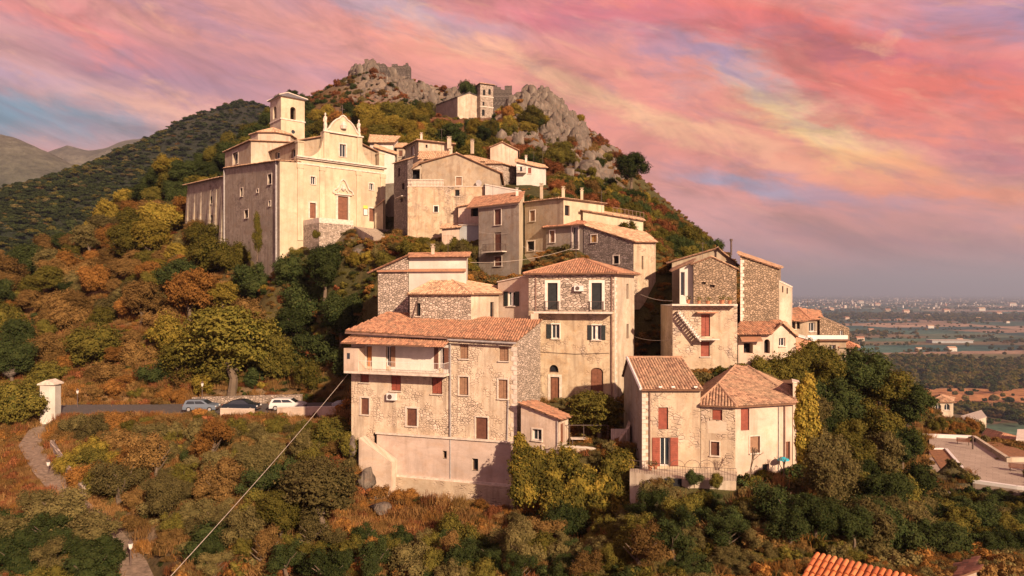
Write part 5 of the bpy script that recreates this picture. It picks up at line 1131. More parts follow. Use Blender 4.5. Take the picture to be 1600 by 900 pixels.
# roofs and houses behind
fp = [XY(633.5, 124), XY(654, 118.5), XY(707, 121.5), XY(700, 129), XY(640, 131)]
b1 = H('house with wide low tiled roof and white shuttered side window behind the gables', fp, 10, [edge_plane(fp, k, Z(223.5, 120.5), .2) for k in (0, 1, 2)], 'pale', 'tile_old', .5, sp=.3); b1.wall_over = {0: 'greyr'}; b1.win(0, 643, 228, 648, 243, 'open', side=0, sw=.01, curtain=True).win(1, 665, 226, 668, 231, 'dark'); b1.build(); chimney(b1, 658.5, 211, 220, 121, .5); chimney(b1, 702, 217, 227, 120, .9, 'pale')  # shaded left face gets the darker render, lit front the pale one
fp = [XY(655.5, 112.5), XY(698, 112.5), XY(700, 118), XY(657, 118)]
b2 = H('low cream house with lean-to tiled roof tucked behind the dark old house', fp, 8, shed(fp, 0, Z(249, 112.5), Z(238, 118)), 'cream', 'tile_old', .3, sp=.3); b2.build()
fp = [XY(690, 119.4), XY(786, 119), XY(806, 123), XY(800, 131), XY(692, 131)]
b3 = H('long stone house with a big pale tiled roof rising behind the gabled wall', fp, 8, [edge_plane(fp, 0, Z(256, 119), .32), edge_plane(fp, 1, Z(258, 120), .32), edge_plane(fp, 3, Z(250, 131), .3)], 'stone_pale', 'tile_old', .35, sp=.3); b3.win(0, 750, 252, 758, 258, 'dark', sill=False); b3.build(); chimney(b3, 738, 221, 235, 124, .8, 'pale')
fp = [XY(766, 128), XY(809, 128), XY(809, 134), XY(768, 134)]
b4 = H('pale gabled house at the upper right of the village under the woods', fp, 14, gable(fp, Z(231, 128), Z(235, 128), (785, 128, Z(223, 128)), 'front'), 'pinkish', 'tile_old', .25, sp=.3); b4.build()
fp = [XY(807, 119), XY(842, 119), XY(853, 122), XY(848, 127), XY(809, 126)]
b5 = H('small white house with little balcony furthest right below the woods', fp, 10, [plane3(P(807, 254, 119), P(842, 262, 119), P(809, 250, 126))], 'white', 'tile_old', .25, sp=.3)
b5.win(0, 825, 262, 830, 271, 'shut', shutter='shutter_red').win(0, 812, 260, 816, 268, 'glass'); b5.build(); balcony(b5, 0, 808, 822, 270, 1.0, .9, .12); chimney(b5, 822, 246, 258, 122, .5)
fp = [XY(578, 131), XY(614, 131), XY(622, 138), XY(580, 140)]
b6 = H('white house with a double stepped tiled roof directly right of the church', fp, 8, shed(fp, 0, Z(222.5, 131), Z(210, 139)), 'white', 'tile_old', [.6, .5, .2, .3], sp=.3); b6.win(0, 604, 255, 610, 262, 'glass'); b6.build()
fp = [XY(588, 124), XY(617, 126), XY(619, 130), XY(590, 130)]
b6b = H('lower white house front with a tiled lean-to just behind the church corner', fp, 6, [plane3(P(588, 232, 124), P(617, 241, 126), P(590, 228, 130))], 'white', 'tile_old', .35, sp=.3); b6b.build()
fp = [XY(620, 132), XY(633, 132), XY(634, 137), XY(621, 137)]
b7 = H('small pale house with brown shuttered window between church and village', fp, 8, shed(fp, 0, Z(231, 132), Z(225, 137)), 'pale', 'tile_old', .3, sp=.3); b7.win(0, 623.5, 235, 629, 245, 'shut', shutter='shutter'); b7.build()
# dark side street wall right of the church steps
fp = [XY(600, 121), XY(615, 120), XY(618, 124), XY(602, 124)]
H('grey garden wall closing the lane between church and old house', fp, 4, [(0, 0, Z(287, 120))], 'greyr', 'concrete', .02, 'garden_wall', 'wall', tiles=False).build()
fp = [XY(585.5, 116.2), XY(598.5, 115.6), XY(600, 119), XY(588, 119.5)]
H('little lean-to building with pale roof at the foot of the church right corner', fp, 8, [plane3(P(585, 326, 116.2), P(598, 316, 115.6), P(588, 321, 119.5))], 'cream', 'tile_old', .1, 'lean_to', 'outbuilding').build()
# hilltop chapel house and bell tower
fp = [XY(715, 232), XY(750, 238), XY(748, 256), XY(682, 262)]
A, B_ = XY(715, 232), XY(751, 238); d = (B_ - A).normalized(); nn = Vector((-d.y, d.x)); lft = XY(681, 246)
fp = [A, B_, B_ + (lft - A), lft]
hc = H('pale gabled chapel with dark side roof high on the castle hill', fp, 50, [], 'pale', 'tile_grey', .4, 'hill_chapel', 'chapel', tiles=False)
pk_ = (A + B_) / 2; hc.planes = [plane3(Vector((*A, Z(151, 232))), Vector((*pk_, Z(145, 235))), Vector((*lft, Z(164, 246)))), plane3(Vector((*B_, Z(152, 238))), Vector((*pk_, Z(145, 235))), Vector((*(B_ + (lft - A)), Z(165, 252))))]; hc.wall_over = {3: 'greyr'}; hc.build()
fp = rect((750.5, 235), (770.5, 237), 4.2)
ht = H('square stone bell tower beside the hilltop chapel', fp, 52, hip(fp, Z(131.5, 236), .35), 'stone_pale', 'tile_old', .5, 'hill_bell_tower', 'bell tower', sp=.3)
ht.win(0, 754.5, 140, 758.5, 149, 'dark', arch=.5, sill=False).win(0, 763, 139, 767, 148, 'dark', arch=.5, sill=False).win(0, 753, 171, 757.5, 181, 'dark', arch=.5, sill=False).win(0, 754, 159, 757, 165, 'dark', sill=False); ht.build()
for py in (152, 168): MB().prism(offset_poly(fp, .15), Z(py, 236), Z(py, 236) + .3).build('string_course', M['trim'], ht.root)
# ruined castle walls on the summit
RR = random.Random(5)
def ruin(px0, px1, py0, py1, D, label, depth=3.0, name='castle_ruin'):
    x0, x1 = (px0 - 800) / F * D, (px1 - 800) / F * D; z0, z1 = Z(py1, D) - 6, Z(py0, D) - (Z(py0, D) - Z(py1, D)) * -.05; mb = MB(); n = max(3, int((x1 - x0) / 1.1)); pr = 1.0
    for i in range(n):
        a, b = x0 + (x1 - x0) * i / n, x0 + (x1 - x0) * (i + 1) / n; pr = RR.uniform(.62, 1.0) if RR.random() < .6 else pr; zt = z0 + 6 + (z1 - z0 - 6) * pr
        mb.prism([Vector((a, D)), Vector((b + .001, D + RR.uniform(-.1, .1))), Vector((b, D + depth)), Vector((a, D + depth))], z0, [zt, zt * 1.0 + RR.uniform(-.3, .3), zt - .4, zt - .2])
    return tag(mb.build(name, M['ruin']), label, 'ruin', 'ruined castle walls on the summit')
ruin(612, 634, 101, 113, 284, 'tallest broken wall block at the very top of the castle hill'); ruin(630, 641, 98, 112, 286, 'lower ruined wall just right of the summit block')
ruin(585, 607, 101, 124, 276, 'broad square ruined tower left of the summit rocks', 6); ruin(551, 559.5, 104, 128, 268, 'slender ruined turret on the left shoulder of the summit'); ruin(533, 545, 126, 146, 264, 'low square ruin further down the left shoulder', 4); ruin(505, 518, 139, 150, 262, 'lowest ruin fragment on the far left slope of the castle hill')
ruin(826, 834, 141, 156, 242, 'small ruined pinnacle on the right cliff edge'); ruin(856.5, 862, 147, 166, 240, 'thin standing ruin at the right end of the cliff')
ruin(771, 800, 134, 150, 243, 'ruined curtain wall beside the hilltop bell tower', 2.5); ruin(800, 872, 150, 168, 242, 'long broken castle wall along the top of the right cliff', 2.5)
ruin(596, 606, 150, 166, 258, 'small white ruin standing in the rust coloured scrub', 3)
# far right: house with arched windows, houses by the paved terrace
fp = [XY(1452, 152), XY(1488.5, 152), XY(1489.5, 158), XY(1453, 158)]
d1 = H('house with two arched windows and brown hipped roof overlooking the fields', fp, -34, hip(fp, Z(628, 152), .42), 'pale', 'tile_brown', .4, sp=.3); d1.win(0, 1462, 631, 1470.5, 641, 'glass', arch=.5).win(0, 1475.5, 631, 1484, 641, 'glass', arch=.5); d1.build()
fp = [XY(1510, 135), XY(1541, 142), XY(1533, 150), XY(1502, 143)]
d2 = H('pale flat walled building below the arched window house', fp, -36, [(0, 0, Z(655, 140))], 'pale', 'concrete', .1, tiles=False); d2.build()
fp = [XY(1530, 118), XY(1585, 112), XY(1602, 120), XY(1545, 128)]
d3 = H('low stone house with orange and red hipped roof beside the paved terrace', fp, -34, hip(fp, Z(692, 117), .22), 'stone_pale', 'tile_orange', .5, sp=.28); d3.build()
fp = [XY(1590, 108), XY(1660, 108), XY(1660, 116), XY(1592, 116)]
H('cream house just entering the right edge beyond the terrace planting', fp, -34, [(0, 0, Z(688, 108))], 'pale', 'trim', .2, tiles=False).build()
# near roof at the bottom right, built tile by tile
rA = XY(1276, 27.6); rd = Vector((3.2, -2.9)).normalized(); rn = Vector((-rd.y, rd.x)) * -1; fp = [rA + rn * 4.6, rA + rd * 9 + rn * 4.6, rA + rd * 9, rA]
nr = H('near house with orange barrel tiled roof cut by the bottom edge', fp, -22, [plane3(Vector((*rA, -10.5)), Vector((*(rA + rd * 9), -10.5)), Vector((*(rA + rn * 4.6), -12.0)))], 'pale', 'tile_orange', .12)
nr.tiles = False; nr.roofm = 'tile_orange'; nr.build()
def single_tiles(h, mat, ds=.215, dt=.42, maxn=290):
    a, b, c = h.planes[0]; gl = math.hypot(a, b); poly = offset_poly(h.fp, h.oh); d = Vector((-a / gl, -b / gl)); e = Vector((-d.y, d.x)); rf = [o for o in h.root.children if o.name.startswith('roof')][0]
    r = ds * .46; L = dt * 1.12; cl = math.sqrt(1 + gl * gl); vs = []; org = ORG[h.root.name]
    for end in (0, 1):
        for layer in (1.0, .82):
            for k in range(6):
                an = math.pi * k / 5; rr = r * (.88 if end == 0 else 1.0) * layer; xy = e * (-rr * math.cos(an)) + d * ((-L / 2 if end == 0 else L / 2) / cl); vs.append((xy.x, xy.y, a * xy.x + b * xy.y + rr * math.sin(an) + (.035 if end else 0)))
    f = []
    for k in range(5): f += [(k, k + 1, k + 13, k + 12), (k + 6, k + 18, k + 19, k + 7), (12 + k, 13 + k, 19 + k, 18 + k)]
    me = bpy.data.meshes.new('tile'); me.from_pydata(vs, [], f); me.materials.append(mat); me.shade_smooth()
    ss = [q.dot(e) for q in poly]; ts = [q.dot(d) for q in poly]; cand = []
    s_ = min(ss) + ds * .5
    while s_ < max(ss):
        t_ = min(ts) + dt / cl * .4
        while t_ < max(ts):
            q = e * s_ + d * t_
            if in_poly(np.array([q.x]), np.array([q.y]), poly)[0]:
                z = a * q.x + b * q.y + c + h.thick + .01; px, py = proj(q.x, q.y, z)
                if -10 < py < 918: cand.append((py, q, z))
            t_ += dt / cl
        s_ += ds
    cand.sort(key=lambda x: x[0]); rr = random.Random(3)
    for py, q, z in cand[:maxn]:
        o = bpy.data.objects.new('tile', me); COL.objects.link(o); o.parent = rf; o.location = (q.x - org.x + rr.uniform(-.006, .006), q.y - org.y, z - org.z + rr.uniform(-.008, .012)); o.rotation_euler = (0, 0, rr.uniform(-.02, .02))
    return len(cand)
def tile_obj_mat():
    m, g = new_mat('bright_orange_tile'); r = g.n('ShaderNodeObjectInfo').outputs['Random']; pos = g.n('ShaderNodeNewGeometry').outputs['Position']
    c = g.ramp(r, [(0, (0.36, 0.095, 0.035)), (.5, (0.50, 0.15, 0.05)), (1, (0.60, 0.22, 0.085))]); n = g.noise(pos, 5, 6, .7).outputs[0]
    c = g.mix(g.ramp(n, [(.45, 0), (.75, .5)]), c, (0.16, 0.07, 0.04)); finish(g, c, .8, n, .3, .02); return m
NT = single_tiles(nr, tile_obj_mat()); print('near tiles', NT)
fp = [XY(1497, 31.5), XY(1526, 31.5), XY(1524, 33.2), XY(1500, 33.2)]
H('small tiled chimney hut roof at the bottom edge right of the near roof', fp, -22, [plane3(P(1495, 905, 31.5), P(1528, 893, 31.5), P(1502, 885, 33.2))], 'pale', 'tile_orange', .1, 'chimney_hut', 'outbuilding').build()

def aerial(h, px, py, D, H_=2.2):
    b = P(px, py, D); mb = MB(); mb.tube(b - UP * .6, b + UP * H_, .025, n=4); mb.tube(b + Vector((-.5, 0, H_ * .92)), b + Vector((.5, 0, H_ * .92)), .015, n=4)
    for i in range(5): x = -.45 + .22 * i; mb.tube(b + Vector((x, -.3 + .03 * i, H_ * .92)), b + Vector((x, .3 - .03 * i, H_ * .92)), .010, n=3)
    mb.build('aerial', M['iron'], h.root)
aerial(h5, 770, 312, 95); aerial(h6c, 940, 333, 93, 3.0); aerial(b5, 834, 256, 122); aerial(b5, 848, 262, 123, 2.8); aerial(h8b, 700, 397, 78); aerial(h4b, 690, 250, 110, 2.5); aerial(h7b, 1098, 404, 76, 1.8); aerial(b1, 690, 222, 124, 2.4); aerial(h2, 900, 402, 75, 1.4); aerial(r3, 1262, 490, 87, 1.8)
# ------------------------------------------------------------------ things on the road and terraces
def make_car(loc, rz, body_m, label, L=4.1, W=1.66, hatch=True):
    e = empty('parked_car', loc, label, 'car', 'cars parked along the road'); ORG[e.name] = Vector((0, 0, 0))
    if hatch: prof = [(-.5, .28), (-.5, .62), (-.485, .80), (-.42, 1.36), (-.33, 1.44), (.02, 1.42), (.10, 1.36), (.26, .96), (.44, .86), (.49, .66), (.5, .3)]
    else: prof = [(-.5, .28), (-.5, .70), (-.46, .88), (-.36, .92), (-.22, 1.30), (-.10, 1.40), (.04, 1.38), (.12, 1.30), (.26, .92), (.44, .82), (.49, .62), (.5, .3)]
    sec = []
    for s in (-1, -.93, 0, .93, 1):
        sec.append([Vector((x * L * (1 if abs(s) < .95 else .985), s * W / 2 * (1 if z < .95 else (.80 if z > 1.2 else .97)) , z if abs(s) < .95 else min(z, z - .02 * (z > .5)))) for x, z in prof])
    mb = MB(); n = len(prof)
    for a, b in zip(sec[:-1], sec[1:]):
        for i in range(n): j = (i + 1) % n; mb.face([a[i], a[j], b[j], b[i]])
    mb.face(sec[0][::-1]); mb.face(sec[-1]); b = mb.build('body', body_m, e)
    wt = MB()
    gl = [(-.40, .98), (-.355, 1.32), (.055, 1.32), (.19, .98)] if hatch else [(-.33, .98), (-.2, 1.27), (.08, 1.27), (.19, .98)]
    for s in (-1, 1):
        for x0, x1 in ((0, .46), (.5, 1)):
            q = [gl[0][0] + (gl[3][0] - gl[0][0]) * x0, gl[1][0] + (gl[2][0] - gl[1][0]) * x0, gl[1][0] + (gl[2][0] - gl[1][0]) * x1, gl[0][0] + (gl[3][0] - gl[0][0]) * x1]
            pts = [Vector((q[0] * L, s * W * .487, .98)), Vector((q[1] * L, s * W * .418, 1.30)), Vector((q[2] * L, s * W * .418, 1.30)), Vector((q[3] * L, s * W * .487, .98))]
            wt.face(pts if s > 0 else pts[::-1])
    wt.build('side_window', M['glass'], e)
    MB().face([Vector((.265 * L, -W * .42, .965)), Vector((.265 * L, W * .42, .965)), Vector((.115 * L, W * .36, 1.35)), Vector((.115 * L, -W * .36, 1.35))]).build('windscreen', M['glass'], e)
    xr = (-.462, -.425) if hatch else (-.36, -.235)
    MB().face([Vector((xr[0] * L - .02, W * .40, .98)), Vector((xr[0] * L - .02, -W * .40, .98)), Vector((xr[1] * L - .02, -W * .35, 1.31)), Vector((xr[1] * L - .02, W * .35, 1.31))]).build('rear_window', M['glass'], e)
    for sx in (-.31, .32):
        for s in (-1, 1):
            c = Vector((sx * L, s * (W / 2 - .09), .31)); w = MB().tube(c - Vector((0, .1, 0)), c + Vector((0, .1, 0)), .31, .31, 16).build('wheel', M['tyre'], e)
            MB().tube(c + Vector((0, s * .1, 0)), c + Vector((0, s * .115, 0)), .19, .17, 12).build('rim', M['pipe_grey'], w)
    for s in (-1, 1):
        MB().box((L * .488, s * W * .36, .66), (.08, .3, .14)).build('headlight', M['plastic_white'], e); MB().box((-L * .495, s * W * .40, .76), (.05, .16, .2)).build('tail_light', M['shutter_red'], e)
    MB().box((L * .497, 0, .42), (.07, W * .9, .2)).build('bumper', M['iron'], e)
    e.rotation_euler = (0, 0, rz); return e
M['tyre'] = plain('tyre_rubber', (.02, .02, .02), .9)
def paint(n, c): 
    m, g = new_mat(n); b = g.n('ShaderNodeBsdfPrincipled'); b.inputs['Base Color'].default_value = (*c, 1); b.inputs['Roughness'].default_value = .35; b.inputs['Coat Weight'].default_value = .5
    g.n('ShaderNodeOutputMaterial', i_0=b); return m
def roadz(px, D): return Z(639.5, 86)
for px, D, rz, m_, lb, L_, hb in ((450, 84.4, .03, paint('silver_white_paint', (.55, .54, .52)), 'silver white hatchback parked facing right by the low wall', 4.1, True),
                          (378, 85.2, -.04, paint('dark_blue_paint', (.015, .02, .032)), 'dark blue saloon car parked behind the low wall', 4.3, False),
                          (315, 86.3, .02, paint('slate_blue_paint', (.12, .15, .19)), 'slate blue car half hidden by bushes at the left of the row', 4.0, True),
                          (548, 82.6, math.pi, paint('pale_silver_blue_paint', (.36, .41, .45)), 'pale silver blue car in the shade behind the corner of the big house', 4.1, True)):
    p = XY(px, D); z = float(T(p.x, p.y)[0]) + .14; make_car(Vector((p.x, p.y, z)), rz, m_, lb, L_, hatch=hb)
# low walls along the road
def wall_thing(name, pts, h, w, mat, label, cap=None, cat='wall', down=1.2):
    e = empty(name, pts[0], label, cat); mb = MB(); cm = MB()
    for a, b in zip(pts[:-1], pts[1:]):
        a, b = Vector(a), Vector(b); d = b - a; n = Vector((-d.y, d.x, 0)).normalized() * w; mb.hexa(a - UP * down, d, n, UP * (h + down)); 
        if cap: cm.hexa(a - n * .12 + UP * h, d, n * 1.24, UP * .07)
    mb.build('masonry', M[mat], e)
    if cap: cm.build('coping', M[cap], e)
    return e
rz0 = float(T(*XY(400, 81.6))[0])
wall_thing('roadside_wall', [P(344, 650, 80.4), P(396, 651, 80)], .8, .3, 'pinkish', 'low pale roadside wall in front of the dark car', 'trim')
wall_thing('roadside_wall', [P(433, 649, 79.6), P(548, 648, 77.6)], .85, .3, 'pinkish', 'long low roadside wall running up to the big house', 'trim')
wall_thing('rubble_bank', [P(300, 634, 92), P(380, 632, 91.2), P(470, 630, 90)], 1.1, .5, 'stone', 'rough stone retaining wall behind the parked cars')
def lamp(px, pt, pb, D, label, lantern=True):
    b = P(px, pb, D); H_ = Z(pt, D) - b.z; e = empty('street_lamp', b, label, 'street lamp', 'street lamps')
    MB().tube(b - UP * .5, b + UP * H_ * .82, .07, .045, 8).tube(b, b + UP * .4, .11, .09, 8).build('post', M['iron'], e)
    l = MB().lathe(b + UP * H_ * .82, [(.06, 0), (.12, .10), (.17, .40), (.19, .42)], 6).build('lantern', M['curtain'], e); MB().lathe(b + UP * (H_ * .82 + .47), [(.20, 0), (.12, .12), (.04, .2), (.02, .28)], 6).build('lantern_cap', M['iron'], l)
lamp(316, 596, 640, 90.5, 'lamp post beside the road above the left parked car'); lamp(121, 607, 652, 93, 'lamp post beside the road right of the white shrine'); lamp(75.5, 722, 757, 69.3, 'lamp post standing by the curve of the footpath'); lamp(204, 850, 895, 51.6, 'lamp post at the bottom end of the footpath')
# wayside shrine
b = P(79, 657, 85.5); e = empty('wayside_shrine', b, 'tall white plastered shrine pillar with a little gabled cap at the path head', 'shrine')
MB().box((b.x, b.y, b.z + 1.9), (1.7, 1.4, 5.0), .12).build('body', M['white'], e); mb = MB()
q = [Vector((b.x - 1.05, b.y - .9)), Vector((b.x + 1.05, b.y - .9)), Vector((b.x + 1.05, b.y + .9)), Vector((b.x - 1.05, b.y + .9))]; mb.prism(q, b.z + 4.4, b.z + 4.55); mb.face([(b.x - 1.05, b.y - .9, b.z + 4.55), (b.x + 1.05, b.y - .9, b.z + 4.55), (b.x, b.y - .9, b.z + 5.0)]); mb.face([(b.x - 1.05, b.y - .9, b.z + 4.55), (b.x, b.y - .9, b.z + 5.0), (b.x, b.y + .9, b.z + 5.0), (b.x - 1.05, b.y + .9, b.z + 4.55)]); mb.face([(b.x + 1.05, b.y - .9, b.z + 4.55), (b.x + 1.05, b.y + .9, b.z + 4.55), (b.x, b.y + .9, b.z + 5.0), (b.x, b.y - .9, b.z + 5.0)]); mb.build('cap', M['trim'], e)
pl = [Vector(p) for p in PATH]
wall_thing('path_wall', [P(92, 668, 84) , P(78, 700, 76.5), P(100, 738, 69), P(128, 772, 64)], .7, .4, 'stone', 'rough stone wall on the uphill side of the footpath')
# long pale cable
def cable(p0, p1, sag, label, r=.018):
    p0, p1 = Vector(p0), Vector(p1); pts = [p0.lerp(p1, i / 20) - UP * sag * 4 * (i / 20) * (1 - i / 20) for i in range(21)]
    tag(MB().path(pts, r, 5).build('cable', M['cable']), label, 'cable', 'cables strung over the slope and lanes')
cable(P(544, 584, 69.2), P(232, 938, 36), .25, 'long pale cable running from the big house corner down to the slope', .02)
cable(P(735, 410, 74), P(894, 388, 84), .5, 'cable from the white house across the narrow house to the grey house'); cable(P(815, 384, 90), P(852, 392, 89.6), .25, 'short cable sagging between narrow house and grey house')
cable(P(748, 362, 93.2), P(797, 364, 90.6), .2, 'thin cable looping across the narrow house front'); cable(P(991, 526, 74), P(1051, 530, 69), .25, 'cable between the tall square house and the stair house'); cable(P(1001, 460, 74), P(1051, 470, 69), .2, 'upper cable between tall square house and stair house'); cable(P(1180, 515, 75), P(1216, 560, 72), .2, 'loose wire in front of the arcaded porch')
# terrace in front of the cottages
tz = -14.25
e = empty('cottage_terrace', P(985, 745, 55), 'paved cottage terrace with pale retaining wall, gate and iron railing', 'terrace')
q = [XY(984, 56), XY(1075, 53.6), XY(1150, 53.2), XY(1152, 56.0), XY(1094, 56.9), XY(1003, 56.9), XY(985, 57)]; FOOT.append(q)
MB().prism(q, tz - 4, tz).build('retaining_wall', M['pale'], e)
MB().hexa(P(1012, 775, 54.4), Vector((1.25, -.09, 0)), Vector((0, -.06, 0)), UP * 1.15).build('white_gate', M['trim_white'], e); MB().hexa(P(1038, 778, 53.9), Vector((1.3, -.05, 0)), Vector((0, -.05, 0)), UP * 1.5).build('opening_shade', M['dark'], e)  # second slab is black, painted as the shade inside an opening
mb = MB(); pts = [Vector((*q[0], tz)), Vector((*q[1], tz)), Vector((*q[2], tz))]
for a, b in zip(pts[:-1], pts[1:]):
    m = int((b - a).length / .2)
    for j in range(m + 1): s_ = a.lerp(b, j / m); mb.tube(s_, s_ + UP * .95, .014, n=3, caps=False)
    mb.tube(a + UP * .95, b + UP * .95, .022, n=4); mb.tube(a + UP * .5, b + UP * .5, .014, n=4)
for px in (1058, 1082, 1104):
    c = P(px, 745, 53.6); c.z = tz + .95; mb.path([c + Vector((math.cos(a) * .6, 0, math.sin(a) * .55)) for a in [math.pi * i / 8 for i in range(9)]], .02, 4)
mb.build('railing', M['iron'], e)
def pot(px, py, D, r, h, label, mat='terracotta', plant='green'):
    b = P(px, py, D); e = empty('potted_plant', b, label, 'potted plant', 'pots and planters on terraces'); MB().lathe(b, [(r * .6, 0), (r * .9, h * .9), (r, h * .9), (r, h)], 10).build('pot', M[mat], e)
    v, f = leaf_cloud([(b.x, b.y, b.z + h + r * .8, r * 1.1, r * 1.1, r * 1.0)], 90, r * .28, int(px)); org = ORG[e.name]
    o = bpy.data.objects.new('leaves', mesh_np('leaves', v - np.array(org), f, LM[plant])); COL.objects.link(o); o.parent = e
# ------------------------------------------------------------------ foliage geometry
def leaf_cloud(blobs, n, size, seed, asp=1.7, jag=.27, droop=0.0, inner=.2):
    """leaves (one quad each) spread over and inside ellipsoid clumps"""
    rs = np.random.RandomState(seed % 100000); B = np.array(blobs, float); w = (B[:, 3] * B[:, 4] + B[:, 3] * B[:, 5]); w /= w.sum(); k = rs.choice(len(B), int(n * 1.5), p=w)
    d = rs.normal(size=(len(k), 3)); d /= np.linalg.norm(d, axis=1)[:, None]; b = B[k]
    lump = 1 + jag * np.sin(d[:, 0] * 7 + k) * np.cos(d[:, 1] * 6 + k * 1.3) + jag * .8 * np.sin(d[:, 2] * 9 + d[:, 0] * 5 + k * 2.1)
    rr = np.where(rs.rand(len(k)) < inner, rs.uniform(.45, .9, len(k)), rs.normal(.97, .06, len(k))) * lump; c = b[:, :3] + d * b[:, 3:6] * rr[:, None]
    keep = np.ones(len(k), bool)
    for j in range(len(B)):
        q = (((c - B[j, :3]) / B[j, 3:6]) ** 2).sum(1) ** .5; keep &= ~((q < .72) & (k != j))
    c, d = c[keep][:n], d[keep][:n]; m = len(c)
    nn = d + rs.normal(size=(m, 3)) * .55; nn[:, 2] += .25; nn /= np.linalg.norm(nn, axis=1)[:, None]
    t = rs.normal(size=(m, 3)); t[:, 2] -= droop * 2; t -= nn * (t * nn).sum(1)[:, None]; t /= np.linalg.norm(t, axis=1)[:, None]; s = np.cross(nn, t)
    sz = size * rs.uniform(.6, 1.35, m)[:, None]; T_ = t * sz * asp * .5; S_ = s * sz * .5
    V = np.stack([c - T_, c + S_, c + T_, c - S_], 1).reshape(-1, 3); Fc = np.arange(m * 4).reshape(m, 4)
    return V, Fc
def ico_core(blobs, k, seed):
    rs = np.random.RandomState(seed); V = []; Fc = []; off = 0; nu, nv = 10, 7
    for b in blobs:
        ph = rs.uniform(0, 6, 3); v = []
        for i in range(nv + 1):
            th = math.pi * i / nv
            for j in range(nu):
                a = 2 * math.pi * j / nu; d = np.array([math.sin(th) * math.cos(a), math.sin(th) * math.sin(a), math.cos(th)]); r = k * (1 + .15 * math.sin(5 * d[0] + ph[0]) + .12 * math.sin(6 * d[2] + ph[1])); v.append([b[0] + d[0] * b[3] * r, b[1] + d[1] * b[4] * r, b[2] + d[2] * b[5] * r])
        V.append(v)
        for i in range(nv):
            for j in range(nu): Fc.append([off + i * nu + j, off + (i + 1) * nu + j, off + (i + 1) * nu + (j + 1) % nu, off + i * nu + (j + 1) % nu])
        off += len(v)
    return np.concatenate(V), np.array(Fc)
def crown_mesh(name, blobs, n, size, seed, core=.62, **k):
    v, f = leaf_cloud(blobs, n, size, seed, **k)
    if core: v2, f2 = ico_core(blobs, core, seed); f = np.concatenate([f, f2 + len(v)]); v = np.concatenate([v, v2])
    return mesh_np(name, v, f)
RS = random.Random(11)
def rblobs(kind, seed):
    r = random.Random(seed); L = []
    if kind == 'bush':       # unit radius, ground to ~1.5 high
        L.append((0, 0, .5, .58, .58, .52))
        for i in range(13):
            a = r.uniform(0, 6.28); q = r.uniform(.30, .85); s = r.uniform(.20, .42); L.append((q * math.cos(a), q * math.sin(a), r.uniform(.15, 1.15) * (1.15 - .5 * q), s, s, s * r.uniform(.8, 1.2)))
    if kind == 'tree':       # crown centre at 1.5, trunk below
        L.append((0, 0, 1.5, .62, .62, .62))
        for i in range(13):
            a = r.uniform(0, 6.28); e_ = r.uniform(-.7, 1.25); q = r.uniform(.5, .74); s = r.uniform(.24, .42); L.append((q * math.cos(a) * math.cos(e_), q * math.sin(a) * math.cos(e_), 1.5 + .85 * q * math.sin(e_) * 1.3, s, s, s * .85))
    if kind == 'tall':
        for i in range(14):
            h = i / 13; q = .48 * math.sin(math.pi * (h * .8 + .15)); a = r.uniform(0, 6.28); s = r.uniform(.28, .42); L.append((q * math.cos(a), q * math.sin(a), .6 + h * 2.0, s, s, s * 1.1))
    if kind == 'olive':
        for i in range(11):
            a = r.uniform(0, 6.28); q = r.uniform(.1, .72); s = r.uniform(.22, .36); L.append((q * math.cos(a), q * math.sin(a), r.uniform(.75, 1.55), s, s, s * .85))
    if kind == 'scrub':
        for i in range(9):
            a = r.uniform(0, 6.28); q = r.uniform(.1, .8); s = r.uniform(.2, .38); L.append((q * math.cos(a), q * math.sin(a), r.uniform(.15, .6), s, s, s * .9))
    return L
def trunk_mesh(kind, seed):
    r = random.Random(seed); mb = MB(); top = {'tree': 1.3, 'tall': 1.6, 'olive': .9, 'bush': .5}[kind]; th = {'tree': .085, 'tall': .07, 'olive': .09, 'bush': .05}[kind]
    pts = [Vector((0, 0, -.3))]
    for i in range(4): pts.append(Vector((r.uniform(-.05, .05) * (i + 1), r.uniform(-.05, .05) * (i + 1), top * (i + 1) / 4)))
    for i in range(4): mb.tube(pts[i], pts[i + 1], th * (1.25 - .2 * i), th * (1.05 - .2 * i), 7, False)
    for i in range(6):
        b = pts[2].lerp(pts[4], r.random()); a = r.uniform(0, 6.28); m_ = b + Vector((math.cos(a) * .25, math.sin(a) * .25, .22)); mb.tube(b, m_, th * .45, th * .3, 5, False); mb.tube(m_, m_ + Vector((math.cos(a) * .28, math.sin(a) * .28, .3)), th * .3, th * .1, 5, False)
    me = bpy.data.meshes.new('trunk'); me.from_pydata(mb.v, [], mb.f); me.materials.append(M['bark']); return me
CROWN, TRUNK, LOW = {}, {}, {}
for kind, n, sz, cr in (('bush', 11000, .044, .72), ('tree', 13000, .042, .62), ('tall', 9000, .046, .6), ('olive', 8000, .036, .5), ('scrub', 4200, .045, 0)):
    CROWN[kind] = [crown_mesh('crown', rblobs(kind, 10 * s + len(kind)), n, sz, 100 + s, cr, inner=.15 if kind != 'scrub' else .5) for s in range(3)]
    LOW[kind] = [crown_mesh('crown', rblobs(kind, 50 * s + len(kind)), 750, .15, 200 + s, .72) for s in range(2)]
    if kind != 'scrub': TRUNK[kind] = trunk_mesh(kind, len(kind))
CNAME = {'gold': 'olive gold', 'dark': 'dark evergreen', 'green': 'mid green', 'yellow': 'yellow green', 'olive': 'grey olive', 'brown': 'brown olive', 'orange': 'orange autumn', 'rust': 'rusty red'}
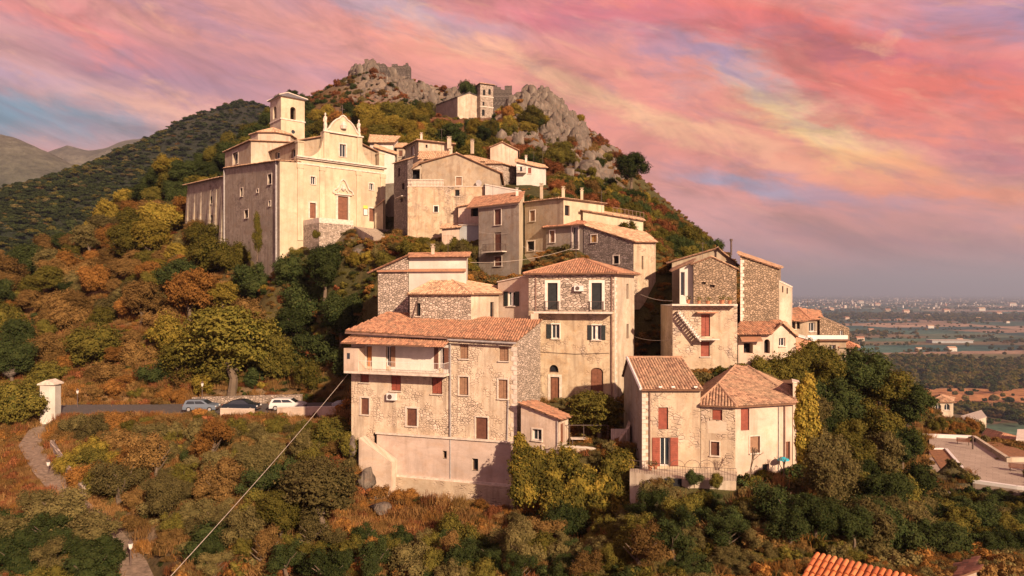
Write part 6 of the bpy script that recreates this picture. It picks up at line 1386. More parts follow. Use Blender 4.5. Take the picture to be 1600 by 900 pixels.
def plant(kind, colr, loc, r, rz, zs, label, group, name=None, seed=0, low=False, cat=None):
    e = bpy.data.objects.new(name or ('tree' if kind in ('tree', 'tall', 'olive') else 'bush'), None); COL.objects.link(e); e.location = loc; e.rotation_euler = (0, 0, rz); e.scale = (r * (.88 + .3 * ((seed * 37 % 10) / 10)), r * (.88 + .3 * ((seed * 53 % 10) / 10)), r * zs); e.empty_display_size = .3
    tag(e, label, cat or ('tree' if kind in ('tree', 'tall', 'olive') else 'bush'), group)
    src = (LOW if low else CROWN)[kind]; o = bpy.data.objects.new('crown', src[seed % len(src)]); COL.objects.link(o); o.parent = e
    if not o.data.materials: o.data.materials.append(LM['green'])
    o.material_slots[0].link = 'OBJECT'; o.material_slots[0].material = LM[colr]
    if kind in TRUNK:
        t = bpy.data.objects.new('trunk', TRUNK[kind]); COL.objects.link(t); t.parent = e
    return e
# GN scatter of prototypes on a point mesh (uncountable growth only)
PROTO_N = [0]
def scatter(name, label, pts, protos, cat=None):
    """pts: (x, y, z, rz, s, sz, idx); protos: objects that are not in the scene"""
    a = np.array(pts, dtype=np.float32); me = bpy.data.meshes.new(name); me.vertices.add(len(a)); me.vertices.foreach_set('co', a[:, :3].ravel()); me.update()
    for nm, ty, dat in (('rz', 'FLOAT', a[:, 3]), ('idx', 'INT', a[:, 6].astype(np.int32))): at = me.attributes.new(nm, ty, 'POINT'); at.data.foreach_set('value', dat)
    at = me.attributes.new('scl', 'FLOAT_VECTOR', 'POINT'); j_ = np.random.RandomState(len(a)).uniform(.8, 1.25, len(a)).astype(np.float32); at.data.foreach_set('vector', np.stack([a[:, 4] * j_, a[:, 4] / j_, a[:, 5]], 1).ravel())
    o = bpy.data.objects.new(name, me); COL.objects.link(o); tag(o, label, cat, kind='stuff')
    col = bpy.data.collections.new(name + '_kinds')
    for i, p in enumerate(protos): p.name = '%s_kind_%02d' % (name, i); col.objects.link(p)
    ng = bpy.data.node_groups.new(name, 'GeometryNodeTree'); ng.interface.new_socket('Geometry', in_out='INPUT', socket_type='NodeSocketGeometry'); ng.interface.new_socket('Geometry', in_out='OUTPUT', socket_type='NodeSocketGeometry')
    N_ = ng.nodes.new; l = ng.links.new; gi, go = N_('NodeGroupInput'), N_('NodeGroupOutput'); ip = N_('GeometryNodeInstanceOnPoints'); ci = N_('GeometryNodeCollectionInfo')
    ci.inputs[0].default_value = col; ci.inputs[1].default_value = True; ci.inputs[2].default_value = True
    def attr(nm, ty): x = N_('GeometryNodeInputNamedAttribute'); x.data_type = ty; x.inputs[0].default_value = nm; return x.outputs[0]
    cb = N_('ShaderNodeCombineXYZ'); l(attr('rz', 'FLOAT'), cb.inputs[2]); l(gi.outputs[0], ip.inputs['Points']); l(ci.outputs[0], ip.inputs['Instance']); ip.inputs['Pick Instance'].default_value = True
    l(attr('idx', 'INT'), ip.inputs['Instance Index']); l(cb.outputs[0], ip.inputs['Rotation']); l(attr('scl', 'FLOAT_VECTOR'), ip.inputs['Scale']); l(ip.outputs[0], go.inputs[0])
    md = o.modifiers.new('scatter', 'NODES'); md.node_group = ng; return o
def proto(mesh, mat):
    o = bpy.data.objects.new('kind', mesh)
    if not mesh.materials: mesh.materials.append(mat)
    o.material_slots[0].link = 'OBJECT'; o.material_slots[0].material = mat; return o
# ------------------------------------------------------------------ plants and rocks
CLR = [(498, 330, 602, 380, 101), (437, 150, 607, 374, 107), (290, 270, 440, 352, 104), (607, 230, 690, 352, 102), (690, 310, 1030, 436, 84), (575, 390, 780, 500, 70), (540, 495, 830, 772, 61), (813, 622, 890, 699, 59), (826, 400, 1000, 606, 68), (975, 560, 1245, 742, 57.5), (1050, 400, 1240, 566, 68), (1150, 480, 1325, 532, 75),
       (1445, 676, 1600, 764, 92), (285, 608, 560, 646, 86), (32, 675, 80, 740, 66), (680, 138, 775, 184, 250), (690, 225, 860, 300, 118), (62, 598, 96, 652, 85), (110, 600, 130, 640, 90), (1250, 868, 1420, 900, 20), (1455, 622, 1492, 648, 150), (306, 590, 326, 630, 88), (960, 235, 1012, 286, 140), (800, 150, 905, 212, 190)]
ZN = [  # cx cy rx ry Dmin Dmax  colours  kinds  rmin rmax density
 (590, 165, 150, 38, 180, 400, dict(rust=.4, dark=.35, olive=.15, brown=.1), 'bss', .9, 2.0, .5), (670, 215, 230, 34, 125, 400, dict(green=.42, yellow=.28, dark=.2, orange=.1), 'tbt', 2.4, 3.9, 1),
 (835, 240, 110, 40, 140, 400, dict(rust=.5, brown=.2, green=.2, orange=.1), 'bs', 1.2, 2.6, .8), (860, 185, 60, 26, 150, 400, dict(rust=.5, olive=.25, dark=.25), 'sb', .8, 1.7, .8), (850, 255, 60, 22, 120, 260, dict(green=.4, dark=.3, rust=.3), 'bt', 2.0, 3.2, 1),
 (1000, 335, 110, 60, 92, 180, dict(green=.32, dark=.22, brown=.2, yellow=.12, rust=.14), 'bbb', 1.0, 2.1, .9), (930, 268, 40, 18, 130, 200, dict(rust=.5, green=.5), 'sb', .8, 1.4, .35), (1060, 335, 30, 30, 100, 150, dict(rust=.7, brown=.3), 'bb', 1.1, 1.9, .9), (1075, 375, 40, 25, 95, 130, dict(green=.5, dark=.5), 'bb', 1.2, 2.1, 1),
 (250, 290, 110, 50, 140, 400, dict(dark=.6, green=.32, yellow=.08), 'tbt', 2.0, 3.6, 1), (60, 400, 120, 60, 140, 260, dict(dark=.5, brown=.3, green=.2), 'tb', 1.8, 3.4, 1), (430, 200, 60, 50, 180, 400, dict(dark=.7, green=.3), 'tb', 2.4, 4, 1),
 (200, 430, 220, 90, 98, 200, dict(brown=.32, orange=.15, olive=.16, green=.20, rust=.04, yellow=.13), 'btt', 1.6, 4.4, 1), (60, 500, 150, 90, 90, 180, dict(brown=.36, orange=.14, green=.24, rust=.06, yellow=.08, dark=.12), 'btb', 1.6, 4.2, 1), (330, 480, 130, 90, 92, 150, dict(brown=.25, green=.3, dark=.2, orange=.12, yellow=.13), 'tbb', 2.0, 4.4, 1),
 (500, 500, 70, 90, 84, 130, dict(dark=.75, green=.25), 'tb', 2.4, 3.6, 1), (560, 385, 90, 22, 86, 112, dict(green=.35, olive=.3, brown=.2, orange=.15), 'bs', .8, 1.8, .7), (640, 400, 90, 20, 84, 100, dict(green=.4, olive=.3, yellow=.3), 'bo', 1.0, 2.0, .9),
 (150, 620, 120, 20, 92, 110, dict(brown=.4, green=.25, orange=.35), 'bs', 1.0, 2.0, .8), (300, 690, 230, 36, 55, 82, dict(olive=.52, green=.22, brown=.18, orange=.08), 'obb', .9, 2.6, .75), (30, 720, 80, 110, 50, 92, dict(rust=.45, orange=.4, brown=.15), 'ss', .7, 1.5, .7), (170, 750, 70, 30, 55, 75, dict(yellow=.55, orange=.25, green=.2), 'bb', 1.1, 2.0, .9),
 (250, 800, 160, 60, 44, 70, dict(olive=.55, green=.2, brown=.15, dark=.1), 'obt', .9, 2.9, .75), (110, 850, 110, 50, 40, 62, dict(olive=.5, green=.25, dark=.25), 'ob', 1.4, 2.6, .9), (470, 790, 90, 60, 44, 68, dict(dark=.4, olive=.35, green=.25), 'tbo', 1.3, 2.5, .85), (560, 760, 60, 40, 55, 70, dict(rust=.5, orange=.3, olive=.2), 'sb', .6, 1.3, .6),
 (660, 830, 150, 30, 46, 62, dict(orange=.45, rust=.3, brown=.15, dark=.1), 'ss', .5, 1.1, .6), (600, 880, 220, 30, 38, 54, dict(dark=.35, olive=.35, green=.2, brown=.1), 'bo', 1.0, 1.9, .8), (900, 870, 120, 40, 38, 56, dict(olive=.4, brown=.1, dark=.3, green=.2), 'ob', .9, 1.9, .85), (1080, 830, 120, 40, 38, 54, dict(dark=.5, brown=.06, olive=.22, green=.22), 'bo', .9, 1.9, .85),
 (1320, 620, 130, 60, 58, 90, dict(dark=.5, green=.5), 'bb', 1.6, 2.8, 1), (1350, 760, 170, 70, 42, 76, dict(dark=.46, green=.27, olive=.2, brown=.07), 'btb', 1.3, 2.5, .95), (1520, 800, 110, 50, 50, 85, dict(dark=.5, green=.33, olive=.17), 'bb', 1.2, 2.3, .9), (1490, 655, 60, 18, 104, 160, dict(green=.4, orange=.3, olive=.3), 'bb', 1.2, 2.2, .9), (1200, 590, 50, 25, 58, 90, dict(green=.6, dark=.4), 'bb', 1.4, 2.2, .8)]
KM = {'b': 'bush', 't': 'tree', 'o': 'olive', 's': 'scrub', 'l': 'tall'}
def near_foot(x, y, m):
    k = np.zeros(x.shape, bool)
    for f in FOOT:
        fx = [p[0] for p in f]; fy = [p[1] for p in f]
        if max(fx) - min(fx) > 60: continue
        k |= in_poly(x, y, [tuple(q) for q in offset_poly([Vector((p[0], p[1])) for p in f], m)])
    return k
rs = np.random.RandomState(42)
def poly_dist(x, y, poly):
    best = np.full(x.shape, 1e9)
    for a, b in zip(poly[:-1], poly[1:]):
        dx, dyy = b.x - a.x, b.y - a.y; t = np.clip(((x - a.x) * dx + (y - a.y) * dyy) / (dx * dx + dyy * dyy), 0, 1); best = np.minimum(best, np.hypot(x - a.x - t * dx, y - a.y - t * dyy))
    return best
n = 60000
D = np.sqrt(rs.uniform(38 ** 2, 330 ** 2, n)); near = rs.rand(n) < .45; D[near] = np.sqrt(rs.uniform(38 ** 2, 112 ** 2, near.sum())); U = rs.uniform(-90, 1690, n); X = (U - 800) / F * D; Y = D
ZG = T(X, Y); px, py = proj(X, Y, ZG)
zi = np.full(n, -1); best = np.full(n, .12)
for i, z in enumerate(ZN):
    b = blob(px, py, *z[:4]) * (D > z[4]) * (D < z[5]); k = b > best; zi[k] = i; best[k] = b[k]
bad = near_foot(X, Y, 1.0) | in_poly(X, Y, offset_poly(TERR, 1.0)) | (poly_dist(X, Y, ROAD) < 5.6) | (poly_dist(X, Y, PATH) < 1.7) | (rockmask(X, Y, ZG) * rs.rand(n) > .62)
PL = []; cell = {}
order = [i for i in range(n) if zi[i] >= 0 and not bad[i]]
for i in order:
    z = ZN[zi[i]]
    if rs.rand() > z[10]: continue
    r = z[8] + (z[9] - z[8]) * rs.rand() ** 1.4; x, y = X[i], Y[i]; sp = r * .95; g0 = (int(x // 4), int(y // 4)); ok = True
    for a in (-1, 0, 1):
        for b in (-1, 0, 1):
            for (x2, y2, r2) in cell.get((g0[0] + a, g0[1] + b), ()):
                if (x - x2) ** 2 + (y - y2) ** 2 < (.62 * (r + r2)) ** 2: ok = False; break
            if not ok: break
        if not ok: break
    if not ok: continue
    kind = KM[z[7][rs.randint(len(z[7]))]]; zs = rs.uniform(.8, 1.15); hgt = {'bush': 1.45, 'tree': 2.4, 'olive': 1.9, 'scrub': .9, 'tall': 2.8}[kind] * r * zs
    w = r * .85 * F / y; tp = py[i] - hgt * F / y; rej = False
    for (a0, b0, a1, b1, dd) in CLR:
        if y < dd and px[i] + w > a0 and px[i] - w < a1 and tp < b1 and py[i] > b0: rej = True; break
    if rej: continue
    cs = list(z[6].items()); q = rs.rand() * sum(v for _, v in cs); c = cs[-1][0]
    for kk, v in cs:
        q -= v
        if q <= 0: c = kk; break
    cell.setdefault(g0, []).append((x, y, r)); PL.append((r / y, kind, c, x, y, float(ZG[i]) - .15 * r, r, zs, zi[i], px[i], py[i]))
print('plants', len(PL))
PL.sort(key=lambda p: -p[0])
WHERE = {0: 'on the castle hill among grey rocks', 1: 'in the wood above the village roofs', 2: 'in the red scrub under the right cliff', 3: 'clinging to the right cliff', 4: 'between the white house and the right cliff', 5: 'on the slope right of the upper houses', 6: 'beside the pale rocks right of the woods', 7: 'on the skyline right of the village', 8: 'on the right skyline above the village', 9: 'on the ridge left of the church', 10: 'on the far left slope', 11: 'behind the bell tower', 12: 'on the autumn slope below the church', 13: 'on the left slope above the road', 14: 'around the big yellow green tree', 15: 'in the dark hollow behind the parked cars', 16: 'on the rocks below the church square', 17: 'below the stained pale house', 18: 'beside the road left of the cars', 19: 'on the terraced slope under the road', 20: 'on the rust coloured bank at the left edge', 21: 'by the bend of the footpath', 22: 'on the lower left slope', 23: 'in the bottom left corner', 24: 'below the cable near the big house', 25: 'by the rocks left of the big house', 26: 'below the foot of the big house', 27: 'along the bottom edge of the picture', 28: 'below the ivy wall', 29: 'below the cottage terrace', 30: 'in the green mass right of the cottages', 31: 'on the shady slope right of the cottages', 32: 'under the paved terrace', 33: 'behind the paved terrace', 34: 'between the stair house and the cottages'}
# hand placed plants first
def put(kind, c, px_, py_, rpx, D_, zs, label, seed=0, name=None, ground=True, group=None, cat=None):
    p = P(px_, py_, D_); r = rpx * D_ / F; return plant(kind, c, p, r, seed * 1.3, zs, label, group, name, seed, cat=cat)
e = put('tree', 'gold', 362, 634, 82, 94, .82, 'big olive gold broad tree with drooping leaf sprays above the dark parked car', 1)
e = put('tree', 'gold', 300, 640, 48, 97, .95, 'olive gold tree merging with the left side of the big broad tree', 2); put('tree', 'green', 425, 628, 46, 96, 1.0, 'green tree merging with the right side of the big broad tree', 0)
for i, (a, b, c_, d_) in enumerate(((468, 628, 42, 97), (515, 632, 44, 95), (545, 560, 36, 93), (480, 540, 40, 102))): put('tree', 'dark', a, b, c_, d_, 1.1, ['dark tree filling the hollow right of the big broad tree', 'dark tree against the left edge of the big house', 'dark tree behind the balcony end of the big house', 'dark tree above the hollow below the olive slope'][i], i)
put('tree', 'green', 934, 702, 49, 62.8, .78, 'round green garden tree with slim trunk beside the annex', 1)
put('tall', 'green', 402, 402, 12, 106, 2.0, 'slender cypress against the grey side wall of the church', 0, 'cypress', cat='cypress')
put('tree', 'dark', 985, 300, 27, 147, .92, 'lone dark round tree on the skyline right of the woods', 2); put('bush', 'dark', 937, 264, 11, 165, 1.3, 'small dark tree on the skyline left of the lone round tree', 1, 'tree', cat='tree'); put('bush', 'dark', 733, 152, 16, 238, 1.2, 'dark round tree on the hill crest left of the bell tower', 2, 'tree', cat='tree')
for i, (a, b, c_, d_, s_) in enumerate(((1198, 606, 36, 70, 'green'), (1240, 600, 40, 74, 'dark'), (1285, 596, 44, 73, 'green'), (1330, 605, 44, 74, 'dark'), (1375, 628, 42, 74, 'green'), (1418, 655, 38, 73, 'dark'), (1428, 705, 26, 71, 'green'), (1300, 650, 46, 66, 'dark'), (1360, 690, 46, 66, 'green'), (1262, 660, 30, 64, 'green'), (1410, 720, 40, 65, 'dark'), (1330, 730, 36, 61, 'green'), (1420, 770, 34, 62, 'dark'), (1290, 720, 24, 61, 'green'))):
    put('bush', s_, a, b, c_, d_, 1.0, 'large %s bush %s right of the cottages' % (CNAME[s_], ['below the arcaded porch', 'at the top left', 'in the top middle under the red turret', 'below the ruined stone house', 'on the right shoulder', 'at the right skyline', 'at the right skyline foot', 'in the middle', 'in the middle right', 'touching the ivy end wall', 'at the lower right', 'at the lower middle', 'lowest at the right', 'lowest at the left'][i]), i)
put('bush', 'dark', 1085, 757, 15, 53.0, 1.1, 'clipped dark round shrub in front of the cottage terrace', 0); put('bush', 'green', 1121, 760, 12, 52.6, 1.3, 'smaller upright shrub right of the clipped round shrub', 1)
put('bush', 'green', 520, 700, 38, 70, .95, 'ivy covered green bush under the long roadside wall', 1); put('bush', 'green', 482, 690, 22, 73, 1.0, 'small green bush left of the ivy covered bush under the wall', 2); put('bush', 'green', 550, 712, 24, 67, 1.1, 'green bush touching the left corner of the big house', 0)
put('bush', 'green', 30, 660, 52, 84, .9, 'large olive green bush at the left edge by the shrine', 0); put('tree', 'olive', 500, 850, 70, 52, .8, 'broad grey olive tree on the slope below the big house', 1); put('bush', 'green', 494, 372, 8, 102, 1.2, 'dark shrub growing on the church square wall', 0)
put('bush', 'yellow', 264, 268, 24, 182, .8, 'sunlit yellow green tree crown on the ridge left of the church', 1, 'tree', cat='tree')
LMK = [(79, 625, 'the white shrine'), (121, 630, 'the lamp post by the shrine'), (316, 615, 'the lamp post by the cars'), (75, 740, 'the footpath lamp post'), (205, 870, 'the lowest footpath lamp post'), (450, 638, 'the silver hatchback'), (378, 636, 'the dark blue saloon car'), (362, 550, 'the big broad tree'),
       (575, 745, 'the large pale boulder'), (500, 820, 'the broad olive tree'), (640, 780, 'the foot of the big house'), (760, 790, 'the right end of the big house foot'), (880, 790, 'the ivy curtain'), (1050, 780, 'the white gate'), (1171, 745, 'the leafless tree'), (1224, 725, 'the turquoise cloth'), (1262, 660, 'the yellow ivy wall'), (1320, 560, 'the red turret'),
       (1400, 600, 'the brown rock knoll'), (1480, 730, 'the flower bed'), (1560, 760, 'the paved terrace edge'), (1340, 880, 'the near orange roof'), (1510, 895, 'the small hut roof'), (402, 370, 'the cypress'), (320, 360, 'the church wing'), (540, 370, 'the church square'), (590, 360, 'the church stairs'), (690, 375, 'the stained pale house'), (660, 390, 'the white house chimney'),
       (985, 262, 'the lone round tree'), (1080, 380, 'the wide faded roof'), (1000, 340, 'the long cream house'), (830, 270, 'the small white house'), (760, 160, 'the hill bell tower'), (700, 165, 'the hill chapel'), (620, 110, 'the castle summit'), (450, 150, 'the church bell tower'), (264, 250, 'the sunlit ridge tree'), (20, 575, 'the left rock face'), (170, 760, 'the footpath bend'), (300, 880, 'the low end of the long cable'), (420, 740, 'the middle of the long cable'), (500, 640, 'the long roadside wall')]
def where(a, b, zn, nth=0):
    k = sorted(LMK, key=lambda m: math.hypot(a - m[0], (b - m[1]) * 1.3))[nth]; dx, dy_ = a - k[0], b - k[1]; d_ = math.hypot(dx, dy_)
    if d_ > 150: return WHERE[zn]
    return ('just ' if d_ < 40 else 'well ' if d_ > 90 else '') + ('left of ' if dx < 0 else 'right of ') * (abs(dx) > abs(dy_)) + ('above ' if dy_ < 0 else 'below ') * (abs(dx) <= abs(dy_)) + k[2]
USED = set()
for i, (q, kind, c, x, y, z, r, zs, zn, px_, py_) in enumerate(PL[:300]):
    kn = {'bush': 'bush', 'tree': 'tree', 'olive': 'open crowned tree', 'scrub': 'loose scrub'}[kind]; sz_ = F * r / y; lb = '%s%s %s %s' % ('large ' if sz_ > 34 else 'small ' if sz_ < 24 else '', CNAME[c], kn, where(px_, py_, zn))
    for nth in (1, 2, 3, 4, 5, 6, 7, 8, 9, 10):
        if lb not in USED: break
        l2 = '%s, %s' % (lb.split(',')[0], where(px_, py_, zn, nth)); lb = l2 if len(l2.split()) <= 16 and l2 not in USED else lb
    USED.add(lb)
    plant(kind, c, (x, y, z), r, rs.uniform(0, 6.28), zs, lb, 'trees and bushes %s' % WHERE[zn], 'tree' if kind in ('tree', 'olive') else 'bush', int(rs.randint(9)))
KEYS = []; PR = []
for kind in ('bush', 'tree', 'olive', 'scrub'):
    for c in LM:
        for s in range(3):
            KEYS.append((kind, c, s)); PR.append(proto(CROWN[kind][s], LM[c]))
IDX = {k: i for i, k in enumerate(KEYS)}
scatter('hillside_woods', 'dense mixed trees and bushes in green, brown and orange covering the village hill', [(x, y, z, rs.uniform(0, 6.28), r, r * zs, IDX[(kind, c, int(rs.randint(3)))]) for (q, kind, c, x, y, z, r, zs, zn, a, b) in PL[300:]], PR)
by_label = {}
for o in bpy.data.objects:
    if o.get('label') and o.get('category') in ('tree', 'bush'): by_label.setdefault(o['label'], []).append(o)
for lb, os_ in by_label.items():
    if len(os_) > 1:
        for o in os_: o['group'] = lb
# undergrowth
n = 26000; D = np.sqrt(rs.uniform(36 ** 2, 300 ** 2, n)); near = rs.rand(n) < .7; D[near] = np.sqrt(rs.uniform(36 ** 2, 110 ** 2, near.sum())); U = rs.uniform(-90, 1690, n); X = (U - 800) / F * D; Y = D; ZG = T(X, Y); px, py = proj(X, Y, ZG)
zi = np.full(n, -1); best = np.full(n, .06)
for i, z in enumerate(ZN):
    b = blob(px, py, *z[:4]) * (D > z[4]) * (D < z[5]); k = b > best; zi[k] = i; best[k] = b[k]
bad = near_foot(X, Y, .3) | in_poly(X, Y, offset_poly(TERR, .4)) | (poly_dist(X, Y, ROAD) < 4.9) | (poly_dist(X, Y, PATH) < 1.6) | (rockmask(X, Y, ZG) * rs.rand(n) > .75)
UP_K = [(k, c, s) for k in ('scrub', 'bush') for c in LM for s in range(1)]; UPR = [proto(LOW[k][s] if k == 'bush' else CROWN[k][s], LM[c]) for k, c, s in UP_K]; UI = {k: i for i, k in enumerate(UP_K)}; pts = []
for i in range(n):
    if bad[i]: continue
    far = D[i] > 130
    if zi[i] >= 0:
        cs = ZN[zi[i]][6]; c = list(cs)[rs.randint(len(cs))]
        if rs.rand() < .3: c = ('orange', 'rust', 'brown')[rs.randint(3)] if px[i] < 800 or far else ('dark', 'olive', 'green')[rs.randint(3)]
    else: c = ('brown', 'olive', 'orange')[rs.randint(3)]
    r = rs.uniform(.3, .8) * (1.5 if far else 1); k = 'scrub' if rs.rand() < .75 else 'bush'
    pts.append((X[i], Y[i], ZG[i] - .08, rs.uniform(0, 6.28), r, r * rs.uniform(.6, 1.2), UI[(k, c, 0)]))
scatter('undergrowth', 'low dry brush and shrubs between the trees on the hillside', pts, UPR)
LM['straw'] = leaf_mat('golden_dry_grass', (0.12, 0.065, 0.025), (0.20, 0.115, 0.042), (0.30, 0.19, 0.08))
def tuft_mesh(seed):
    r = np.random.RandomState(seed); n_ = 260; b = r.normal(size=(n_, 2)) * .42; h = r.uniform(.35, 1.0, n_); le = r.normal(size=(n_, 2)) * .22; w = r.normal(size=(n_, 2)); w /= np.linalg.norm(w, axis=1)[:, None]; w *= .022
    V = np.stack([np.c_[b - w, np.zeros(n_)], np.c_[b + w, np.zeros(n_)], np.c_[b + le + w * .4, h], np.c_[b + le - w * .4, h]], 1).reshape(-1, 3); return mesh_np('tuft', V, np.arange(n_ * 4).reshape(n_, 4))
n = 30000; D = np.sqrt(rs.uniform(38 ** 2, 125 ** 2, n)); U = rs.uniform(-60, 1660, n); X = (U - 800) / F * D; Y = D; ZG = T(X, Y); px, py = proj(X, Y, ZG)
w_ = np.clip(blob(px, py, 250, 720, 420, 130) + blob(px, py, 30, 700, 110, 140) + blob(px, py, 640, 830, 220, 50) + .5 * blob(px, py, 150, 460, 200, 90) + .3 * blob(px, py, 1350, 740, 260, 80), 0, 1)
bad = near_foot(X, Y, .2) | in_poly(X, Y, TERR) | (poly_dist(X, Y, ROAD) < 4.8) | (poly_dist(X, Y, PATH) < 1.3)
scatter('dry_grass', 'golden and rust coloured dry grass on the open slopes', [(X[i], Y[i], ZG[i] - .04, rs.uniform(0, 6.28), s_, s_ * rs.uniform(.5, 1.1), int(rs.randint(6))) for i in range(n) if not bad[i] and rs.rand() < w_[i] * .75 for s_ in (rs.uniform(.5, 1.1),)], [proto(tuft_mesh(k), LM[('straw', 'straw', 'orange', 'rust', 'straw', 'brown')[k]]) for k in range(6)])
# rocks
def rock_mesh(seed, nu=9, nv=7):
    r = np.random.RandomState(seed); V = []; Fc = []; dirs = r.normal(size=(14, 3)); dirs /= np.linalg.norm(dirs, axis=1)[:, None]; h = r.uniform(.55, .95, 14)
    for i in range(nv + 1):
        th = math.pi * i / nv
        for j in range(nu):
            a = 2 * math.pi * j / nu; d = np.array([math.sin(th) * math.cos(a), math.sin(th) * math.sin(a), math.cos(th)]); q = d @ dirs.T; rad = min([1.1] + [hh / x for hh, x in zip(h, q) if x > .2]); rad *= 1 + .10 * math.sin(7 * d[0] + seed) * math.cos(5 * d[1]) + r.uniform(-.22, .20) * math.sin(th); V.append(d * rad)
    for i in range(nv):
        for j in range(nu): Fc.append([i * nu + j, (i + 1) * nu + j, (i + 1) * nu + (j + 1) % nu, i * nu + (j + 1) % nu])
    return mesh_np('rock', np.array(V), np.array(Fc), M['rock'])
ROCKS = [rock_mesh(s + 1) for s in range(5)]
n = 24000; D = np.sqrt(rs.uniform(40 ** 2, 300 ** 2, n)); near = rs.rand(n) < .14; D[near] = np.sqrt(rs.uniform(40 ** 2, 100 ** 2, near.sum())); U = rs.uniform(0, 1600, n); X = (U - 800) / F * D; Y = D; ZG = T(X, Y); rk = rockmask(X, Y, ZG); px, py = proj(X, Y, ZG)
bad = near_foot(X, Y, .2) | (poly_out(X, Y, [q for q in PADS if q[1] == 57.0][0][0]) < 3) | in_poly(X, Y, TERR) | (poly_dist(X, Y, ROAD) < 4.8) | (poly_dist(X, Y, PATH) < 1.4); pts = []
for i in range(n):
    if bad[i] or rs.rand() > rk[i] * (.85 + .6 * (px[i] > 770)) - .10: continue
    far = D[i] > 120; cliff = px[i] > 765; s = rs.uniform(.3, 1.0) ** 2 * (2.5 if far else 1.0); pts.append((X[i], Y[i], ZG[i] - .45 * s, rs.uniform(0, 6.28), s, s * (rs.uniform(.7, 1.7) if far and cliff else rs.uniform(.5, 1.2)), int(rs.randint(5))))
for cx0, cx1, d0, d1, cnt in ((548, 718, 262, 286, 420), (795, 880, 228, 242, 240), (850, 912, 205, 240, 260)):
    for _ in range(cnt):
        a_ = rs.uniform(cx0, cx1); d_ = rs.uniform(d0, d1); x_ = (a_ - 800) / F * d_; z_ = float(T(x_, d_)[0]); s_ = rs.uniform(.7, 2.6)
        if 676 < a_ < 780 and d_ < 245: continue
        pts.append((x_, d_, z_ + s_ * .1, rs.uniform(0, 6.28), s_, s_ * rs.uniform(.8, 1.9), int(rs.randint(5))))
scatter('limestone_outcrops', 'pale limestone crags and boulders breaking through the scrub', pts, [proto(m, M['rock']) for m in ROCKS])
for i, (a, b, w, h, d_, lb) in enumerate(((572, 752, 1.1, 1.3, 63.5, 'large pale boulder beside the ramp wall of the big house'), (600, 794, 1.1, .9, 60.5, 'pale boulder below the foot of the big house'), (552, 700, .9, 1.1, 67, 'leaning pale boulder under the green bush at the house corner'), (505, 405, .9, .9, 101, 'pale boulder below the church square'), (560, 402, 1.3, 1.4, 99, 'boulder in the scrub under the church stairs'),
                                          (16, 580, 1.3, 1.2, 100, 'pale rock face at the left edge above the road'), (1385, 590, 2.2, 1.8, 80, 'brown rock knoll right of the ruined stone house'), (1405, 605, 1.6, 1.5, 79, 'lower brown rock at the right shoulder'), (885, 255, 4.5, 3.5, 190, 'large pale crag under the right cliff'), (925, 275, 5.5, 4.0, 165, 'broad pale crag right of the red scrub'))):
    o = bpy.data.objects.new('boulder', ROCKS[i % 5]); COL.objects.link(o); p = P(a, b, d_); o.location = p; o.scale = (w, w * .8, h); o.rotation_euler = (0, 0, i * 1.1); tag(o, lb, 'rock')
# ivy
def ivy(name, blobs, n, size, mat, label, seed, droop=.6):
    v, f = leaf_cloud(blobs, n, size, seed, droop=droop, inner=.3); v2, f2 = ico_core(blobs, .78, seed); me = mesh_np(name, np.concatenate([v, v2]), np.concatenate([f, f2 + len(v)]), LM[mat]); o = bpy.data.objects.new(name, me); COL.objects.link(o); tag(o, label, 'ivy'); return o
bl = []; r_ = random.Random(4)
for i in range(110):
    f_ = r_.random(); px_ = 806 + 182 * f_; y0 = 712 + 100 * r_.random() * (1 if px_ > 850 else .6); D_ = 59.0 - (y0 - 705) * .03 - .6 * math.sin(f_ * 3); p = P(px_, y0, D_); bl.append((p.x, p.y, p.z, r_.uniform(.4, .85), r_.uniform(.3, .55), r_.uniform(.5, 1.2)))
ivy('ivy_curtain', bl[:66], 26000, .13, 'green', 'thick green ivy curtain hanging under the garden wall', 5); ivy('ivy_curtain', bl[66:], 15000, .12, 'yellow', 'yellow green ivy strands mixed over the wall below the garden', 6)
bl = []
for i in range(12): p = P(808 + 3.0 * i + r_.uniform(-5, 5), 690 + i * 3.6, 60.2); bl.append((p.x, p.y, p.z, .45, .35, .7))
ivy('ivy_edge', bl, 4000, .15, 'yellow', 'yellow ivy climbing at the right foot of the big house beside the annex', 7)
bl = []
for i in range(26):
    f_ = r_.random(); px_ = 1246 + 26 * r_.random() + 8 * f_; p = P(px_, 595 + 130 * f_, 58.6 - .2 * r_.random()); bl.append((p.x, p.y + .3, p.z, .5, .35, .8))
ivy('ivy_wall', bl, 9000, .15, 'yellow', 'yellow ivy draped over the narrow end wall of the cottages', 8)
for px_, py_, D_, r, h, lb in ((1075, 474, 68.7, .22, .35, 'orange flower pot at the left of the roof terrace'), (1092, 475, 68.8, .2, .32, 'small flower pot in the middle of the roof terrace'), (1106, 475, 68.6, .25, .3, 'wide flower pot in the middle of the roof terrace'), (1128, 475, 68.7, .3, .4, 'large flower pot on the right of the roof terrace'), (1140, 475, 68.8, .24, .35, 'flower pot at the right corner of the roof terrace'),
                               (1016, 734, 55.9, .22, .35, 'potted plant left of the open terrace door'), (1024, 733, 55.8, .2, .3, 'potted plant next to the open terrace door'), (868, 694, 60.9, .3, .3, 'potted plant by the annex steps'), (958, 700, 61.5, .26, .35, 'agave pot by the garden fence')): pot(px_, py_, D_, r, h, lb)
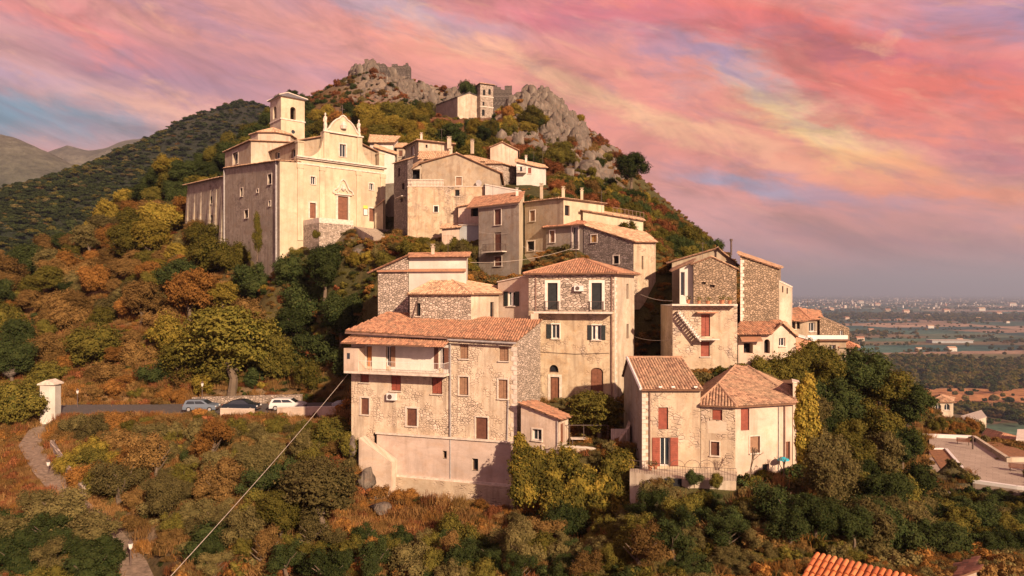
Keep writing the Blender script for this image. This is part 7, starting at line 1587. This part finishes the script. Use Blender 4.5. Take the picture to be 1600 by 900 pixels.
# garden wall, fence and pergola
wall_thing('garden_wall', [P(846, 706, 60.3), P(915, 710, 60.1), P(966, 716, 60.4)], .55, .35, 'pale', 'low pale parapet along the garden edge above the ivy', 'trim')
wall_thing('garden_ramp_wall', [P(966, 716, 60.4), P(984, 690, 61.5), P(988, 676, 64)], 1.3, .3, 'pale', 'sloping pale wall between garden and stone cottage', None)
e = empty('garden_fence', P(955, 697, 61.2), 'weathered board fence at the right of the garden', 'fence')
for i in range(8): p = P(956 + 3.2 * i, 697, 61.2); MB().box((p.x, p.y, p.z + .75), (.15, .03, 1.5)).build('board', M['trim'], e)
MB().tube(P(955, 688, 61.28), P(981, 688, 61.28), .03).build('rail', M['trim'], e)
e = empty('garden_pergola', P(905, 700, 62), 'thin iron pergola frame in the garden', 'pergola'); mb = MB()
for px_ in (868, 890, 912, 950):
    p = P(px_, 702, 61.5); mb.tube(p, p + UP * 2.1, .03, n=5)
    p2 = p + Vector((.2, 2.4, 0)); mb.tube(p2, p2 + UP * 2.1, .03, n=5); mb.tube(p + UP * 2.1, p2 + UP * 2.1, .025, n=5)
mb.tube(P(868, 702, 61.5) + UP * 2.1, P(950, 702, 61.5) + UP * 2.1, .03, n=5); mb.build('frame', M['iron'], e)
e = empty('garden_table', P(925, 698, 61.8), 'small pale table with benches under the garden tree', 'table'); b = P(905, 698, 61.8)
MB().box((b.x, b.y, b.z + .74), (1.5, .8, .05)).build('table_top', M['trim'], e)
for sx in (-.6, .6): MB().box((b.x + sx, b.y, b.z + .36), (.07, .6, .7)).build('leg', M['iron'], e)
# blue parasol cloth, bare tree on the cottage terrace
b = P(1224, 717, 56.6); e = empty('turquoise_tarp', b, 'small turquoise cloth draped on a pole beside the cream house', 'cloth'); MB().lathe(b - UP * .1, [(.48, 0), (.4, .12), (.2, .22), (.03, .27)], 10).build('cloth', M['blue_cloth'], e); MB().tube(b - UP * 1.9, b, .03, n=6).build('pole', M['iron'], e)
def bare_tree(px_, py_, D_, h, label):
    b = P(px_, py_, D_); mb = MB(); r = random.Random(int(px_))
    def br(p, d, l, t, k):
        q = p + d * l; mb.tube(p, q, t, t * .65, 5, False)
        if k: 
            for _ in range(3): br(q, (d + Vector((r.uniform(-.8, .8), r.uniform(-.8, .8), r.uniform(-.1, .6)))).normalized(), l * .68, t * .6, k - 1)
    br(b - UP * .3, Vector((.05, 0, 1)), h * .42, .07, 3); tag(mb.build('bare_tree', M['bark']), label, 'tree')
bare_tree(1171, 755, 53.5, 3.0, 'leafless small tree in front of the cream cottage'); bare_tree(1224, 750, 56, 2.2, 'bare twiggy shrub beside the turquoise cloth')
# arched doorway in the ivy end wall
fp = [XY(1251, 59.6), XY(1272, 60.4), XY(1274, 64), XY(1250, 64)]
h = H('low ivy grown outbuilding with an arched doorway right of the cottages', fp, -18, [(0, 0, Z(704, 60))], 'pale', 'concrete', .05, 'outbuilding', 'outbuilding', tiles=False); h.win(0, 1257, 720, 1263, 742, 'dark', arch=.5, sill=False); h.build()
# ---- paved terrace on the right
e = empty('paved_terrace', (*TERR[6], TERR_Z - 2), 'pale paved viewing terrace with white edged flower beds', 'terrace')
def ccw(poly): 
    a = sum(poly[i][0] * poly[(i + 1) % len(poly)][1] - poly[(i + 1) % len(poly)][0] * poly[i][1] for i in range(len(poly))); return poly if a > 0 else poly[::-1]
MB().prism(ccw(TERR), TERR_Z - 3.5, TERR_Z).build('paving', M['paving'], e)
def kerb(pts, h, w, name='white_edging', mat='plastic_white'):
    mb = MB()
    for a, b in zip(pts[:-1], pts[1:]):
        A_, B_ = Vector((*a, TERR_Z + .004)), Vector((*b, TERR_Z + .004)); d_ = B_ - A_; n_ = Vector((-d_.y, d_.x, 0)).normalized() * w; mb.hexa(A_, d_, n_, UP * h)
    return mb.build(name, M[mat], e)
def tp(px_, py_): return XY(px_, dy(py_))
kerb([TERR[6], TERR[5], TERR[4]], .35, .5); kerb([tp(1440, 683), tp(1519, 686.5)], .5, .4, 'parapet'); kerb([tp(1519, 686.5), tp(1573, 722), tp(1640, 722)], .55, .45, 'parapet', 'pale')
pq = ccw([tp(1450, 703), tp(1476, 703), tp(1511, 744.5), tp(1478, 745)]); MB().prism(pq, TERR_Z - .2, TERR_Z + .06).build('flower_bed', M['soil'], e); kerb([tp(1450, 703), tp(1476, 703), tp(1511, 744.5), tp(1478, 745)], .22, .35)
pq = ccw([tp(1520, 685), tp(1548, 683), tp(1640, 712), tp(1640, 720), tp(1576, 720)]); MB().prism(pq, TERR_Z - 4.5, TERR_Z - .4).build('lower_bed', M['soil'], e)
def bench(px_, py_, rz, label):
    b = XY(px_, dy(py_)); b = Vector((*b, TERR_Z)); e2 = empty('bench', b, label, 'bench', 'benches on the paved terrace'); cs, sn = math.cos(rz), math.sin(rz)
    def w(x, y, z): return b + Vector((x * cs - y * sn, x * sn + y * cs, z))
    for nm, pts in (('seat', [(-.8, -.2, .44), (.8, .25, .50)]), ('backrest', [(-.8, .26, .5), (.8, .31, .92)])):
        mb = MB()
        for i in range(4):
            (x0, y0, z0), (x1, y1, z1) = pts
            if nm == 'seat': o_ = w(x0, y0 + .12 * i, z0); mb.hexa(o_, w(x1, y0 + .12 * i, z0) - o_, w(x0, y0 + .12 * i + .09, z0) - o_, UP * .04)
            else: o_ = w(x0, y0, z0 + .11 * i); mb.hexa(o_, w(x1, y0, z0 + .11 * i) - o_, w(x0, y0 + .04, z0 + .11 * i) - o_, UP * .08)
        mb.build(nm, M['wood'], e2)
    for x in (-.65, .65):
        for y in (-.15, .28): MB().tube(w(x, y, 0), w(x, y, .45 if y < 0 else .9), .035, n=5).build('leg', M['iron'], e2)
bench(1505, 695, -.5, 'dark wooden bench at the far end of the paved terrace'); bench(1589, 737, -.5, 'dark wooden bench at the right edge of the paved terrace')
pb = XY(1520, dy(702)); pb = Vector((*pb, TERR_Z)); tag(MB().tube(pb, pb + UP * 1.5, .1, .1, 8).tube(pb + UP * 1.5, pb + UP * 1.6, .16, .16, 8).build('bollard_light', M['iron']), 'dark post at the corner of the terrace parapet', 'post')
# ---- plain: farmhouses, hedges, distant town
r_ = random.Random(9)
FARM = [(1417, 489, 9, 'pinkish'), (1450, 496, 8, 'white'), (1455, 513, 9, 'white'), (1437, 548, 9, 'white'), (1489, 549, 13, 'white'), (1345, 533, 12, 'pinkish'), (1324, 499, 7, 'pinkish'), (1362, 518, 8, 'tan'), (1501, 534, 9, 'white'), (1388, 487, 8, 'tan'), (1480, 488, 9, 'pinkish'), (1535, 486, 10, 'white'), (1562, 492, 8, 'pinkish'), (1584, 478, 9, 'white'), (1300, 485, 7, 'pinkish'), (1405, 502, 7, 'tan'), (1530, 500, 7, 'white'), (1575, 505, 6, 'white'), (1372, 478, 8, 'pinkish'), (1346, 474, 8, 'white')]
FH = ['straight above the brown rock knoll', 'above the warehouse left end, upper of a pair', 'above the warehouse left end, lower of a pair', 'just below the warehouse left end', 'just below the middle of the warehouse', 'beside the red turret', 'above the right end of the ruined house', 'well left of the warehouse', 'in the pale field just above the warehouse', 'left of the farmhouse above the rock knoll', 'near the town above the warehouse middle', 'near the town well right of the warehouse', 'near the town close to the right edge', 'at the town rim by the right edge', 'over the roof of the loggia house', 'midway between rock knoll and warehouse', 'above the warehouse right end', 'lowest one near the right edge', 'at the town rim above the red turret', 'farthest one, at the left of the town']
SIDE = ['near the tree rows', 'between two fields', 'beside a dark wood', 'below the distant town', 'by the long warehouse']
for i, (a, b, w, m_) in enumerate(FARM):
    D_ = F * PZ / (HZ - b); p = P(a, b, D_); W_ = w * D_ / F; fp = [p.xy + Vector((-W_ / 2, 0)), p.xy + Vector((W_ / 2, 0)), p.xy + Vector((W_ / 2, W_ * .7)), p.xy + Vector((-W_ / 2, W_ * .7))]; z0 = PZ - 1; hh = W_ * .42
    e = empty('farmhouse', p, 'tiny %s farmhouse on the plain, %s' % ({'white': 'white', 'pinkish': 'pink walled', 'tan': 'tan walled'}[m_], FH[i]), 'farmhouse', 'farmhouses far out on the plain')
    MB().prism(fp, z0, PZ + hh).build('wall', M[m_], e); mb = MB(); q = [Vector((*c_, PZ + hh)) for c_ in offset_poly(fp, .5)]; ra, rb = (q[0] + q[3]) / 2 + UP * hh * .4, (q[1] + q[2]) / 2 + UP * hh * .4
    mb.face([q[0], q[1], rb, ra]); mb.face([q[2], q[3], ra, rb]); mb.face([q[3], q[0], ra]); mb.face([q[1], q[2], rb]); mb.build('roof', M['tile_red' if m_ != 'white' else 'tile_old'], e)
D_ = F * PZ / (HZ - 536); p = P(1488, 536, D_); e = empty('warehouse', p, 'long low pale blue roofed warehouse out on the plain', 'warehouse'); W_ = 64 * D_ / F; MB().box((p.x, p.y + 15, PZ + 4), (W_, 34, 9)).build('wall', M['blueish'], e); MB().box((p.x, p.y + 15, PZ + 9), (W_ + 3, 38, 1.2)).build('roof', M['concrete'], e)
mb = MB()
for i in range(2600):
    D_ = F * PZ / (HZ - (460.5 + 22 * r_.random() ** 1.7)); a = r_.uniform(1180, 1640) if r_.random() < .8 else r_.uniform(-200, 1700); x = (a - 800) / F * D_
    if r_.random() > .35 + .65 * (math.sin(x / 900) * math.sin(D_ / 1300 + x / 2000) > 0): continue
    s = r_.uniform(8, 26); h_ = r_.uniform(5, 16) if r_.random() < .9 else 30; mb.box((x, D_, PZ + h_ / 2), (s, s * r_.uniform(.5, 1), h_), r_.random())
def town_mat():
    m, g = new_mat('distant_town_walls'); r = g.n('ShaderNodeNewGeometry').outputs['Random Per Island']; c = g.ramp(r, [(0, (.55, .46, .38)), (.4, (.62, .57, .5)), (.7, (.42, .24, .17)), (1, (.7, .66, .6))]); finish(g, c, .9); return m
o = mb.build('distant_town', town_mat()); tag(o, 'scattered pale buildings of a distant town on the plain', kind='stuff')
FK = [('tree', c) for c in ('dark', 'green', 'olive')] + [('bush', c) for c in ('dark', 'brown')]; FP = [proto(LOW[k][0], LM[c]) for k, c in FK]
pts = []
n = 52000; D = F * PZ / (HZ - (HZ + 3.2 + 205 * rs.rand(n) ** 2.0)); U = rs.uniform(1150, 1680, n); X = (U - 800) / F * D; Y = D
rot = math.radians(12); a = X * math.cos(rot) + Y * math.sin(rot); b = -X * math.sin(rot) + Y * math.cos(rot); a2 = a + 120 * fbm(X / 700, Y / 700, 2, 5); b2 = b + 120 * fbm(X / 700, Y / 700, 2, 6)
edge = np.abs((b2 / 230) % 1.0 - .5) > .462; wood = fbm(X / 900, Y / 500, 4, 19) * 2 + .02 > 0.05; gap = fbm(X / 160, Y / 160, 3, 29) > -.02
keep = ((edge & gap) | (wood & (rs.rand(n) < .8)) | (rs.rand(n) < .008)) & ~((Y > 960) & (Y < 1175) & (rs.rand(n) < .97))
for i in np.where(keep)[0]:
    s = rs.uniform(3.2, 6.5) * (1 if Y[i] < 3500 else 1.5); pts.append((X[i], Y[i], PZ - .5, rs.uniform(0, 6.28), s, s * rs.uniform(.7, 1.1), int(rs.randint(5))))
for a, b, w in ((1484, 615, 9), (1585, 661, 15), (1575, 660, 12), (1510, 598, 12), (1492, 590, 18), (1410, 590, 16), (1455, 588, 18), (1560, 662, 9), (1545, 665, 10), (1598, 668, 12), (1300, 560, 12), (1380, 575, 14)):
    D_ = F * PZ / (HZ - b); p = P(a, b, D_); s = w * D_ / F / 2; pts.append((p.x, p.y, PZ, a, s, s * .8, 0))
print('plain trees', len(pts)); scatter('hedgerows', 'tree rows, hedges and small woods between the fields of the plain', pts, FP)
# woods on the mountain flank, set on the mountain mesh
mo = bpy.data.objects['wooded_mountain'].data; co = np.zeros(len(mo.vertices) * 3, np.float32); mo.vertices.foreach_get('co', co); co = co.reshape(-1, 3); k = rs.choice(len(co), 90000); c = co[k]; ppx, ppy = proj(c[:, 0], c[:, 1], c[:, 2])
ok = (ppx > -80) & (ppx < 560) & (ppy < 470) & (c[:, 2] < 260) & (rs.rand(len(c)) < np.clip(1.25 - c[:, 2] / 300, .35, 1)); pts = []
for i in np.where(ok)[0]: s = rs.uniform(1.8, 4.2); pts.append((c[i, 0] + rs.uniform(-3, 3), c[i, 1] + rs.uniform(-3, 3), c[i, 2] - .9, rs.uniform(0, 6.28), s, s * rs.uniform(.35, .6), int(rs.choice(5, p=[.5, .12, .06, .30, .02]))))  # mostly dark leaf kinds, putting the flank's shade into the foliage colour
print('mountain trees', len(pts)); scatter('mountain_woods', 'dark continuous woodland covering the mountain flank at the left', pts, [proto(LOW[k_][1], LM[c_]) for k_, c_ in FK])
# ---- haze

hz = MB(); hz.hexa((-90000, -200, PZ - 60), (180000, 0, 0), (0, 72000, 0), (0, 0, 1120)); ho = hz.build('haze', None); m, g = new_mat('haze_air'); v = g.n('ShaderNodeVolumePrincipled'); v.inputs['Color'].default_value = (.50, .62, .82, 1); v.inputs['Density'].default_value = 8e-5; v.inputs['Anisotropy'].default_value = .2
out = g.n('ShaderNodeOutputMaterial'); g.l(v.outputs[0], out.inputs['Volume']); ho.data.materials.append(m); ho['kind'] = 'stuff'; ho['label'] = 'thin blue haze over the plain and mountains'
